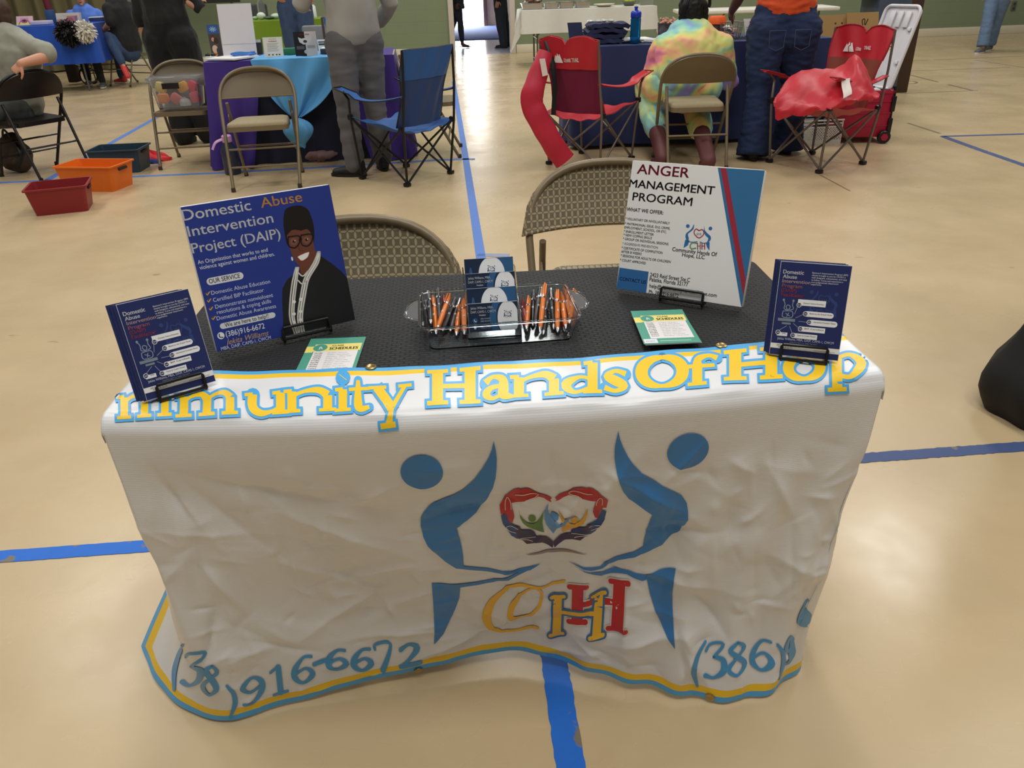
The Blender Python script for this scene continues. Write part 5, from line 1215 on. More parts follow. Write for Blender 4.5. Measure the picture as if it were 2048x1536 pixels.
mb.grid(lambda u, v: tuple(A_[0].lerp(A_[1], u).lerp(A_[3].lerp(A_[2], u), v)+Vector((0, 0.008*math.sin(v*6), 0))), 5, 10, TAGW, thick=.002); mb.build('label_patch', bag)
# ------------------------------------------------------------------ people
SKIN = M('skin_light', (206, 150, 122), 0.5, var=0.06, vscale=30); SKIND = M('skin_dark', (96, 62, 48), 0.5, var=0.08, vscale=30); SKINM = M('skin_tan', (182, 128, 100), 0.5, var=0.06, vscale=30)
EYEW = M('eye_white', (230, 226, 220), 0.2); EYED = M('eye_dark', (30, 22, 18), 0.15); LIPM = M('lip', (150, 84, 78), 0.4)
def limb(mb, pts, mat, side=(1, 0, 0), n=16, round0=True, round1=True):
    """tapered elliptical limb with rounded ends; pts (x, y, z, rx, ry)"""
    P = [Vector(p[:3]) for p in pts]; R = [(p[3], p[4] if len(p) > 4 else p[3]) for p in pts]
    def ends(p, q, r):
        d = (p-q).normalized(); k = min(r); return [(p+d*k*math.sin(a), (r[0]*math.cos(a), r[1]*math.cos(a))) for a in (0.45, 0.9, 1.25, 1.5)]
    if round0:
        e0 = ends(P[0], P[1], R[0])[::-1]; P = [a for a, _ in e0]+P; R = [b for _, b in e0]+R
    if round1:
        e1 = ends(P[-1], P[-2], R[-1]); P += [a for a, _ in e1]; R += [b for _, b in e1]
    d = (P[-1]-P[0]).normalized(); s = Vector(side)
    if abs(d.dot(s.normalized())) > 0.95: s = Vector((0, 1, 0)) if abs(d.y) < 0.9 else Vector((0, 0, 1))
    mb.tube(P, R, mat, n, side=tuple(s))
def union(mb, name, parent, mat, voxel=0.012, smooth=6, disp=None, label=None):
    me = mb.mesh('tmp'); o = bpy.data.objects.new('tmp', me); COL.objects.link(o)
    r = o.modifiers.new('r', 'REMESH'); r.mode = 'VOXEL'; r.voxel_size = voxel; r.use_smooth_shade = True
    sm_ = o.modifiers.new('s', 'SMOOTH'); sm_.iterations = smooth; sm_.factor = 0.5
    dg = bpy.context.evaluated_depsgraph_get(); dg.update()
    m2 = bpy.data.meshes.new_from_object(o.evaluated_get(dg)); bpy.data.objects.remove(o); bpy.data.meshes.remove(me)
    m2.name = name; m2.materials.clear(); m2.materials.append(mat); m2.polygons.foreach_set('use_smooth', [True]*len(m2.polygons)); m2.polygons.foreach_set('material_index', [0]*len(m2.polygons))
    if disp:
        amp, sc, st = disp
        for v in m2.vertices:
            c = v.co; q = noise.noise(Vector((c.x*sc*st[0], c.y*sc*st[1], c.z*sc*st[2])))+0.5*noise.noise(Vector((c.x*sc*st[0]*2.3+5, c.y*sc*st[1]*2.3, c.z*sc*st[2]*2.3)))
            v.co = c+v.normal*(amp*q)
    o = bpy.data.objects.new(name, m2); COL.objects.link(o); o.parent = parent
    if label: o['label'] = label
    return o
def V(*a): return Vector(a)
def hand(mb, wr, d, pn, mat, curl=0.35, k=1.0):
    """palm, four fingers and a thumb; d = pointing direction, pn = palm normal"""
    d = d.normalized(); pn = (pn-d*pn.dot(d)).normalized(); s = d.cross(pn).normalized()
    a = wr; b_ = wr+d*0.085*k
    limb(mb, [(*a, .028*k, .019*k), (*(a+d*.045*k), .040*k, .017*k), (*b_, .041*k, .015*k)], mat, side=tuple(s))
    for i, L_ in enumerate((.068, .078, .074, .058)):
        p = b_+s*((i-1.5)*.0205*k); q = p+(d*math.cos(curl)+pn*math.sin(curl))*L_*.45*k; r = q+(d*math.cos(curl*2.4)+pn*math.sin(curl*2.4))*L_*.32*k; t_ = r+(d*math.cos(curl*3.6)+pn*math.sin(curl*3.6))*L_*.26*k
        limb(mb, [(*p, .0098*k), (*q, .0095*k), (*r, .0088*k), (*t_, .0075*k)], mat, n=8)
    p = a+d*.03*k+s*.032*k; q = p+(d*.6+s*.7+pn*.25).normalized()*.04*k; r = q+(d*.9+s*.25+pn*.3).normalized()*.034*k
    limb(mb, [(*p, .0135*k), (*q, .011*k), (*r, .009*k)], mat, n=8)
def figure(name_label, base, J, skin, k=1.0, build=1.0, parts=(), hairc=None, hair='short', hands=(1, 1), headon=True, hide_body=False):
    """J: joints in world metres. returns root and a function to localise points"""
    t = thing('person', name_label, 'person', base, 0, 'people at the fair'); B = Vector(base)
    L = {n: (Vector(p)-B) for n, p in J.items() if n[:4] != 'curl'}
    sh = (L['shR']-L['shL']).normalized(); pel = (L['hipL']+L['hipR'])/2; hs = (L['hipR']-L['hipL']).normalized()
    up = (L['neck']-pel).normalized(); fwd = up.cross(sh).normalized()
    if 'face' in J: fwd_h = Vector(J['face']).normalized(); L.pop('face', None)
    else: fwd_h = fwd
    hw = (L['hipR']-L['hipL']).length/2; sw = (L['shR']-L['shL']).length/2
    def torso(mb, g, z0=0.0, z1=1.0, mat=None, bulk=1.0):
        pts = []
        for f, rx, ry in ((-.06, hw*1.55, .105), (.10, hw*1.75, .118), (.30, hw*1.62, .112), (.48, max(hw*1.5, sw*.80), .108), (.68, sw*.95, .115), (.84, sw*.95, .105), (.93, sw*.72, .085)):
            if f < z0-1e-6 or f > z1+1e-6: continue
            c = pel.lerp(L['neck'], f); c = c-fwd*(-.012 if f < .3 else .0); pts.append((*c, rx*bulk+g, ry*build+g))
        limb(mb, pts, mat, side=tuple(sh), n=24)
        return pts
    def arm(mb, S_, g, f1, mat, r=(.052, .045, .040, .030)):
        s_, e, w = L['sh'+S_], L['el'+S_], L['wr'+S_]; r = [x*k for x in r]
        pts = [(*s_, r[0]+g), (*(s_.lerp(e, .5)), r[1]+g), (*e, r[2]+g)]
        if f1 > 1: pts = pts+[(*e.lerp(w, .4*(f1-1)), r[2]*1.02+g), (*e.lerp(w, f1-1), (r[2]+(r[3]-r[2])*(f1-1))+g)]
        elif f1 < 1: pts = [(*s_, r[0]+g), (*(s_.lerp(e, f1)), r[1]*1.05+g*1.3)]
        limb(mb, pts, mat, n=14)
    def leg(mb, S_, g, f1, mat, flare=0.0, r=(.092, .078, .058, .056, .040), f0=0):
        h, kn, an = L['hip'+S_], L['kn'+S_], L['an'+S_]; r = [x*k for x in r]
        pts = [(*h, r[0]+g), (*h.lerp(kn, .5), r[1]+g), (*kn, r[2]+g)]
        if f1 > 1:
            for q in (.35, .7, 1.0):
                if q <= f1-1+1e-6 or q == 1.0:
                    qq = min(q, f1-1); rr = (r[2]+(r[3]-r[2])*qq/.35) if qq <= .35 else (r[3]+(r[4]-r[3])*(qq-.35)/.65); pts.append((*kn.lerp(an, qq), rr+g+flare*qq))
        limb(mb, pts, mat, n=16, round1=(flare == 0))
    # skin: one continuous body
    mb = MB(); torso(mb, -.006, mat=skin)
    for S_ in 'LR':
        arm(mb, S_, 0, 2, skin); leg(mb, S_, -.004, 2, skin)
        limb(mb, [(*L['neck'].lerp(L['sh'+S_], .25), .055), (*L['sh'+S_], .052)], skin)
        d = (L['wr'+S_]-L['el'+S_]).normalized()
        hd = Vector(J['hd'+S_]) if 'hd'+S_ in J else d; pn = Vector(J['pn'+S_]) if 'pn'+S_ in J else (-sh if S_ == 'R' else sh)
        hand(mb, L['wr'+S_]-d*.01, hd, pn, skin, curl=J.get('curl'+S_, .35), k=k)
        an = L['an'+S_]; td = Vector(J['toe'+S_]).normalized(); limb(mb, [(*(an+V(0, 0, -.02)), .036), (*(an+td*.10+V(0, 0, -.055)), .034, .022), (*(an+td*.15+V(0, 0, -.062)), .03, .016)], skin)
    nk = L['neck']; hc = L['head']
    limb(mb, [(*(nk-up*.04), .062), (*nk, .054), (*hc.lerp(nk, .35), .050)], skin)
    if headon:
        u = V(0, 0, 1); f = fwd_h; s = f.cross(u).normalized(); rot = Matrix((s, f, u)).transposed()
        mb.ball(hc+u*.025, (.074, .092, .098), skin, 10, rot); limb(mb, [(*(hc+f*.018-u*.03), .062, .06), (*(hc+f*.042-u*.075), .045, .038), (*(hc+f*.058-u*.098), .026, .022)], skin, side=tuple(s))
        limb(mb, [(*(hc+f*.088+u*.015), .010), (*(hc+f*.108-u*.022), .015, .013)], skin, n=8)
        for q in (-1, 1): mb.ball(hc+s*q*.076-f*.008-u*.005, (.011, .022, .033), skin, 6, rot)
    union(mb, 'body', t, skin, 0.0085 if hands[0] else 0.012, 3)
    if headon:
        for q in (-1, 1):
            m_ = MB(); c = hc+s*q*.031+f*.083+u*.012; m_.ball(c, .0125, EYEW, 6); m_.ball(c+f*.007, .0075, EYED, 5); m_.build('eye', t)
        m_ = MB(); limb(m_, [(*(hc-s*.024+f*.089-u*.058), .005), (*(hc+f*.096-u*.060), .007), (*(hc+s*.024+f*.089-u*.058), .005)], LIPM, n=8); m_.build('mouth', t)
        if hairc:
            m_ = MB(); m_.ball(hc+u*.040-f*.020, (.082, .092, .094), hairc, 10, rot)
            if hair == 'short': m_.ball(hc-f*.045-u*.01, (.072, .058, .075), hairc, 8, rot)
            union(m_, 'hair', t, hairc, .010, 2, (.006, 45, (1, 1, .5)))
    return t, L, dict(torso=torso, arm=arm, leg=leg, sh=sh, up=up, fwd=fwd, pel=pel, hw=hw, sw=sw)
def shoe(t, L, S_, td, mat, sole, lab=None, k=1.0):
    td = Vector(td).normalized(); an = L['an'+S_]; s = td.cross(V(0, 0, 1)); g = Vector((an.x, an.y, 0.0)); g.z = max(0.0, an.z-.078*k)
    mb = MB(); limb(mb, [(*(g-td*.045*k+V(0, 0, .045)), .040*k, .042*k), (*(g+td*.06*k+V(0, 0, .040)), .045*k, .036*k), (*(g+td*.15*k+V(0, 0, .032)), .040*k, .026*k)], mat, side=tuple(s))
    limb(mb, [(*(g-td*.04*k+V(0, 0, .09)), .040*k), (*(g-td*.03*k+V(0, 0, .05)), .042*k)], mat)
    o = union(mb, 'shoe', t, mat, .008, 2)
    pts = []
    for i in range(24):
        a = 2*math.pi*i/24; x = math.cos(a); w = (.044+.006*x)*k; pts.append(g+td*(.052*k+x*.138*k)+s*(math.sin(a)*w*(1.0 if x < .5 else 1.0)))
    mb = MB(); vs = [p+V(0, 0, .001) for p in pts]+[p+V(0, 0, .022) for p in pts]; n = 24
    mb.add(vs, [tuple(range(n-1, -1, -1)), tuple(range(n, 2*n))]+[(i, (i+1) % n, (i+1) % n+n, i+n) for i in range(n)], sole, True); mb.build('sole', o)
def garment(t, name, mat, fn, voxel=.012, smooth=5, disp=(.010, 14, (1, 1, .45)), label=None):
    mb = MB(); fn(mb); return union(mb, name, t, mat, voxel, smooth, disp, label)
def stand(base, face, H=1.72, hipw=.095, shw=.185, lean=0.0, feet=None, arms=None):
    """standing joints; face = facing direction on the floor; feet = floor points of left and right ankles"""
    b_ = Vector((base[0], base[1], 0)); f = Vector((face[0], face[1], 0)).normalized(); r = f.cross(V(0, 0, 1)).normalized(); h = H/1.72
    J = {}; P_ = b_+V(0, 0, .90*h)
    J['hipL'] = P_-r*hipw; J['hipR'] = P_+r*hipw
    for S_, q in (('L', -1), ('R', 1)):
        an = Vector((feet[S_][0], feet[S_][1], .08)) if feet else b_+r*q*(hipw+.01)+V(0, 0, .08)
        J['an'+S_] = an; J['kn'+S_] = J['hip'+S_].lerp(an, .5)+f*.02; J['toe'+S_] = f
        J['sh'+S_] = b_+f*lean+r*q*shw+V(0, 0, 1.40*h)
        J['el'+S_] = J['sh'+S_]+r*q*.06-f*.03+V(0, 0, -.29*h); J['wr'+S_] = J['el'+S_]+f*.06+V(0, 0, -.25*h)
    J['neck'] = b_+f*lean+V(0, 0, 1.47*h); J['head'] = b_+f*(lean+.03)+V(0, 0, 1.61*h); J['face'] = f
    if arms: J.update(arms)
    return J, f, r
CLK = lambda n, c, v=.08, r=.8: M(n, c, r, var=v, vscale=9, bump=.25, bscale=500, sheen=.08)
DEN = M('denim_blue', (52, 72, 104), .85, var=.22, vscale=7, stretch=(1.5, 1.5, .5), bump=.3, bscale=700); DEND = M('denim_dark', (24, 40, 74), .85, var=.2, vscale=7, stretch=(1.5, 1.5, .5), bump=.3, bscale=700)
DENL = M('denim_light', (96, 118, 146), .85, var=.22, vscale=7, stretch=(1.5, 1.5, .5), bump=.3, bscale=700)
BLKC, GREYH, GREYJ = CLK('cloth_soft_black', (22, 22, 24)), CLK('hoodie_grey', (160, 158, 152)), CLK('jeans_grey', (92, 90, 91), .14)
SHB, SHW_ = M('shoe_black', (22, 22, 24), .6), M('sole_white', (214, 210, 202), .5)

# ---- standing person in the grey hoodie, seen from behind
fa = at_z(712, 352); fb = at_z(752, 341)
J, f, r = stand((-0.69, 6.28), (-0.45, .9), 1.80, .10, .20, feet={'L': (fa.x, fa.y), 'R': (fb.x+.06, fb.y+.02)})
J['toeL'] = V(-.95, .25, 0); J['toeR'] = V(-.2, 1, 0)
J['elL'] = J['shL']+V(-.16, .02, -.28); J['wrL'] = J['elL']+f*.22+V(.1, 0, .02); J['elR'] = J['shR']+V(.10, .05, -.30); J['wrR'] = J['elR']+f*.16+V(-.03, 0, -.12)
t, L, g = figure('person in grey hoodie and grey jeans standing beside the blue camping chair', (-0.69, 6.28, 0), J, SKIN, 1.04, 1.0, hairc=M('hair_brown', (72, 52, 38), .7, var=.2))
def fn(mb):
    for S_ in 'LR': g['leg'](mb, S_, .014, 1.98, GREYJ, r=(.102, .090, .072, .066, .058))
    g['torso'](mb, .008, -.1, .31, GREYJ)
garment(t, 'jeans', GREYJ, fn, disp=(.010, 8, (.6, .6, 1.7)))
def fn(mb):
    g['torso'](mb, .030, .05, 1, GREYH)
    for S_ in 'LR': g['arm'](mb, S_, .020, 1.92, GREYH)
garment(t, 'hoodie', GREYH, fn, disp=(.010, 7, (1, 1, .6)))
for S_ in 'LR': shoe(t, L, S_, J['toe'+S_], SHB, SHB, k=1.05)
# ---- woman in black, standing at the left, seen from behind
fa, fb = at_z(376, 290), at_z(396, 284)
bx = at_y(352, 150, 7.85).x
J, f, r = stand((bx, 7.9), (.25, 1), 1.74, .115, .185, feet={'L': (bx-.05, 7.85), 'R': (bx+.16, 7.9)})
J['elR'] = J['shR']+V(.15, .03, -.27); wr = at_y(378, 6, 7.85); J['wrR'] = wr; J['hdR'] = V(.5, .3, .25); J['pnR'] = V(0, .6, -.6)
t, L, g = figure('woman all in black standing behind the chair with the plastic bin', (bx, 7.9, 0), J, SKIN, 1.0, 1.1, hairc=M('hair_dark', (34, 26, 22), .7))
TRB, TOPB = CLK('trousers_black', (16, 16, 18)), CLK('top_charcoal', (30, 32, 31))
def fn(mb):
    for S_ in 'LR': g['leg'](mb, S_, .02, 2, TRB, r=(.125, .11, .09, .085, .08))
    g['torso'](mb, .012, -.1, .32, TRB, 1.05)
garment(t, 'trousers', TRB, fn)
def fn(mb):
    g['torso'](mb, .02, .28, 1, TOPB)
    for S_ in 'LR': g['arm'](mb, S_, .016, 1.3, TOPB)
garment(t, 'top', TOPB, fn)
for S_ in 'LR': shoe(t, L, S_, J['toe'+S_], SHB, SHB)
# ---- person in dark jacket and jeans facing us in front of the green table
cx = at_y(592, 30, 11.6).x
J, f, r = stand((cx, 11.6), (0, -1), 2.0, .10, .20); 
for S_, q in (('L', -1), ('R', 1)): J['el'+S_] = J['sh'+S_]+r*q*.13+V(0, .05, -.30); J['wr'+S_] = J['hip'+S_]+r*q*.11+V(0, -.06, .14); J['pn'+S_] = -r*q
t, L, g = figure('person in black top and blue jeans, hands in pockets, before the green table', (cx, 11.6, 0), J, SKINM, 1.08, 1.0, hairc=M('hair_dark', (34, 26, 22), .7))
def fn(mb):
    for S_ in 'LR': g['leg'](mb, S_, .012, 1.98, DEN, r=(.115, .098, .078, .072, .06))
    g['torso'](mb, .008, -.1, .30, DEN)
garment(t, 'jeans', DEN, fn)
def fn(mb):
    g['torso'](mb, .022, .28, 1, BLKC)
    for S_ in 'LR': g['arm'](mb, S_, .024, 1.75, BLKC)
garment(t, 'jacket', BLKC, fn)
for S_ in 'LR': shoe(t, L, S_, J['toe'+S_], SHB, SHB)
# ---- woman in orange top and flared jeans
fa, fb = at_z(1508, 322), at_z(1574, 307)
cx = at_y(1562, 90, 6.25).x
J, f, r = stand((cx, 6.22), (.12, 1), 1.71, .120, .19, lean=.10, feet={'L': (fa.x, fa.y+.05), 'R': (fb.x, fb.y+.02)}); J['anL'].z = J['anR'].z = .03
J['elL'] = J['shL']+V(-.10, .14, -.26); J['wrL'] = J['elL']+V(.02, .2, -.10); J['elR'] = J['shR']+V(.10, .14, -.26); J['wrR'] = J['elR']+V(-.02, .2, -.10)
t, L, g = figure('woman in orange top and dark flared jeans leaning over the navy table', (cx, 6.22, 0), J, SKIND, 1.04, 1.15, hairc=M('hair_black', (16, 14, 14), .6))
def fn(mb):
    for S_ in 'LR': g['leg'](mb, S_, .012, 2, DEND, flare=.055, r=(.140, .115, .080, .068, .058))
    g['torso'](mb, .006, -.1, .32, DEND, 1.12)
    limb(mb, [(*(g['pel']-r*.085-f*.055+V(0, 0, -.06)), .105), (*(g['pel']-r*.085-f*.03+V(0, 0, .05)), .095)], DEND); limb(mb, [(*(g['pel']+r*.085-f*.055+V(0, 0, -.06)), .105), (*(g['pel']+r*.085-f*.03+V(0, 0, .05)), .095)], DEND)
jn = garment(t, 'flared_jeans', DEND, fn, disp=(.009, 22, (.6, .6, 1.6)))
ORT = CLK('top_orange', (206, 76, 30), .12)
def fn(mb):
    g['torso'](mb, .026, .22, 1, ORT, 1.0)
    for S_ in 'LR': g['arm'](mb, S_, .02, .8, ORT)
garment(t, 'top', ORT, fn, disp=(.012, 16, (.6, .6, 1.8)))
for S_ in 'LR': shoe(t, L, S_, J['toe'+S_], SHB, SHB)
bl_ = g['pel']-f*.165+V(0, 0, .045); STI = M('jean_stitch', (70, 84, 112), .8)
for q in (-1, 1):
    c = g['pel']+r*q*.092-f*.195+V(0, 0, -.035); mb = MB(); pts = [c+r*x+V(0, 0, z)-f*(.0 if abs(z) < .05 else -.018)*1 for x, z in ((-.058, .052), (.058, .052), (.052, -.06), (0, -.085), (-.052, -.06), (-.058, .052))]
    mb.tube(pts, .0022, STI, 5); mb.build('pocket_stitching', jn)
# ---- woman in tie-dye seated on the tan chair
TIE = M('tie_dye', (240, 200, 120), .85, var=.05, sheen=.1); nt, b = nodes(TIE); tc = nt.nodes.new('ShaderNodeTexCoord'); mp = nt.nodes.new('ShaderNodeMapping'); mp.inputs['Scale'].default_value = (1, .3, .8)
n1 = nt.nodes.new('ShaderNodeTexNoise'); n1.inputs['Scale'].default_value = 3.2; n1.inputs['Detail'].default_value = 2.5; n1.inputs['Distortion'].default_value = 1.2
nt.links.new(tc.outputs['Object'], mp.inputs[0]); nt.links.new(mp.outputs[0], n1.inputs['Vector']); rp = nt.nodes.new('ShaderNodeValToRGB'); e = rp.color_ramp.elements
for i, (p, c) in enumerate(((.22, (182, 110, 200)), (.33, (150, 160, 226)), (.42, (140, 204, 190)), (.50, (218, 224, 130)), (.57, (244, 190, 140)), (.64, (232, 140, 160)), (.74, (190, 110, 200)))):
    q = e[i] if i < 2 else e.new(p); q.position = p; q.color = lin(c)
nt.links.new(n1.outputs['Fac'], rp.inputs[0]); nt.links.new(rp.outputs[0], b.inputs['Base Color'])
B_ = V(1.80, 6.32, 0); nkp = at_y(1388, 66, 6.38); J = {'hipL': B_+V(-.14, .02, .52), 'hipR': B_+V(.14, .0, .52), 'knL': B_+V(-.19, .46, .50), 'knR': B_+V(.17, .44, .50), 'anL': at_z(1326, 316, .08), 'anR': at_z(1417, 322, .08), 'toeL': V(-.1, 1, 0), 'toeR': V(.1, 1, 0),
    'shL': V(nkp.x-.235, 6.38, nkp.z-.085), 'shR': V(nkp.x+.225, 6.36, nkp.z-.10), 'neck': V(nkp.x, 6.40, nkp.z-.01), 'head': at_y(1382, 24, 6.46), 'face': V(-.1, 1, -.2)}
J['elL'] = J['shL']+V(-.08, .10, -.27); J['wrL'] = J['elL']+V(.10, .22, .02); J['elR'] = J['shR']+V(.10, .08, -.27); J['wrR'] = J['elR']+V(-.04, .24, .02)
t, L, g = figure('woman in pastel tie-dye set seated with her back to us', tuple(B_), J, SKIND, 1.08, 1.35)
def fn(mb):
    g['torso'](mb, .034, -.1, 1, TIE, 1.04)
    limb(mb, [(*(g['pel']+V(0, -.03, .10)), .25, .19), (*(g['pel']+V(0, -.02, .26)), .235, .17)], TIE)
    for S_ in 'LR': g['arm'](mb, S_, .034, 1.75, TIE); limb(mb, [(*L['neck'].lerp(L['sh'+S_], .3), .085), (*L['sh'+S_], .088)], TIE)
    limb(mb, [(*(L['neck']+V(0, -.01, -.05)), .085, .075), (*(L['neck']+V(0, 0, -.01)), .072, .066)], TIE)
garment(t, 'sweatshirt', TIE, fn, disp=(.012, 12, (1, 1, .8)))
def fn(mb):
    for S_ in 'LR': g['leg'](mb, S_, .018, 1.62, TIE, r=(.135, .112, .085, .078, .06))
garment(t, 'joggers', TIE, fn)
BOOT = M('boot_wine', (92, 50, 50), .6)
for S_ in 'LR':
    mb = MB(); an = L['an'+S_]; kn = L['kn'+S_]; limb(mb, [(*(an+V(0, 0, .0)), .056), (*an.lerp(kn, .45), .068)], BOOT); td = Vector(J['toe'+S_]); limb(mb, [(*(an+V(0, 0, -.04)), .05, .042), (*(an+td*.15+V(0, 0, -.048)), .044, .03)], BOOT); union(mb, 'boot', t, BOOT, .01, 3)
HB = M('hair_braids', (14, 12, 13), .6, var=.3, vscale=60); hc = L['head']; mb = MB()
mb.ball(hc+V(0, -.015, .03), (.098, .115, .125), HB, 12); mb.ball(hc+V(.005, -.05, -.045), (.082, .07, .085), HB, 10); union(mb, 'hair', t, HB, .009, 2, (.008, 60, (1, 1, .6)))
for k_ in range(26):
    a = -2.7+k_*0.21; x = math.sin(a*1.0)*.10; z0 = .10; ln = .20+.06*((k_*7) % 5)/5
    mb = MB(); pts = [hc+V(x*.35, -.02-.06*math.cos(a), .15), hc+V(x*.85, -.055-.055*max(-.3, math.cos(a*.5)), .06), hc+V(x*1.05, -.075, -.03), hc+V(x*1.02, -.068, .10-ln)]
    pp = [Vector(p) for p in smooth_path([tuple(p) for p in pts], 6)]
    mb.tube(pp, [.0085+.0022*math.sin(i*2.2) for i in range(len(pp))], HB, 7); mb.build('braid', t)
mb = MB(); pp = [hc+V(.085, -.03, .14), hc+V(.115, -.05, .12), hc+V(.125, -.05, .06), hc+V(.12, -.05, .03)]; mb.tube(smooth_path([tuple(p) for p in pp], 6), .012, HB, 8); mb.build('braid', t)
# ---- man in grey T-shirt leaning on the black chair
TEE = CLK('tee_sage_grey', (150, 150, 136), .06); SHO = CLK('shorts_grey', (74, 78, 76), .1)
B_ = V(-3.52, 6.95, 0)
J = {'hipL': V(-3.50, 6.86, .50), 'hipR': V(-3.62, 7.08, .50), 'knL': V(-3.86, 6.62, .50), 'knR': V(-4.05, 6.95, .50), 'anL': V(-3.93, 6.66, .085), 'anR': V(-4.1, 7.0, .085), 'toeL': V(-.9, -.4, 0), 'toeR': V(-1, -.2, 0),
     'neck': at_y(2, 68, 6.94), 'head': at_y(-6, 34, 6.94), 'face': V(-.96, -.28, -.15), 'shL': at_y(54, 88, 6.86), 'shR': at_y(-62, 92, 7.05), 'elL': at_y(101, 112, 6.74), 'wrL': at_y(42, 127, 6.60), 'hdL': V(-.55, -.12, -.42), 'pnL': V(.25, .75, -.45), 'curlL': .85}
J['elR'] = J['shR']+V(-.14, -.06, -.26); J['wrR'] = V(-3.98, 6.80, .60)
t, L, g = figure('man in grey T-shirt and shorts seated sideways, arm over the black chair back', tuple(B_), J, SKIN, 1.02, 1.25, hairc=M('hair_brown', (72, 52, 38), .7, var=.2))
def fn(mb):
    g['torso'](mb, .030, -.02, 1, TEE, 1.06); limb(mb, [(*(g['pel']+V(-.02, 0, .10)), .21, .20), (*(g['pel']+V(-.02, 0, .26)), .21, .19)], TEE)
    for S_ in 'LR': g['arm'](mb, S_, .024, .82, TEE); limb(mb, [(*L['neck'].lerp(L['sh'+S_], .35), .07), (*L['sh'+S_], .078)], TEE)
garment(t, 'shirt', TEE, fn, disp=(.014, 11, (1, 1, .6)))
def fn(mb):
    for S_ in 'LR': g['leg'](mb, S_, .022, .97, SHO, r=(.125, .11, .085, .07, .05))
    limb(mb, [(*(g['pel']+V(0, 0, -.0)), .19, .15), (*(g['pel']+V(0, 0, .12)), .19, .16)], SHO)
garment(t, 'shorts', SHO, fn)
for S_ in 'LR': shoe(t, L, S_, J['toe'+S_], SHW_, SHW_)
# ---- woman in blue, seated far left; person in black beside her
BLU = CLK('top_blue', (92, 132, 222), .08)
def sit(c, face, hw_=.10, sw_=.19, hs=1.0, z=.47):
    f = Vector((face[0], face[1], 0)).normalized(); r = f.cross(V(0, 0, 1)); c = Vector((c[0], c[1], 0)); J = {}
    for S_, q in (('L', -1), ('R', 1)):
        J['hip'+S_] = c+r*q*hw_+V(0, 0, z); J['kn'+S_] = J['hip'+S_]+f*.42+r*q*.03+V(0, 0, .03); J['an'+S_] = Vector((J['kn'+S_].x, J['kn'+S_].y, .085))+f*.05; J['toe'+S_] = f
        J['sh'+S_] = c+r*q*sw_+f*.03+V(0, 0, z+.50*hs); J['el'+S_] = J['sh'+S_]+r*q*.05+f*.03+V(0, 0, -.27); J['wr'+S_] = J['el'+S_]+f*.2-r*q*.09+V(0, 0, -.02); J['pn'+S_] = V(0, 0, -1)
    J['neck'] = c+f*.04+V(0, 0, z+.58*hs); J['head'] = c+f*.07+V(0, 0, z+.73*hs); J['face'] = f
    return J, f, r
c = at_y(186, 90, 13.95); J, f, r = sit((c.x, 13.95), (.25, -1), hs=1.0, z=.50)
a_ = at_z(205, 164, .085); J['anL'] = V(a_.x, a_.y, .085); J['knL'] = V(a_.x-.03, a_.y+.02, .55)
t, L, g = figure('woman in blue top and black trousers seated behind the pompoms', (c.x, 13.95, 0), J, SKIN, 1.0, 1.1, hairc=M('hair_grey', (150, 140, 130), .7))
def fn(mb):
    g['torso'](mb, .024, -.05, .94, BLU)
    for S_ in 'LR': g['arm'](mb, S_, .02, 1.5, BLU)
garment(t, 'top', BLU, fn, voxel=.016)
def fn(mb):
    for S_ in 'LR': g['leg'](mb, S_, .012, 1.95, BLKC)
    g['torso'](mb, .01, -.1, .12, BLKC)
garment(t, 'trousers', BLKC, fn, voxel=.016)
for S_ in 'LR': shoe(t, L, S_, J['toe'+S_], M('shoe_grey', (92, 96, 100), .6), SHW_)
c = at_y(250, 60, 13.2); J, f, r = sit((c.x, 13.2), (-.8, .45), hs=1.12, z=.52)
J['knL'] = at_y(217, 72, 13.0); J['anL'] = at_y(245, 128, 12.9); J['toeL'] = V(.3, -.3, -.7); J['elL'] = at_y(221, 44, 13.0); J['wrL'] = at_y(208, 60, 13.2)
t, L, g = figure('person in black shirt and jeans seated beside the woman in blue', (c.x, 13.2, 0), J, SKIN, 1.05, 1.3, hairc=M('hair_dark', (34, 26, 22), .7))
def fn(mb):
    g['torso'](mb, .03, -.05, 1, BLKC, 1.1)
    for S_ in 'LR': g['arm'](mb, S_, .025, .95, BLKC)
garment(t, 'shirt', BLKC, fn, voxel=.016)
def fn(mb):
    for S_ in 'LR': g['leg'](mb, S_, .016, 1.92, DEN)
    g['torso'](mb, .012, -.1, .12, DEN)
garment(t, 'jeans', DEN, fn, voxel=.016)
for S_ in 'LR': shoe(t, L, S_, J['toe'+S_], M('shoe_red', (196, 52, 50), .5), SHW_)
# ---- legs walking at the far right and in the hallway
fa, fb = at_z(1962, 106), at_z(1984, 102); cx = (fa.x+fb.x)/2
J, f, r = stand((cx+.03, (fa.y+fb.y)/2+.05), (-.75, -.55), 1.75, .085, feet={'L': (fb.x, fb.y+.1), 'R': (fa.x, fa.y)})
t, L, g = figure('person in blue jeans walking past at the far right', (cx+.03, (fa.y+fb.y)/2+.05, 0), J, SKIN, 1.0, 1.0, hairc=M('hair_brown', (72, 52, 38), .7))
def fn(mb):
    for S_ in 'LR': g['leg'](mb, S_, .016, 1.97, DENL, flare=.015, r=(.10, .09, .072, .068, .06))
    g['torso'](mb, .01, -.1, .3, DENL)
garment(t, 'jeans', DENL, fn, disp=(.007, 10, (.7, .7, 1.6)))
def fn(mb):
    g['torso'](mb, .022, .25, 1, GREYH)
    for S_ in 'LR': g['arm'](mb, S_, .02, 1.9, GREYH)
garment(t, 'sweater', GREYH, fn, voxel=.016)
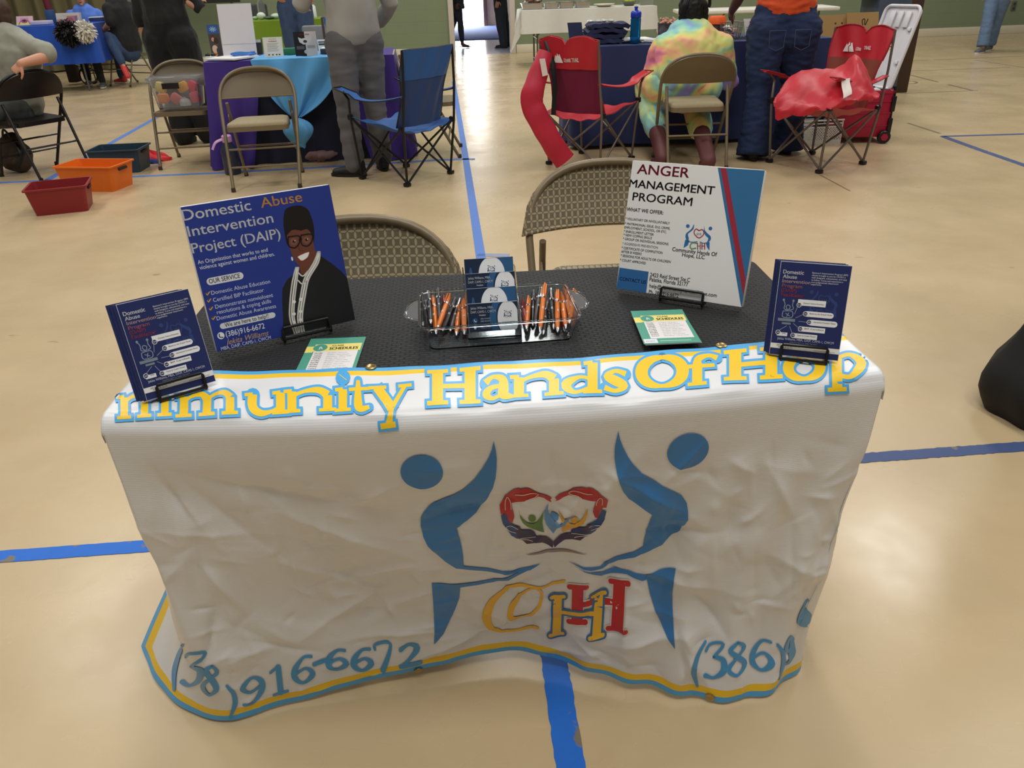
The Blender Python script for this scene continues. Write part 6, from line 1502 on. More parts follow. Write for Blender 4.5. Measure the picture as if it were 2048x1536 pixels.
for S_ in 'LR': shoe(t, L, S_, J['toe'+S_], M('shoe_grey', (92, 96, 100), .6), SHW_, k=1.1)
LEGG = CLK('leggings_slate', (44, 48, 60))
fa = at_z(925, 95); J, f, r = stand((fa.x-.05, fa.y+.05), (.9, -.25), 1.72, .085, feet={'L': (fa.x-.32, fa.y+.25), 'R': (fa.x, fa.y)})
t, L, g = figure('person in dark leggings and flip-flops in the bright hallway doorway', (fa.x-.05, fa.y+.05, 0), J, SKIND, 1.0, 1.0, hairc=M('hair_dark', (34, 26, 22), .7))
def fn(mb):
    for S_ in 'LR': g['leg'](mb, S_, .008, 1.85, LEGG)
    g['torso'](mb, .01, -.1, .3, LEGG)
garment(t, 'leggings', LEGG, fn, voxel=.016)
def fn(mb):
    g['torso'](mb, .022, .25, 1, BLKC)
    for S_ in 'LR': g['arm'](mb, S_, .02, 1.9, BLKC)
garment(t, 'top', BLKC, fn, voxel=.016)
for S_ in 'LR':
    an = L['an'+S_]; td = Vector(J['toe'+S_]); s_ = td.cross(V(0, 0, 1)); mb = MB(); g0 = V(an.x, an.y, .008)
    mb.prism([(.05*math.cos(i*.26)*(1), .15*math.sin(i*.26)) for i in range(24)], .014, SHB, lambda x, y, z: g0+td*(.07+y*.95)+s_*x+V(0, 0, z)); mb.tube([g0+td*.17+V(0, 0, .05), g0+td*.09+s_*.045+V(0, 0, .03)], .006, SHB, 6); mb.tube([g0+td*.17+V(0, 0, .05), g0+td*.09-s_*.045+V(0, 0, .03)], .006, SHB, 6); mb.build('flip_flop', t)
fa = at_y(1000, 60, 17.6); J, f, r = stand((fa.x+.02, 17.6), (-.9, .1), 1.78, .09, feet={'L': (fa.x+.06, 17.5), 'R': (fa.x+.2, 17.75)})
t, L, g = figure('person in dark trousers half hidden by the right side of the doorway', (fa.x+.02, 17.6, 0), J, SKINM, 1.05, 1.1, hairc=M('hair_dark', (34, 26, 22), .7))
TRS = CLK('trousers_slate', (38, 44, 54))
def fn(mb):
    for S_ in 'LR': g['leg'](mb, S_, .016, 2, TRS, r=(.11, .10, .08, .075, .065))
    g['torso'](mb, .01, -.1, .3, TRS)
garment(t, 'trousers', TRS, fn, voxel=.016)
def fn(mb):
    g['torso'](mb, .022, .25, 1, BLKC)
    for S_ in 'LR': g['arm'](mb, S_, .02, 1.9, BLKC)
garment(t, 'top', BLKC, fn, voxel=.016)
for S_ in 'LR': shoe(t, L, S_, J['toe'+S_], SHB, SHB)
# ------------------------------------------------------------------ other stalls
def plain_table(loc, w, d, h, rz, label, top=None):
    t = thing('folding_table', label, 'table', (loc[0], loc[1], 0), rz, 'folding tables of the other stalls')
    mb = MB(); mb.box((0, 0, h-0.02), (w, d, 0.04), top or PL, bev=0.012); mb.build('tabletop', t)
    for sx in (-1, 1):
        for sy in (-1, 1):
            mb = MB(); mb.tube([(sx*(w/2-.22), sy*(d/2-.10), h-.04), (sx*(w/2-.22), sy*(d/2-.08), 0)], 0.014, STL, 8); mb.build('leg', t)
        mb = MB(); mb.tube([(sx*(w/2-.22), -(d/2-.085), .10), (sx*(w/2-.22), d/2-.085, .10)], 0.010, STL, 8); mb.build('crossbar', t)
        mb = MB(); mb.tube([(sx*(w/2-.22), 0, .42), (sx*(w/2-.62), 0, h-.04)], 0.010, STL, 8); mb.tube([(sx*(w/2-.22), -(d/2-.085), .42), (sx*(w/2-.22), d/2-.085, .42)], 0.010, STL, 8); mb.build('brace', t)
    return t
def drape(loc, w, d, h, drop, rz, mat, name, label, group=None, wav=0.03, nf=14, dropb=None, off=0.012):
    """cloth over a table: flat top and four hanging sides with soft vertical folds"""
    hx, hy = w/2+off, d/2+off; per = []
    N = 150
    tot = 2*(2*hx+2*hy); L_ = [2*hx, 2*hy, 2*hx, 2*hy]
    def edge(q):
        q = q*tot
        if q < L_[0]: return (-hx+q, -hy), (0, -1)
        q -= L_[0]
        if q < L_[1]: return (hx, -hy+q), (1, 0)
        q -= L_[1]
        if q < L_[2]: return (hx-q, hy), (0, 1)
        q -= L_[2]; return (-hx, hy-q), (-1, 0)
    c, s_ = math.cos(rz), math.sin(rz); Wf = lambda x, y, z: Vector((loc[0]+c*x-s_*y, loc[1]+s_*x+c*y, z))
    rows = [(0.0, 0.0), (0.5, 0.0), (0.97, 0.0), (1.0, 0.006)]+[(1.0, 0.006+(drop-0.006)*(i/10)) for i in range(1, 11)]
    vs = []; fs = []
    for j, (k, dz) in enumerate(rows):
        for i in range(N):
            (x, y), (nx, ny) = edge(i/N); fr = dz/drop if drop else 0
            if k < 1: p = (x*k, y*k)
            else:
                a = i/N*2*math.pi; wv = wav*fr*(math.sin(a*nf)+.5*math.sin(a*nf*2.3+1)); q = 0.004+0.03*fr+wv; p = (x+nx*q, y+ny*q)
            vs.append(Wf(p[0], p[1], h+0.004-dz+(0.004 if k < 1 else 0)*0))
    for j in range(len(rows)-1):
        for i in range(N): fs.append((j*N+i, j*N+(i+1) % N, (j+1)*N+(i+1) % N, (j+1)*N+i)[::-1])
    mb = MB(); mb.add(vs, fs, mat, True); o = mb.build(name, flat=60)
    return tag(o, label, 'tablecloth', group)
FAB = lambda n, c, v=.08: M(n, c, .75, var=v, vscale=5, sheen=.08)
PAPER = M('paper_white', (232, 232, 230), .6, var=.02); CARDW = M('card_cream', (222, 216, 202), .6, var=.03)
# ---- purple and blue stall on the left
ptop = 0.80; a = at_y(403, 119, 6.62); b_ = at_y(782, 111, 6.72); PWd = b_.x-a.x; pc = ((a.x+b_.x)/2, 7.02); prz = math.atan2(0.06, PWd)
plain_table(pc, PWd-.03, .74, ptop-.012, prz, 'folding table of the purple and light blue stall')
PUR = FAB('cloth_purple', (62, 40, 128), .18); NAV = FAB('cloth_dark_navy', (24, 28, 50), .2); SKY = FAB('cloth_sky_blue', (92, 166, 220), .1)
c_, s_ = math.cos(prz), math.sin(prz); PWf = lambda x, y, z: Vector((pc[0]+c_*x-s_*y, pc[1]+s_*x+c_*y, z))
hw, hd = PWd/2, .37
def side_cloth(sx):
    def fn(u, v):
        # wraps from the front (u=0) around the end to the back (u=1)
        z = ptop+.004-v*(ptop-.004); fr = v
        if u < .34: x = sx*(hw-.42+(u/.34)*.42); y = -hd-.012
        else: x = sx*hw; y = -hd-.012+(u-.34)/.66*(2*hd)
        x += sx*(.012+.10*fr*min(1, max(0, u-.15)/.3)); y -= .05*fr*(1 if u < .4 else max(0, 1-(u-.4)*4))
        if u < .34: x += sx*(.16*fr**1.2)*(1-u/.34)
        f_ = .022*fr*math.sin(u*44)+.012*fr*math.sin(u*23+2)
        return PWf(x+sx*f_*(u > .3), y-f_*(u <= .34), z)
    return fn
mb = MB()
mb.add([PWf(-hw, -hd, ptop+.004), PWf(hw, -hd, ptop+.004), PWf(hw, hd, ptop+.004), PWf(-hw, hd, ptop+.004)], [(0, 1, 2, 3)], PUR)
for sx in (-1, 1): mb.grid(side_cloth(sx), 60, 16, PUR)
o = mb.build('tablecloth'); tag(o, 'purple tablecloth hanging at both ends of the left stall', 'tablecloth')
mb = MB(); mb.grid(lambda u, v: PWf(-hw+.05+u*(2*hw-.1), -hd+.04+.012*math.sin(u*40)*v, ptop-.02-v*(ptop-.03)), 60, 8, NAV, thick=.003)
tag(mb.build('table_skirt'), 'dark navy skirt behind the light blue cloth on the left stall', 'table skirt')
def ov(u, v):
    kx, kz = at_y(592, 238, 6.5).x, at_y(592, 238, 6.5).z; x0, x1 = at_y(500, 118, 6.6).x, at_y(690, 114, 6.6).x
    # two pieces: over the top, then gathered down to a knot
    if v < .25: q = v/.25; return PWf(0, 0, 0)*0+Vector((x0+u*(x1-x0), pc[1]+.2-q*(pc[1]+.2-6.62), ptop+.010+.002*math.sin(u*30)))
    q = (v-.25)/.75; g = q**1.25; spread = 1-g*.93
    xl, xr = x0+(x1-x0)*u, kx+(u-.5)*.07; x = xl*(1-g)+xr*g; fold = math.sin(u*16+q*2)*.030*math.sin(math.pi*min(1, q*1.0))**.8+.012*math.sin(u*37)*q
    sag = .06*math.sin(math.pi*q)*(abs(2*u-1))
    return Vector((x, 6.60-.06*q+fold, ptop+.008-(ptop-kz)*q-sag))
mb = MB(); mb.grid(ov, 60, 40, SKY, thick=.003)
def puff(u, v):
    k = at_y(592, 236, 6.48); a = u*2*math.pi; r_ = .022+.085*math.sin(math.pi*min(.93, v**.8))*(1+.14*math.sin(a*5)); return (k.x+r_*math.cos(a)*1.05, k.y+r_*math.sin(a)*.8, k.z-.22*v+.012*math.sin(a*3)*v)
mb.grid(puff, 40, 14, SKY)
o = mb.build('overlay_cloth'); tag(o, 'light blue overlay cloth gathered into a knot on the left stall', 'tablecloth')
T_ = ptop+.012
def leaning_card(px4, Y, thick, mat, art=None, name='sign', label='', cat='sign', zb=None, group=None, back=.12):
    """an upright card standing on a stall table; px4 = tl tr br bl"""
    zb = zb if zb is not None else T_
    A3 = at_y(*px4[3], Y); B3 = at_y(*px4[2], Y); dz = zb-A3.z; A3.z = zb; B3.z = zb; w = (B3-A3).length; T3 = at_y(*px4[0], Y); h = max(.05, T3.z+dz-zb)
    e, up, n, _ = lean(A3, B3, back); dx = (T3-A3).dot(e); rot = Matrix((e, up, n)).transposed()
    mb = MB(); sk = lambda x, y, z: (x+dx*(y/h), y, z)
    mb.prism([(0, 0), (w, 0), (w, h), (0, h)], thick, mat, lambda x, y, z: sk(x, y, z-thick))
    if art: art(w, h).into(mb, lambda x, y, z: sk(x, y, z), .0004)
    o = mb.build(name); o.matrix_world = Matrix.Translation(A3) @ rot.to_4x4()
    return tag(o, label, cat, group)
leaning_card([(425, 3), (494, 3), (515, 113), (447, 112)], 6.95, .006, M('board_white', (212, 208, 210), .5, var=.03), lambda w, h: Art().stroke([(0.01*w, h*.24), (w*.99, h*.24)], .004, 'a8a6ac', 1, False), 'display_board', 'tall plain white display board standing on the left stall', 'board', back=.25)
def art_fl(w, h):
    a = Art().rect(0, h*.72, w, h, '33548c', 1)
    for i in range(9): t_ = 2*math.pi*i/9; a.stroke([(w*.5, h*.86), (w*(.5+.3*math.cos(t_)), h*(.86+.08*math.sin(t_)))], w*.06, '8cb8dc', 2, False)
    for i, (x, y, r_, c) in enumerate(((.35, .60, .2, '4a3228'), (.35, .55, .13, 'c89478'), (.6, .50, .2, '3a2620'), (.6, .44, .13, '8c5c48'), (.4, .25, .25, 'd8b8a0'), (.7, .2, .2, '3c3c44'), (.35, .08, .2, 'c07830'))): a.oval(w*x, h*y, w*r_, h*r_*.5, c, 2+i % 3)
    return a
leaning_card([(408, 46), (428, 46), (447, 112), (424, 112)], 6.98, .004, M('flyer_dark', (70, 62, 60), .5), art_fl, 'flyer_card', 'tall picture card with blue top behind the white board', 'flyer', back=.2)
def art_w(w, h):
    a = Art().rrect(w*.05, h*.04, w*.95, h*.96, w*.05, 'e4dccb', 1); a.text('YOUR RIGHTS', w*.5, h*.88, h*.04, '5a4a44', 2, .02, w=w*.4, align='c'); a.text('WARNING', w*.5, h*.76, h*.06, 'a03c34', 2, .03, w=w*.45, align='c')
    for i in range(8): a.rect(w*.2, h*(.68-.055*i), w*(.8-.05*(i % 3)), h*(.695-.055*i), '8c8478', 2)
    for x in (.25, .45, .65, .8): a.oval(w*x, h*.12, w*.05, h*.04, '54504c', 2, 12)
    return a
leaning_card([(524, 79), (563, 78), (568, 118), (530, 119)], 6.78, .012, CARDW, art_w, 'small_sign', 'cream framed small sign on the light blue cloth', 'sign', back=.15)
def art_b(w, h):
    a = Art().rect(0, 0, w*.5, h, '16161a', 1); a.rect(w*.5, 0, w, h, 'd2ccc8', 1); a.text('KNOW THE', w*.28, h*.86, h*.05, 'a83230', 3, .03, w=w*.22); a.text('SIGNS', w*.54, h*.86, h*.05, 'a83230', 3, .03, w=w*.18)
    a.poly([(w*.2, h*.78), (w*.35, h*.72), (w*.5, h*.74), (w*.65, h*.72), (w*.8, h*.78), (w*.76, h*.58), (w*.6, h*.48), (w*.4, h*.48), (w*.24, h*.58)], 'd8d6d2', 2); a.oval(w*.5, h*.6, w*.09, h*.06, '3a3a3e', 3, 14)
    for i in range(4): a.rect(w*.08, h*(.40-.035*i), w*.44, h*(.412-.035*i), '8c8c90', 3); a.rect(w*.56, h*(.42-.03*i), w*.92, h*(.43-.03*i), '6a6a6e', 3)
    a.oval(w*.5, h*.18, w*.1, h*.08, 'c8c4be', 3, 16); return a
leaning_card([(585, 70), (630, 68), (637, 117), (593, 119)], 6.75, .014, M('sign_white_edge', (218, 214, 210), .5), art_b, 'small_sign', 'half black half white small sign on the light blue cloth', 'sign', back=.15)
leaning_card([(508, 81), (520, 80), (526, 110), (512, 111)], 7.1, .01, M('sign_dark', (58, 58, 58), .5), lambda w, h: Art().rect(w*.1, h*.8, w*.9, h, 'd8d4cc', 1), 'small_sign', 'narrow dark sign between the white board and the cream sign', 'sign', back=.1)
leaning_card([(634, 84), (652, 82), (655, 108), (639, 110)], 7.05, .02, PAPER, lambda w, h: Art().rect(w*.1, h*.55, w*.9, h*.7, '4a4a50', 1).rect(w*.1, h*.75, w*.9, h*.85, '4a4a50', 1), 'small_sign', 'small white printed card beside the grey hoodie', 'sign', back=.1)
def slab(px4, Y4, z, thick, mat, name, label, cat, group=None, rzz=0):
    P4 = [at_y(px, py, y) for (px, py), y in zip(px4, Y4)]; P4 = [Vector((p.x, p.y, z)) for p in P4]
    mb = MB(); n = len(P4); top = [p+Vector((0, 0, thick)) for p in P4]; mb.add(P4+top, [tuple(range(n))[::-1], tuple(range(n, 2*n))]+[(i, (i+1) % n, (i+1) % n+n, i+n) for i in range(n)], mat)
    return tag(mb.build(name), label, cat, group)
slab([(408, 118), (470, 124), (519, 113), (455, 107)], (6.72, 6.62, 6.85, 7.0), T_, .012, PAPER, 'paper_stack', 'white sheets of paper lying at the left end of the left stall', 'papers')
LAN = M('lanyard_blue', (70, 132, 210), .6, var=.1); lz = at_y(486, 106, 6.85); mb = MB()
for i in range(7):
    a0 = rng.uniform(0, 6); pts = [(lz.x+.08*math.cos(a0+k*.9)*(1+.3*math.sin(k*2+i)), lz.y+.04*math.sin(a0+k*.9), T_+.016+.012*abs(math.sin(k*1.3+i))+.004*i*.5) for k in range(7)]
    mb.tube(smooth_path(pts, 5, True), [(.007, .0018)]*35, LAN, 6, closed=True)
tag(mb.build('lanyard_pile'), 'pile of blue lanyards on the papers below the white board', 'lanyards', kind='stuff')
q = at_y(579, 111, 6.95); mb = MB(); mb.box((q.x, q.y, T_+.025), (.14, .10, .05), M('box_green', (40, 112, 72), .5, var=.15), Matrix.Rotation(.3, 3, 'Z'), bev=.004); tag(mb.build('small_box'), 'small green box between the two small signs', 'box')
q = at_y(666, 105, 6.9); mb = MB(); mb.box((q.x, q.y, T_+.02), (.18, .14, .04), M('book_dark', (74, 74, 80), .5), bev=.003); mb.box((q.x, q.y, T_+.0435), (.18, .14, .006), PAPER, bev=.002); tag(mb.build('book_stack'), 'stack of books beside the grey hoodie on the left stall', 'books')
q = at_y(422, 112, 6.9); mb = MB()
for d in (-.025, .02): mb.ball((q.x+d, q.y, T_+.02), (.02, .018, .02), BLK, 6)
mb.box((q.x, q.y, T_+.008), (.08, .05, .016), PAPER, bev=.004); tag(mb.build('trinket'), 'small black and white trinket at the left end of the left stall', 'trinket')
CLR = M('plastic_clear', (236, 238, 240), .08, var=0, trans=.9, ior=1.15, rough_=None) if False else M('plastic_clear', (236, 238, 240), .08, var=0, trans=.92, ior=1.12)
def tub(loc, w, d, h, rz, mat, label, cat='bin', name='storage_bin', taper=.86, wall=.004, rim=.012, lid=None, group=None, z=0.0, handles=True):
    t = thing(name, label, cat, (loc[0], loc[1], z), rz, group)
    def ring(k, zz, o_=0.0, r_=.02):
        pts = []; hx, hy = w/2*k+o_, d/2*k+o_
        for cx, cy, a0 in ((hx-r_, hy-r_, 0), (-hx+r_, hy-r_, 90), (-hx+r_, -hy+r_, 180), (hx-r_, -hy+r_, 270)):
            for i in range(4): a = R_(a0+30*i); pts.append((cx+r_*math.cos(a), cy+r_*math.sin(a), zz))
        return pts
    L_ = [ring(taper, 0), ring(1, h), ring(1, h, rim), ring(1, h-rim, rim), ring(1, h-rim, rim-wall), ring(1, h-.0, -wall) if False else ring(1, h, -wall), ring(taper, wall, -wall)]
    order = [L_[0], ring(1-(1-taper)*rim/h, h-rim), L_[3], L_[2], ring(1, h, -wall), ring(taper, wall, -wall)]; n = 16
    vs = [p for r_ in order for p in r_]; fs = [tuple(range(n))[::-1]]
    for j in range(len(order)-1):
        for i in range(n): fs.append((j*n+i, j*n+(i+1) % n, (j+1)*n+(i+1) % n, (j+1)*n+i))
    fs.append(tuple((len(order)-1)*n+i for i in range(n)))
    mb = MB(); mb.add(vs, fs, mat, False); mb.build('tub', t)
    if handles:
        for sx in (-1, 1): mb = MB(); mb.box((sx*(w/2*.985+.003), 0, h*.80), (.012, d*.34, h*.10), M(mat.name+'_grip', (60, 24, 24) if 'red' in mat.name else (40, 40, 44), .6), bev=.003); mb.build('handle', t)
    return t
# ---- bins on the floor
RB, OB, TB = M('bin_red', (138, 34, 38), .42), M('bin_orange', (226, 112, 28), .42), M('bin_teal', (38, 62, 78), .42)
def bin_at(fl_, fr_, h, mat, label, depth=.2):
    A3, B3 = at_z(*fl_), at_z(*fr_); e = (B3-A3); w = e.length; rz = math.atan2(e.y, e.x); n = Vector((-e.y, e.x, 0)).normalized(); c = (A3+B3)/2+n*depth/2
    return tub((c.x, c.y), w*1.16, depth*1.16, h, rz, mat, label, group='open plastic bins on the floor', rim=.010)
bin_at((72, 433), (177, 422), .175, RB, 'open dark red plastic bin on the floor, nearest of the three bins', .25)
bin_at((131, 383), (228, 384), .185, OB, 'open orange plastic bin on the floor between the other two bins', .25)
bin_at((192, 349), (280, 345), .185, TB, 'open dark teal plastic bin on the floor, farthest of the three bins', .26)
q = at_z(302, 322); mb = MB()
def crump(u, v): a = u*2*math.pi; r_ = .15*math.sin(math.pi*(.5-.5*v)+.0)*(1+.2*math.sin(a*3+1)); return (q.x+r_*math.cos(a), q.y+r_*.7*math.sin(a), .004+.075*v*(1+.3*math.sin(a*4))+.012*math.sin(a*7+v*9)*(1-v))
mb.grid(crump, 48, 12, M('cloth_bright_red', (222, 40, 46), .6, var=.1)); o = mb.build('crumpled_cloth'); tag(o, 'crumpled red cloth on the floor beside the teal bin', 'cloth')
mb = MB(); mb.grid(lambda u, v: (q.x-.12+.24*u, q.y-.13+.05*v, .004+.03*math.sin(math.pi*v)+.006*math.sin(u*20)), 16, 6, M('cloth_royal_blue', (62, 76, 160), .7)); mb.build('blue_edge', o, label='blue part of the cloth')
# ---- bag under the black chair
q = at_z(28, 350); BAGB = M('bag_brown', (62, 48, 36), .7, var=.2); t = thing('backpack', 'dark brown bag on the floor under the black folding chair', 'bag', (q.x, q.y+.12, 0))
mb = MB(); mb.ball((0, 0, .13), (.13, .10, .13), BAGB, 10); mb.ball((.02, -.03, .09), (.12, .09, .09), BAGB, 10); mb.ball((0, 0, .24), (.085, .07, .08), BAGB, 8); union(mb, 'body', t, BAGB, .012, 4, (.012, 10, (1, 1, 1)))
mb = MB(); mb.tube(smooth_path([(-.03, -.05, .29), (0, -.06, .35), (.03, -.05, .29)], 6), .009, BLK, 6); mb.build('strap', t)
mb = MB(); mb.tube(smooth_path([(.06, -.08, .27), (.11, -.12, .16), (.03, -.13, .05), (-.05, -.12, .06)], 6), [(.014, .004)]*19, BLK, 6); mb.build('strap', t)
# ---- clear bin on the chair
q = at_y(357, 214, 6.83); t = tub((q.x+.02, 6.87), .37, .27, .205, R_(3), CLR, 'clear plastic bin of bright bottles and bags on the tan folding chair', name='clear_bin', z=.468, handles=False)
mb = MB(); mb.box((0, 0, .222), (.40, .30, .022), CLR, bev=.006); mb.build('lid', t)
mb = MB(); mb.box((-.02, -.148, .168), (.13, .012, .045), M('label_black', (18, 18, 20), .4), bev=.003); mb.build('latch', t)
for i, (x, z, c, s_) in enumerate(((-.12, .06, (240, 150, 80), 'round orange box in the clear bin, lower left'), (-.03, .05, (226, 120, 110), 'salmon coloured box at the bottom of the clear bin'), (.13, .06, (224, 84, 104), 'pink packet in the clear bin, lower right'), (.12, .14, (226, 60, 86), 'red pink packet in the clear bin, upper right'), (.05, .14, (238, 170, 60), 'yellow orange packet in the clear bin, upper right'), (-.13, .14, (220, 200, 110), 'pale yellow packet in the clear bin, upper left'))):
    mb = MB(); mb.box((q.x+.02+x, 6.82+.03*(i % 2), .475+z), (.085, .06, .075), M('packet_%d' % i, c, .5), Matrix.Rotation(i*.7, 3, 'Y'), bev=.018); tag(mb.build('packet'), s_, 'packet', 'packets in the clear bin')
mb = MB(); mb.lathe([(.0, 0), (.042, .0), (.044, .03), (.03, .05), (.012, .055), (.012, .065)], M('jar_clear_white', (230, 230, 228), .2, trans=.4), (q.x+.07, 6.80, .478), 16); tag(mb.build('bottle'), 'small clear round bottle at the front of the clear bin', 'bottle')
# ---- bottle and bags under the left stall
q = at_z(462, 352); t = thing('water_bottle', 'large dark bottle with pink lid on the floor beside the purple cloth', 'bottle', (q.x, q.y+.08, 0)); SMK = M('bottle_smoke', (62, 70, 92), .15, trans=.35)
mb = MB(); mb.lathe([(.0, 0), (.060, 0), (.064, .01), (.064, .17), (.058, .20), (.034, .235), (.034, .245)], SMK, n=20); mb.build('body', t)
PKL = M('lid_pink', (206, 160, 206), .4); mb = MB(); mb.lathe([(.036, .245), (.038, .25), (.038, .29), (.030, .298)], PKL, n=20); mb.build('lid', t)
mb = MB(); mb.tube(smooth_path([(-.03, -.02, .27), (-.08, -.04, .25), (-.11, -.05, .20)], 5), [(.012, .004)]*11, PKL, 6); mb.build('strap', t)
q = at_z(640, 328); mb = MB(); mb.ball((q.x, q.y+.12, .055), (.15, .11, .055), CLR, 8); o = union(mb, 'plastic_bag', None, M('bag_plastic', (196, 160, 160), .12, trans=.55, ior=1.1), .014, 2, (.022, 16, (1, 1, 1.4))); tag(o, 'clear plastic bag with pinkish contents on the floor under the left stall', 'bag')
for i, (px, py, s_) in enumerate(((690, 322, 'clear plastic box on the floor behind the grey jeans, left one'), (742, 318, 'clear plastic box on the floor behind the grey jeans, right one'))): w_ = at_z(px, py); tub((w_.x, w_.y+.16), .26, .22, .17, 0, CLR, s_, 'box', 'clear_box', handles=False)
# ---- blue stall far left
btz = .80; q0_, q1_ = at_y(-30, 50, 13.2), at_y(118, 54, 12.4); RB_ = FAB('cloth_royal', (30, 82, 186), .1)
bz = (q0_.z+q1_.z)/2; bw = 2.0; bc = (q1_.x-.72, 12.95); brz = R_(4)
plain_table(bc, bw-.05, .72, bz-.012, brz, 'folding table of the royal blue stall at the far left')
drape(bc, bw, .74, bz, .52, brz, RB_, 'tablecloth', 'royal blue plastic tablecloth on the far left stall', wav=.025)
lp = lambda px, Y, dz=0: Vector((at_y(px, 50, Y).x, Y, bz+.01+dz))
def art_pk(w, h): return Art().rect(0, 0, w, h*.3, 'e8dc9a', 1).rect(w*.25, h*.35, w*.75, h*.8, 'd89ab8', 1).oval(w*.5, h*.45, w*.18, h*.2, '4a4050', 2).stroke([(w*.15, h*.1), (w*.3, h*.5), (w*.5, h*.3), (w*.7, h*.55), (w*.85, h*.15)], w*.05, 'd05a7a', 3)
leaning_card([(30, 35), (68, 34), (66, 52), (34, 54)], 12.75, .02, M('card_pink', (226, 190, 200), .5), art_pk, 'greeting_card', 'pink and cream decorated card on the far left blue stall', 'card', zb=bz+.008, back=.3)
leaning_card([(110, 25), (161, 24), (161, 44), (114, 46)], 12.9, .06, CARDW, lambda w, h: Art().oval(w*.35, h*.55, w*.2, h*.2, '8ca070', 1).oval(w*.45, h*.4, w*.22, h*.25, 'c08a88', 2).rect(w*.7, h*.1, w*.8, h*.6, '4a4a4a', 1), 'white_box', 'white box with a printed picture on the far left blue stall', 'box', zb=bz+.008, back=.02)
leaning_card([(113, 32), (150, 30), (150, 48), (114, 48)], 12.72, .09, M('box_pink_print', (196, 140, 146), .5), lambda w, h: Art().rect(0, h*.6, w*.55, h, 'd8d8c8', 1).oval(w*.7, h*.5, w*.22, h*.3, 'b06a74', 2).rect(w*.1, h*.1, w*.4, h*.4, '8a6a90', 1), 'gift_box', 'pink printed box in front of the white box on the blue stall', 'box', zb=bz+.008, back=.02)
mb = MB(); c = lp(85, 12.8); mb.box((c.x, c.y, c.z+.025), (.24, .2, .05), M('paper_lilac', (206, 200, 220), .6), bev=.006); tag(mb.build('paper_stack'), 'pale lilac stack of papers on the far left blue stall', 'papers')
mb = MB(); c = lp(106, 13.1); mb.box((c.x, c.y, c.z+.09), (.10, .10, .18), M('box_blue', (48, 84, 128), .6), bev=.006); o = mb.build('pole_stand'); tag(o, 'blue block with a maroon pole at the back of the far left stall', 'stand')
mb = MB(); mb.tube([(c.x-.02, c.y+.05, c.z+.16), (c.x-.06, c.y+.05, c.z+.9)], .045, M('cloth_maroon', (104, 28, 42), .7), 10); mb.build('pole', o)
def pompom(px, py, Y, r_, mat, label):
    c = at_y(px, py, Y); mb = MB(); rr = np.random.RandomState(int(px))
    mb.ball(c, r_*.45, mat, 6)
    for i in range(520):
        d = Vector(rr.normal(size=3)).normalized(); s = d.orthogonal().normalized(); s.rotate(Matrix.Rotation(rr.uniform(0, 6.28), 3, d)); tcv = d.cross(s); w = .009; k = r_*rr.uniform(.8, 1.05)
        p0, p1, p2 = c+d*r_*.35, c+d*k*.8+s*.012, c+d*k+s*rr.uniform(-.03, .03)+Vector((0, 0, -.012))
        mb.add([p0-tcv*w, p0+tcv*w, p1+tcv*w, p1-tcv*w, p2+tcv*w*.8, p2-tcv*w*.8], [(0, 1, 2, 3), (3, 2, 4, 5)], mat)
    return tag(mb.build('pompom'), label, 'pompom')
pompom(136, 65, 12.45, .19, M('pompom_black', (24, 20, 20), .5), 'black cheer pompom hanging on the front of the blue stall')
pompom(168, 62, 12.5, .165, M('pompom_white', (226, 222, 210), .5), 'white cheer pompom hanging on the front of the blue stall')
q = at_z(150, 172); t = thing('walking_frame', 'dark folded cart standing under the blue stall', 'cart', (q.x, q.y+.2, 0)); mb = MB(); mb.box((-.06, 0, .22), (.14, .2, .36), M('cart_brown', (52, 36, 30), .6), bev=.02); mb.build('body', t)
for dx in (.10, .22):
    mb = MB(); mb.tube([(dx+.07*math.cos(a), 0, .12+.11*math.sin(a)) for a in [i*math.pi/9 for i in range(18)]], .012, BLK, 6, closed=True); mb.build('wheel', t)
mb = MB(); mb.tube([(0, 0, .3), (.12, 0, .24), (.22, 0, .3), (.22, 0, .5)], .012, BLK, 6); mb.build('frame', t)
q = at_y(196, 44, 13.45); mb = MB(); mb.box(tuple(q), (.22, .16, .12), M('bag_navy', (30, 44, 96), .6), bev=.03); mb.box((q.x, q.y, q.z+.066), (.2, .14, .014), PAPER, bev=.004); tag(mb.build('tote_bag'), 'navy bag with papers on the lap of the woman in blue', 'bag')
# ---- lime stall
lz_ = at_y(575, 40, 12.6).z; LIM = FAB('cloth_lime', (118, 150, 30), .06); g0, g1 = at_y(470, 40, 12.6), at_y(672, 37, 12.6); gc = ((g0.x+g1.x)/2, 13.0); gw = g1.x-g0.x
plain_table(gc, gw-.05, .7, lz_-.012, 0, 'folding table of the lime green stall'); drape(gc, gw, .74, lz_, lz_-.05, 0, LIM, 'tablecloth', 'lime green tablecloth on the stall behind the person in the black top', wav=.012)
for i, (px, py, w_, h_, c, s_, nm) in enumerate(((510, 28, .1, .05, (150, 190, 140), 'small pale green item at the left end of the lime stall', 'trinket'), (522, 30, .13, .1, (214, 224, 206), 'white round item on the lime stall', 'paper_ball'), (540, 30, .2, .05, (60, 84, 62), 'dark green leafy item on the lime stall', 'greenery'), (552, 30, .16, .08, (190, 210, 190), 'pale crumpled item on the lime stall', 'paper_ball'))):
    c_w = at_y(px, 36, 12.75); mb = MB(); mb.ball((c_w.x, 12.78, lz_+.01+h_/2), (w_/2, w_/2, h_/2), M('lime_item_%d' % i, c, .5, var=.3, vscale=30), 8); tag(mb.build(nm), s_, nm.replace('_', ' '))
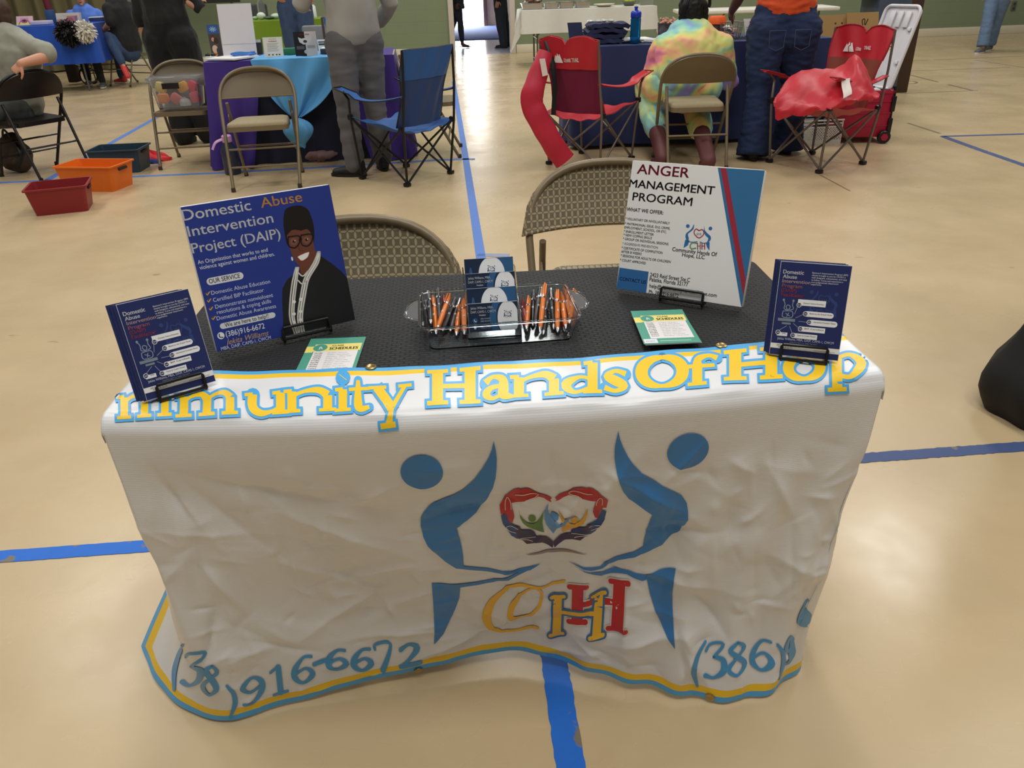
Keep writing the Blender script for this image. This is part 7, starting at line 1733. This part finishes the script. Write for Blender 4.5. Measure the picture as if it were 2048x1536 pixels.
c_w = at_y(519, 34, 12.8); t = thing('clear_bottle', 'tall clear bottle on the lime green stall', 'bottle', (c_w.x, 13.0, lz_+.008)); mb = MB(); mb.lathe([(0, 0), (.055, 0), (.055, .2), (.02, .27), (.02, .3)], CLR, n=14); mb.build('body', t); mb = MB(); mb.lathe([(.024, .3), (.024, .33)], PAPER, n=12); mb.build('cap', t)
c_w = at_y(624, 33, 12.8); mb = MB(); mb.lathe([(0, 0), (.06, 0), (.065, .02), (.06, .15), (.02, .2), (.02, .22)], PAPER, (c_w.x, 12.85, lz_+.008), 14); tag(mb.build('white_jug'), 'white jug on the lime stall beside the jeans', 'jug')
q = at_y(507, 24, 13.6); mb = MB(); mb.box((q.x, 13.75, q.z-.5), (.32, .3, 1.2), M('box_charcoal', (58, 58, 60), .6), bev=.02); tag(mb.build('speaker_case'), 'dark grey case standing behind the lime stall', 'case')
q = at_y(400, 4, 15.2); mb = MB(); mb.box((q.x, 15.3, q.z+.35), (1.3, .06, .75), M('board_dark', (44, 46, 46), .5), bev=.006)
for sx in (-.5, .5): mb.box((q.x+sx, 15.3, (q.z)/2), (.04, .04, q.z), STL)
tag(mb.build('notice_board'), 'dark notice board on legs against the wall behind the woman in black', 'board')
q = at_y(641, 73, 8.6); mb = MB(); mb.box((q.x-.02, 8.6, .55), (.30, .06, .8), M('chair_grey_plastic', (128, 130, 134), .5), bev=.02)
for sx in (-.12, .12): mb.tube([(q.x-.02+sx, 8.6, .2), (q.x-.02+sx, 8.55, 0)], .012, STL, 6)
tag(mb.build('folded_table'), 'grey folded tabletop standing behind the left stall', 'table')
q = at_y(663, 70, 8.2); mb = MB(); mb.grid(lambda u, v: (q.x-.06+.16*u+.03*v*(u-.5), 8.25+.02*math.sin(u*9), 1.02-.9*v+.01*math.sin(u*14)), 12, 12, M('cloth_cobalt', (40, 92, 190), .6), thick=.012); tag(mb.build('hanging_cloth'), 'bright blue cloth hanging beside the grey hoodie', 'cloth')
mb = MB(); mb.tube([(q.x-.08, 8.27, 1.03), (q.x+.12, 8.27, 1.03)], .012, STL, 8)
for sx in (-.08, .12): mb.tube([(q.x+sx, 8.27, 1.03), (q.x+sx, 8.29, 0)], .012, STL, 8)
tag(mb.build('garment_rail'), 'thin rail the bright blue cloth hangs from', 'rail')
# ---- navy stall on the right
ntop = .80; a = at_y(1150, 90, 6.72); b_ = at_y(1665, 80, 6.72); nc = ((a.x+b_.x)/2, 7.10); nw = b_.x-a.x; nrz = R_(-1)
plain_table(nc, nw-.05, .72, ntop-.012, nrz, 'folding table of the navy stall on the right')
NVC = FAB('cloth_navy', (32, 44, 90), .15); drape(nc, nw, .74, ntop, ntop-.03, nrz, NVC, 'tablecloth', 'navy blue tablecloth on the stall behind the red camping chair', wav=.03, nf=11)
NT_ = ntop+.010; on = lambda px, Y: Vector((at_y(px, 80, Y).x, Y, NT_))
# shirts
c = on(1196, 6.98); SHN = M('shirt_navy', (34, 42, 76), .8, var=.2)
for i in range(4):
    mb = MB(); rr = np.random.RandomState(i)
    mb.grid(lambda u, v: (c.x-.15+.33*u+.03*rr.rand()*0+.02*i, c.y-.15+.3*v, NT_+.034+.038*i+.010*math.sin(u*6+i)*math.sin(v*5+i*2)-.03*max(0, abs(2*u-1)-.8)*5*.6+.003*math.sin(u*22+v*6)), 24, 16, SHN, thick=.03)
    tag(mb.build('folded_shirt'), ('top navy shirt of the pile on the navy stall', 'third navy shirt from the bottom of the pile', 'second navy shirt from the bottom of the pile', 'lowest navy shirt of the pile on the navy stall')[3-i], 'shirt', 'navy shirts piled on the stall')
mb = MB(); mb.grid(lambda u, v: (c.x-.10+.2*u, c.y-.16+.12*v, NT_+.172+.012*math.sin(u*12)*math.sin(v*9)), 12, 8, M('bag_film', (214, 216, 206), .15, trans=.3, var=.3, vscale=30), thick=.004); tag(mb.build('plastic_film'), 'crinkled clear plastic film on top of the navy shirts', 'plastic film')
leaning_card([(1136, 50), (1163, 51), (1168, 90), (1140, 92)], 7.0, .012, SHN, None, 'navy_folder', 'navy folder standing left of the shirt pile', 'folder', zb=NT_, back=.2)
c = on(1258, 7.0)
for i in range(3):
    mb = MB(); mb.box((c.x-.02+.03*i, c.y-.02*i, NT_+.004+.0085*i), (.30-.02*i, .24, .007), PAPER, Matrix.Rotation(.12*(i-1), 3, 'Z')); tag(mb.build('paper_sheet'), ('lowest white paper of the stack behind the blue bottle', 'middle white paper of the stack behind the blue bottle', 'top white paper of the stack behind the blue bottle')[i], 'paper', 'white papers on the navy stall')
c = on(1303, 6.92)
for i in range(2): mb = MB(); mb.box((c.x+.01*i, c.y, NT_+.004+.0085*i), (.17, .2, .007), PAPER, Matrix.Rotation(-.2+.1*i, 3, 'Z')); tag(mb.build('paper_sheet'), ('lower white paper beside the candy basket', 'upper white paper beside the candy basket')[i], 'paper', 'white papers on the navy stall')
BTB = M('bottle_blue_clear', (22, 96, 150), .08, trans=.6, ior=1.2); BTL = M('bottle_lid_blue', (26, 56, 176), .3)
c = on(1270, 6.80); t = thing('water_bottle', 'translucent blue sports bottle standing on the navy stall', 'bottle', tuple(c)); mb = MB(); mb.lathe([(0, 0), (.040, 0), (.043, .006), (.041, .03), (.043, .045), (.041, .06), (.042, .175), (.036, .19)], BTB, n=20); mb.build('body', t)
mb = MB(); mb.lathe([(.040, .186), (.043, .19), (.043, .222), (.034, .235), (.014, .24), (.012, .256), (.016, .258), (.015, .268)], BTL, n=20); mb.build('lid', t)
c = on(1338, 7.0); t = thing('candy_basket', 'smoky round basket of candy canes behind the woman in tie-dye', 'basket', tuple(c)); mb = MB(); mb.lathe([(0, 0), (.085, 0), (.09, .005), (.105, .13), (.100, .13), (.083, .008), (0, .008)], M('basket_smoke', (84, 76, 84), .2, trans=.4), n=24); mb.build('bowl', t)
STW = M('candy_striped', (226, 150, 128), .5, var=.8, vscale=60)
for i in range(34):
    a_ = rng.uniform(0, 6.28); r_ = .085*math.sqrt(rng.rand()); d = Vector(rng.normal(size=3)); d.z = abs(d.z)*.3; d.normalize(); p = c+V(r_*math.cos(a_), r_*math.sin(a_), .12+.03*rng.rand()); mb = MB(); mb.tube([p-d*.03, p+d*.03], .008, STW, 6)
    tag(mb.build('candy'), 'striped wrapped candy heaped in the smoky basket', 'candy', 'candies heaped in the smoky basket')
c = on(1431, 7.05); t = thing('candy_tub', 'tub with bright orange lid beside the dark braids', 'tub', tuple(c)); mb = MB(); mb.lathe([(0, 0), (.06, 0), (.065, .09), (.064, .1)], M('tub_smoke', (92, 76, 78), .2, trans=.4), n=18); mb.build('body', t); mb = MB(); mb.lathe([(.07, .1), (.075, .105), (.072, .15), (.06, .165), (0, .168)], M('lid_orange', (240, 96, 24), .5, bump=.5), n=18); mb.build('lid', t)
c = on(1458, 6.98); WIR = M('wire_silver', (186, 186, 184), .3, metal=.8); t = thing('wire_basket', 'silver wire basket of small packets on the navy stall', 'basket', tuple(c))
mb = MB()
for zz, k in ((.005, .8), (.04, .87), (.08, .94), (.12, 1.0)): mb.tube([(.09*k*sx, .07*k*sy, zz) for sx, sy in ((-1, -1), (1, -1), (1, 1), (-1, 1))], .003, WIR, 5, closed=True)
for i in range(9): f_ = -1+i/4; mb.tube([(.072*f_, -.056, .005), (.09*f_, -.07, .12)], .0018, WIR, 4); mb.tube([(.072*f_, .056, .005), (.09*f_, .07, .12)], .0018, WIR, 4); mb.tube([(.072, .056*f_, .005), (.09, .07*f_, .12)], .0018, WIR, 4); mb.tube([(-.072, .056*f_, .005), (-.09, .07*f_, .12)], .0018, WIR, 4)
mb.build('cage', t)
for i in range(10):
    mb = MB(); mb.box((c.x+rng.uniform(-.05, .05), c.y+rng.uniform(-.04, .04), NT_+.03+.05*rng.rand()), (.05, .035, .015), (PAPER, STW, SIL)[i % 3], Matrix.Rotation(rng.uniform(-1, 1), 3, 'Y') @ Matrix.Rotation(rng.uniform(-1, 1), 3, 'Z'), bev=.004); tag(mb.build('packet'), 'small shiny packet inside the silver wire basket', 'packet', 'packets in the silver wire basket')
leaning_card([(1490, 31), (1518, 30), (1518, 66), (1492, 67)], 7.0, .006, PAPER, lambda w, h: Art().rect(w*.4, h*.66, w*.9, h*.84, 'c8506a', 1).rect(w*.1, h*.5, w*.9, h*.53, '8a8a8e', 1).rect(w*.1, h*.4, w*.8, h*.43, '8a8a8e', 1).rect(w*.1, h*.3, w*.85, h*.33, '8a8a8e', 1).rect(w*.1, h*.2, w*.7, h*.23, '8a8a8e', 1), 'price_card', 'white printed card standing left of the orange top', 'card', zb=NT_, back=.15)
c = on(1452, 6.82); mb = MB(); mb.box((c.x, c.y, NT_+.018), (.10, .06, .036), M('tin_magenta', (178, 40, 130), .3, metal=.3), bev=.012); tag(mb.build('small_tin'), 'magenta small tin at the front of the navy stall', 'tin')
for i in range(6):
    c = on(1466+i*6, 6.84+.01*(i % 2)); mb = MB(); mb.tube([(c.x, c.y-.05, NT_+.008), (c.x+.02, c.y+.06, NT_+.008)], .007, BLK, 8); mb.tube([(c.x-.001, c.y-.056, NT_+.008), (c.x, c.y-.048, NT_+.008)], .0075, SIL, 8)
    tag(mb.build('pen'), 'black pen in the row beside the magenta tin', 'pen', 'black pens on the navy stall')
# ---- white food table against the wall
wz = at_y(1180, 16, 13.4).z; w0, w1 = at_y(1044, 22, 13.4), at_y(1312, 9, 13.4); wc = ((w0.x+w1.x)/2, 13.78); ww = w1.x-w0.x; wrz = 0
plain_table(wc, ww-.05, .74, wz-.012, wrz, 'white food table near the doorway'); WHC = M('cloth_white', (214, 212, 202), .5, var=.04); drape(wc, ww, .76, wz, .34, wrz, WHC, 'tablecloth', 'thin white plastic tablecloth on the food table', wav=.02, nf=7)
for sx in (-1, 1):
    cx = wc[0]+sx*ww/2; mb = MB(); mb.grid(lambda u, v: (cx+sx*(.03+.16*v*(1-abs(2*u-1))), wc[1]-.36+.2*u, wz-.02-(.34+.26*(1-abs(2*u-1)))*v), 14, 10, WHC)
    tag(mb.build('cloth_corner'), 'pointed %s corner of the white plastic cloth hanging from the food table' % ('left' if sx < 0 else 'right'), 'cloth corner')
FOI = M('foil', (176, 176, 174), .25, metal=.85, var=.15, bump=.6, bscale=60)
wp = lambda px, Y=13.55: Vector((at_y(px, 14, Y).x, Y, wz+.008))
for i, (px, w_, s_) in enumerate(((1064, .34, 'wide foil pan heaped with wraps, left end of the food table'), (1102, .22, 'first small foil pan right of the heaped one'), (1132, .22, 'second small foil pan right of the heaped one'), (1164, .24, 'third small foil pan right of the heaped one'))):
    c = wp(px); tub((c.x, c.y), w_, .26, .09, 0, FOI, s_, 'pan', 'foil_pan', handles=False, group='foil pans on the food table', z=c.z, rim=.006)
for i in range(12): c = wp(1064)+V(rng.uniform(-.13, .13), rng.uniform(-.08, .08), .085+.05*rng.rand()); mb = MB(); mb.tube([c-V(.05, .0, .01), c+V(.05, .02, .012)], .018, (PAPER, M('wrap_brown', (120, 84, 60), .6))[i % 2], 8); tag(mb.build('wrap'), 'wrapped roll heaped in the wide foil pan', 'food', 'wrapped rolls in the wide foil pan')
c = wp(1208); mb = MB(); mb.lathe([(0, 0), (.09, 0), (.17, .035), (.165, .04), (.09, .01), (0, .01)], M('plate_cream', (222, 216, 196), .4), tuple(c), 24); tag(mb.build('round_plate'), 'round cream plate on the food table', 'plate')
c = wp(1258); mb = MB(); mb.lathe([(0, 0), (.07, 0), (.13, .06), (.125, .062), (.066, .008), (0, .008)], M('bowl_wire', (120, 120, 112), .3, metal=.7), tuple(c), 20); tag(mb.build('fruit_bowl'), 'dark bowl of green fruit on the food table', 'bowl')
for i in range(5): mb = MB(); mb.ball(c+V(.05*math.cos(i*1.26), .05*math.sin(i*1.26), .065), .036, M('fruit_green', (168, 184, 60), .4, var=.15), 8); tag(mb.build('fruit'), 'yellow green fruit in the dark bowl', 'fruit', 'green fruit in the bowl')
c = wp(1292); mb = MB(); mb.box((c.x, c.y, c.z+.05), (.2, .22, .1), CLR, bev=.01); tag(mb.build('clear_box'), 'clear lidded box at the right end of the food table', 'box')
# ---- second white table behind the navy stall
w0, w1 = at_y(1405, 22, 10.2), at_y(1560, 20, 10.2); sz = w0.z+.0; plain_table((w0.x+.75, 10.55), 1.9, .76, sz, R_(-8), 'bare white folding table behind the woman in tie-dye', M('table_white', (224, 220, 206), .45))
# ---- cardboard boards and things behind the right camping chair
CBD = M('cardboard', (176, 142, 92), .75, var=.06, vscale=6)
def art_box(w, h): return Art().stroke([(w*.5, h*.70), (w*.48, h*.84), (w*.56, h*.86), (w*.55, h*.76)], w*.03, '2c261c', 1).stroke([(w*.58, h*.75), (w*.66, h*.86)], w*.03, '2c261c', 1).text('Full Service Box', w*.24, h*.58, h*.06, '5a4620', 1, .03, w=w*.55).text('fold and donate', w*.2, h*.42, h*.05, '6a5428', 1, .02, w=w*.6)
def art_list(w, h):
    a = Art()
    for x in (.52, .72, .9):
        for i in range(6): a.rect(w*x, h*(.80-.10*i), w*(x+.05+.03*(i % 2)), h*(.84-.10*i), '4a3a24', 1)
    return a
leaning_card([(1642, 15), (1700, 12), (1696, 110), (1632, 112)], 7.25, .008, CBD, art_list, 'cardboard_sheet', 'left half of the lettered cardboard standing behind the red chair', 'cardboard', zb=.55, back=.08)
leaning_card([(1700, 12), (1767, 5), (1757, 110), (1695, 112)], 7.22, .008, CBD, art_box, 'cardboard_sheet', 'right cardboard sheet with big lettering behind the red chair', 'cardboard', zb=.55, back=.08)
mb = MB(); q = at_y(1700, 60, 7.5); mb.box((q.x, 7.6, .38), (.75, .45, .76), M('box_black', (30, 28, 28), .6), bev=.02); tag(mb.build('black_crate'), 'large black crate behind the cardboard sheets', 'crate')
q = at_y(1778, 30, 8.4); GB_ = M('bin_slate', (70, 80, 98), .5); t = thing('waste_bin', 'slate grey waste bin behind the open white lid', 'bin', (q.x, 8.5, 0)); mb = MB(); mb.box((0, 0, .52), (.36, .4, 1.04), GB_, bev=.04); mb.build('body', t); mb = MB(); mb.box((-.12, 0, 1.075), (.52, .44, .07), M('lid_green', (42, 122, 84), .5), bev=.02); mb.build('lid', t)
q = at_y(1822, 14, 9.2); mb = MB(); mb.box((q.x-.02, 9.3, .6), (.22, .4, 1.2), M('wood_dark', (66, 46, 34), .5, var=.2, stretch=(1, 1, .2)), bev=.01); tag(mb.build('wooden_lectern'), 'dark wooden cabinet at the wall side behind the open lid', 'cabinet')
# ---- rolling crate
CRI = M('crate_crimson', (168, 18, 58), .4, var=.05); CW_ = M('lid_white', (226, 226, 230), .35)
a, b_ = at_z(1672, 283), at_z(1775, 287); crz = R_(-9); cc = V((a.x+b_.x)/2-.02, 6.62, 0); t = thing('rolling_crate', 'crimson rolling crate with open white lid beside the red chair', 'crate', tuple(cc), crz)
w, d, h = .43, .36, .36; mb = MB()
for sx in (-1, 1): mb.box((sx*w/2, 0, .05+h/2), (.012, d, h), CRI, bev=.004)
for sy in (-1, 1): mb.box((0, sy*d/2, .05+h/2), (w, .012, h), CRI, bev=.004)
mb.box((0, 0, .056), (w, d, .012), CRI)
for zz in (.09, .19, .28): mb.box((0, -d/2-.006, .05+zz), (w+.008, .012, .012), CRI, bev=.003); mb.box((w/2+.006, 0, .05+zz), (.012, d, .012), CRI, bev=.003)
mb.box((0, 0, .05+h), (w+.02, d+.02, .02), CRI, bev=.006) if False else None
for sy in (-1, 1): mb.box((0, sy*(d/2), .05+h-.01), (w+.025, .025, .025), CRI, bev=.005)
for sx in (-1, 1): mb.box((sx*(w/2), 0, .05+h-.01), (.025, d+.025, .025), CRI, bev=.005)
mb.build('body', t)
for zz in (.09, .26): mb = MB(); mb.box((w/2+.012, -d/2-.004, .05+zz), (.035, .035, .12), BLK, bev=.006); mb.build('corner_clip', t)
mb = MB(); mb.tube([(w/2+.018, -d/2+.02, .06), (w/2+.018, -d/2+.02, .05+h+.03)], .012, BLK, 8); mb.tube([(w/2+.018, -d/2+.02, .05+h+.02), (w/2+.018, d/2-.02, .05+h+.02)], .012, BLK, 8); mb.tube([(w/2+.018, d/2-.02, .06), (w/2+.018, d/2-.02, .05+h+.03)], .012, BLK, 8); mb.build('pull_handle', t)
for sy in (-1, 1):
    for sx in (1,):
        rot = Matrix.Rotation(R_(90), 3, 'X'); mb = MB(); mb.lathe([(.022, -.016), (.045, -.018), (.052, -.012), (.052, .012), (.045, .018), (.022, .016)], BLK, (sx*(w/2-.02), sy*(d/2+.02), .052), 22, rot); wl = mb.build('wheel', t)
        mb = MB(); mb.lathe([(.03, -.021), (.03, .021)], CRI, (sx*(w/2-.02), sy*(d/2+.02), .052), 6, rot); mb.build('hub', wl)
for sy in (-1, 1): mb = MB(); mb.box((-w/2+.04, sy*(d/2-.04), .026), (.04, .04, .05), BLK, bev=.006); mb.build('foot', t)
# the lid stands open, leaning to the right
LH, LW = .62, .36; tl_ = R_(17); lid = MB(); hx = w/2-.10
LR_ = R_(26); LRm = Matrix.Rotation(LR_, 3, 'Z')
def lt(x, y, z):
    p = LRm @ Vector((y*math.sin(tl_)+z*math.cos(tl_), x, 0)); return (hx+p.x, p.y, .05+h+.01+y*math.cos(tl_)-z*math.sin(tl_))
rr_ = []
for cx, cy, a0 in ((LW/2-.05, LH-.05, 0), (-LW/2+.05, LH-.05, 90), (-LW/2+.02, .02, 180), (LW/2-.02, .02, 270)):
    r_ = .05 if cy > .1 else .02
    for i in range(6): an = R_(a0+18*i); rr_.append((cx+r_*math.cos(an), cy+r_*math.sin(an)))
lid.prism(rr_, .012, CW_, lt)
lid.tube([lt(x, y, -.012) for x, y in rr_], (.012), CW_, 8, closed=True)
for x in (-.08, 0, .08): lid.box(lt(x, LH-.10, -.014), (.012, .05, .12), CW_, LRm @ Matrix.Rotation(tl_, 3, 'Y'), bev=.003)
for x, y in ((-.14, .45), (.14, .36), (-.14, .2), (.14, .12)): lid.box(lt(x, y, -.012), (.02, .03, .03), CW_, LRm @ Matrix.Rotation(tl_, 3, 'Y'), bev=.005)
lo_ = lid.build('lid', t, label='white lid standing open')
st = MB(); sa = Art().rect(-.018, -.04, .018, .04, 'd8d23c', 1).rect(-.012, -.03, .012, 0, 'f0eee0', 2).rect(-.01, .01, .01, .03, '6a9a3a', 2).rect(-.008, -.02, .008, -.012, '303030', 3)
sa.into(st, lambda x, y, z: lt(-x-.01, .33+y, -.001-z), .0006); st.build('sticker', lo_)
rotc = Matrix.Rotation(crz, 4, 'Z'); inC = lambda x, y, z: cc+rotc @ V(x, y, z)
for i, (x, y, z, sz_, c, s_) in enumerate(((-.02, -.11, .40, (.28, .10, .12), (226, 224, 220), 'white box sticking out of the rolling crate'), (-.12, .03, .41, (.09, .16, .13), (38, 30, 70), 'dark purple printed box in the rolling crate'), (.04, .05, .42, (.16, .2, .10), (74, 54, 120), 'purple box in the rolling crate'))):
    mb = MB(); mb.box(tuple(inC(x, y, z-.04)), sz_, M('crate_box_%d' % i, c, .5, var=.15), Matrix.Rotation(crz+.06*i, 3, 'Z'), bev=.004); tag(mb.build('carton'), s_, 'box')
# ---- white perforated basket
a, b_ = at_z(1600, 293), at_z(1680, 291); t = thing('laundry_basket', 'white perforated plastic basket on the floor behind the right red chair', 'basket', ((a.x+b_.x)/2, 6.56, 0), R_(2)); BW_, BD_, BH_ = .36, .24, .20; WPL = M('plastic_white', (218, 216, 210), .45); mb = MB()
for sy in (-1, 1):
    y = sy*BD_/2
    mb.box((0, y, .02), (BW_, .006, .04), WPL); mb.box((0, y, BH_-.03), (BW_+.01, .006, .012), WPL); mb.box((0, y, BH_-.004), (BW_+.02, .012, .012), WPL, bev=.003); mb.box((0, y, BH_*.72), (BW_, .006, .012), WPL)
    for i in range(-5, 19):
        for s__ in (-1, 1):
            x0 = -BW_/2+i*.022; p0, p1 = V(x0, y, .035), V(x0+s__*.115, y, .15)
            if s__ < 0: p0, p1 = V(x0+.0, y, .035), V(x0-.115, y, .15)
            q0, q1 = p0, p1; dxx = q1.x-q0.x
            t0 = max(0, min(1, ((-BW_/2-q0.x)/dxx) if dxx > 0 else ((BW_/2-q0.x)/dxx))); t1 = max(0, min(1, ((BW_/2-q0.x)/dxx) if dxx > 0 else ((-BW_/2-q0.x)/dxx)))
            if t1-t0 > .08: mb.tube([q0.lerp(q1, t0), q0.lerp(q1, t1)], (.0045), WPL, 4)
for sx in (-1, 1):
    x = sx*BW_/2
    for i in range(8): mb.box((x, 0, .015+i*.024), (.006, BD_, .012), WPL)
    for yy in (-1, 0, 1): mb.box((x, yy*BD_/2*.98, BH_/2), (.008, .012, BH_), WPL)
mb.box((0, 0, .004), (BW_, BD_, .008), WPL); mb.build('basket_body', t)
mb = MB(); mb.box((0, -BD_/2-.001, BH_*.80), (.11, .008, .016), M('handle_slot', (40, 38, 36), .6)); mb.build('handle', t)
# ---- black cloth at the right edge
q = at_z(2022, 886); BC_ = V(q.x+.255, q.y+.17, 0); DRK = M('cloth_jet', (12, 12, 13), .7, var=.2)
def gown(u, v):
    a = u*2*math.pi; z = .004+v*1.08
    r_ = (.235-.03*v if v < .12 else .23-.09*math.sin(min(1, (v-.12)/.22)*math.pi/2) if v < .34 else .14+.06*min(1, (v-.34)/.3))*(1+.05*math.sin(a*7+v*3)*(1-v))
    if v < .06: r_ *= .86+.14*(v/.06)
    return (BC_.x+r_*math.cos(a), BC_.y+r_*math.sin(a)*.9, z)
FAKE = None
J, f, r = stand((BC_.x, BC_.y), (-.5, 1), 1.7, hipw=.07)
for S_ in 'LR': J['an'+S_] = V(BC_.x+(.05 if S_ == 'R' else -.05), BC_.y, .08); J['kn'+S_] = J['hip'+S_].lerp(J['an'+S_], .5); J['wr'+S_] = J['el'+S_]+V(0, 0, -.24)+f*.04; J['el'+S_] = J['el'+S_]+(r if S_ == 'R' else -r)*.05; J['wr'+S_] = J['wr'+S_]+(r if S_ == 'R' else -r)*.07
t, L, g = figure('person in long black garment at the right edge beside the banner', tuple(BC_), J, SKINM, 1.0, 1.0, hairc=M('hair_dark', (34, 26, 22), .7))
mb = MB(); mb.grid(lambda u, v: Vector(gown(u, v))-BC_, 60, 30, DRK); mb.build('skirt', t)
def fn(mb):
    g['torso'](mb, .02, .2, 1, DRK)
    for S_ in 'LR': g['arm'](mb, S_, .02, 1.9, DRK)
garment(t, 'top', DRK, fn, voxel=.016)
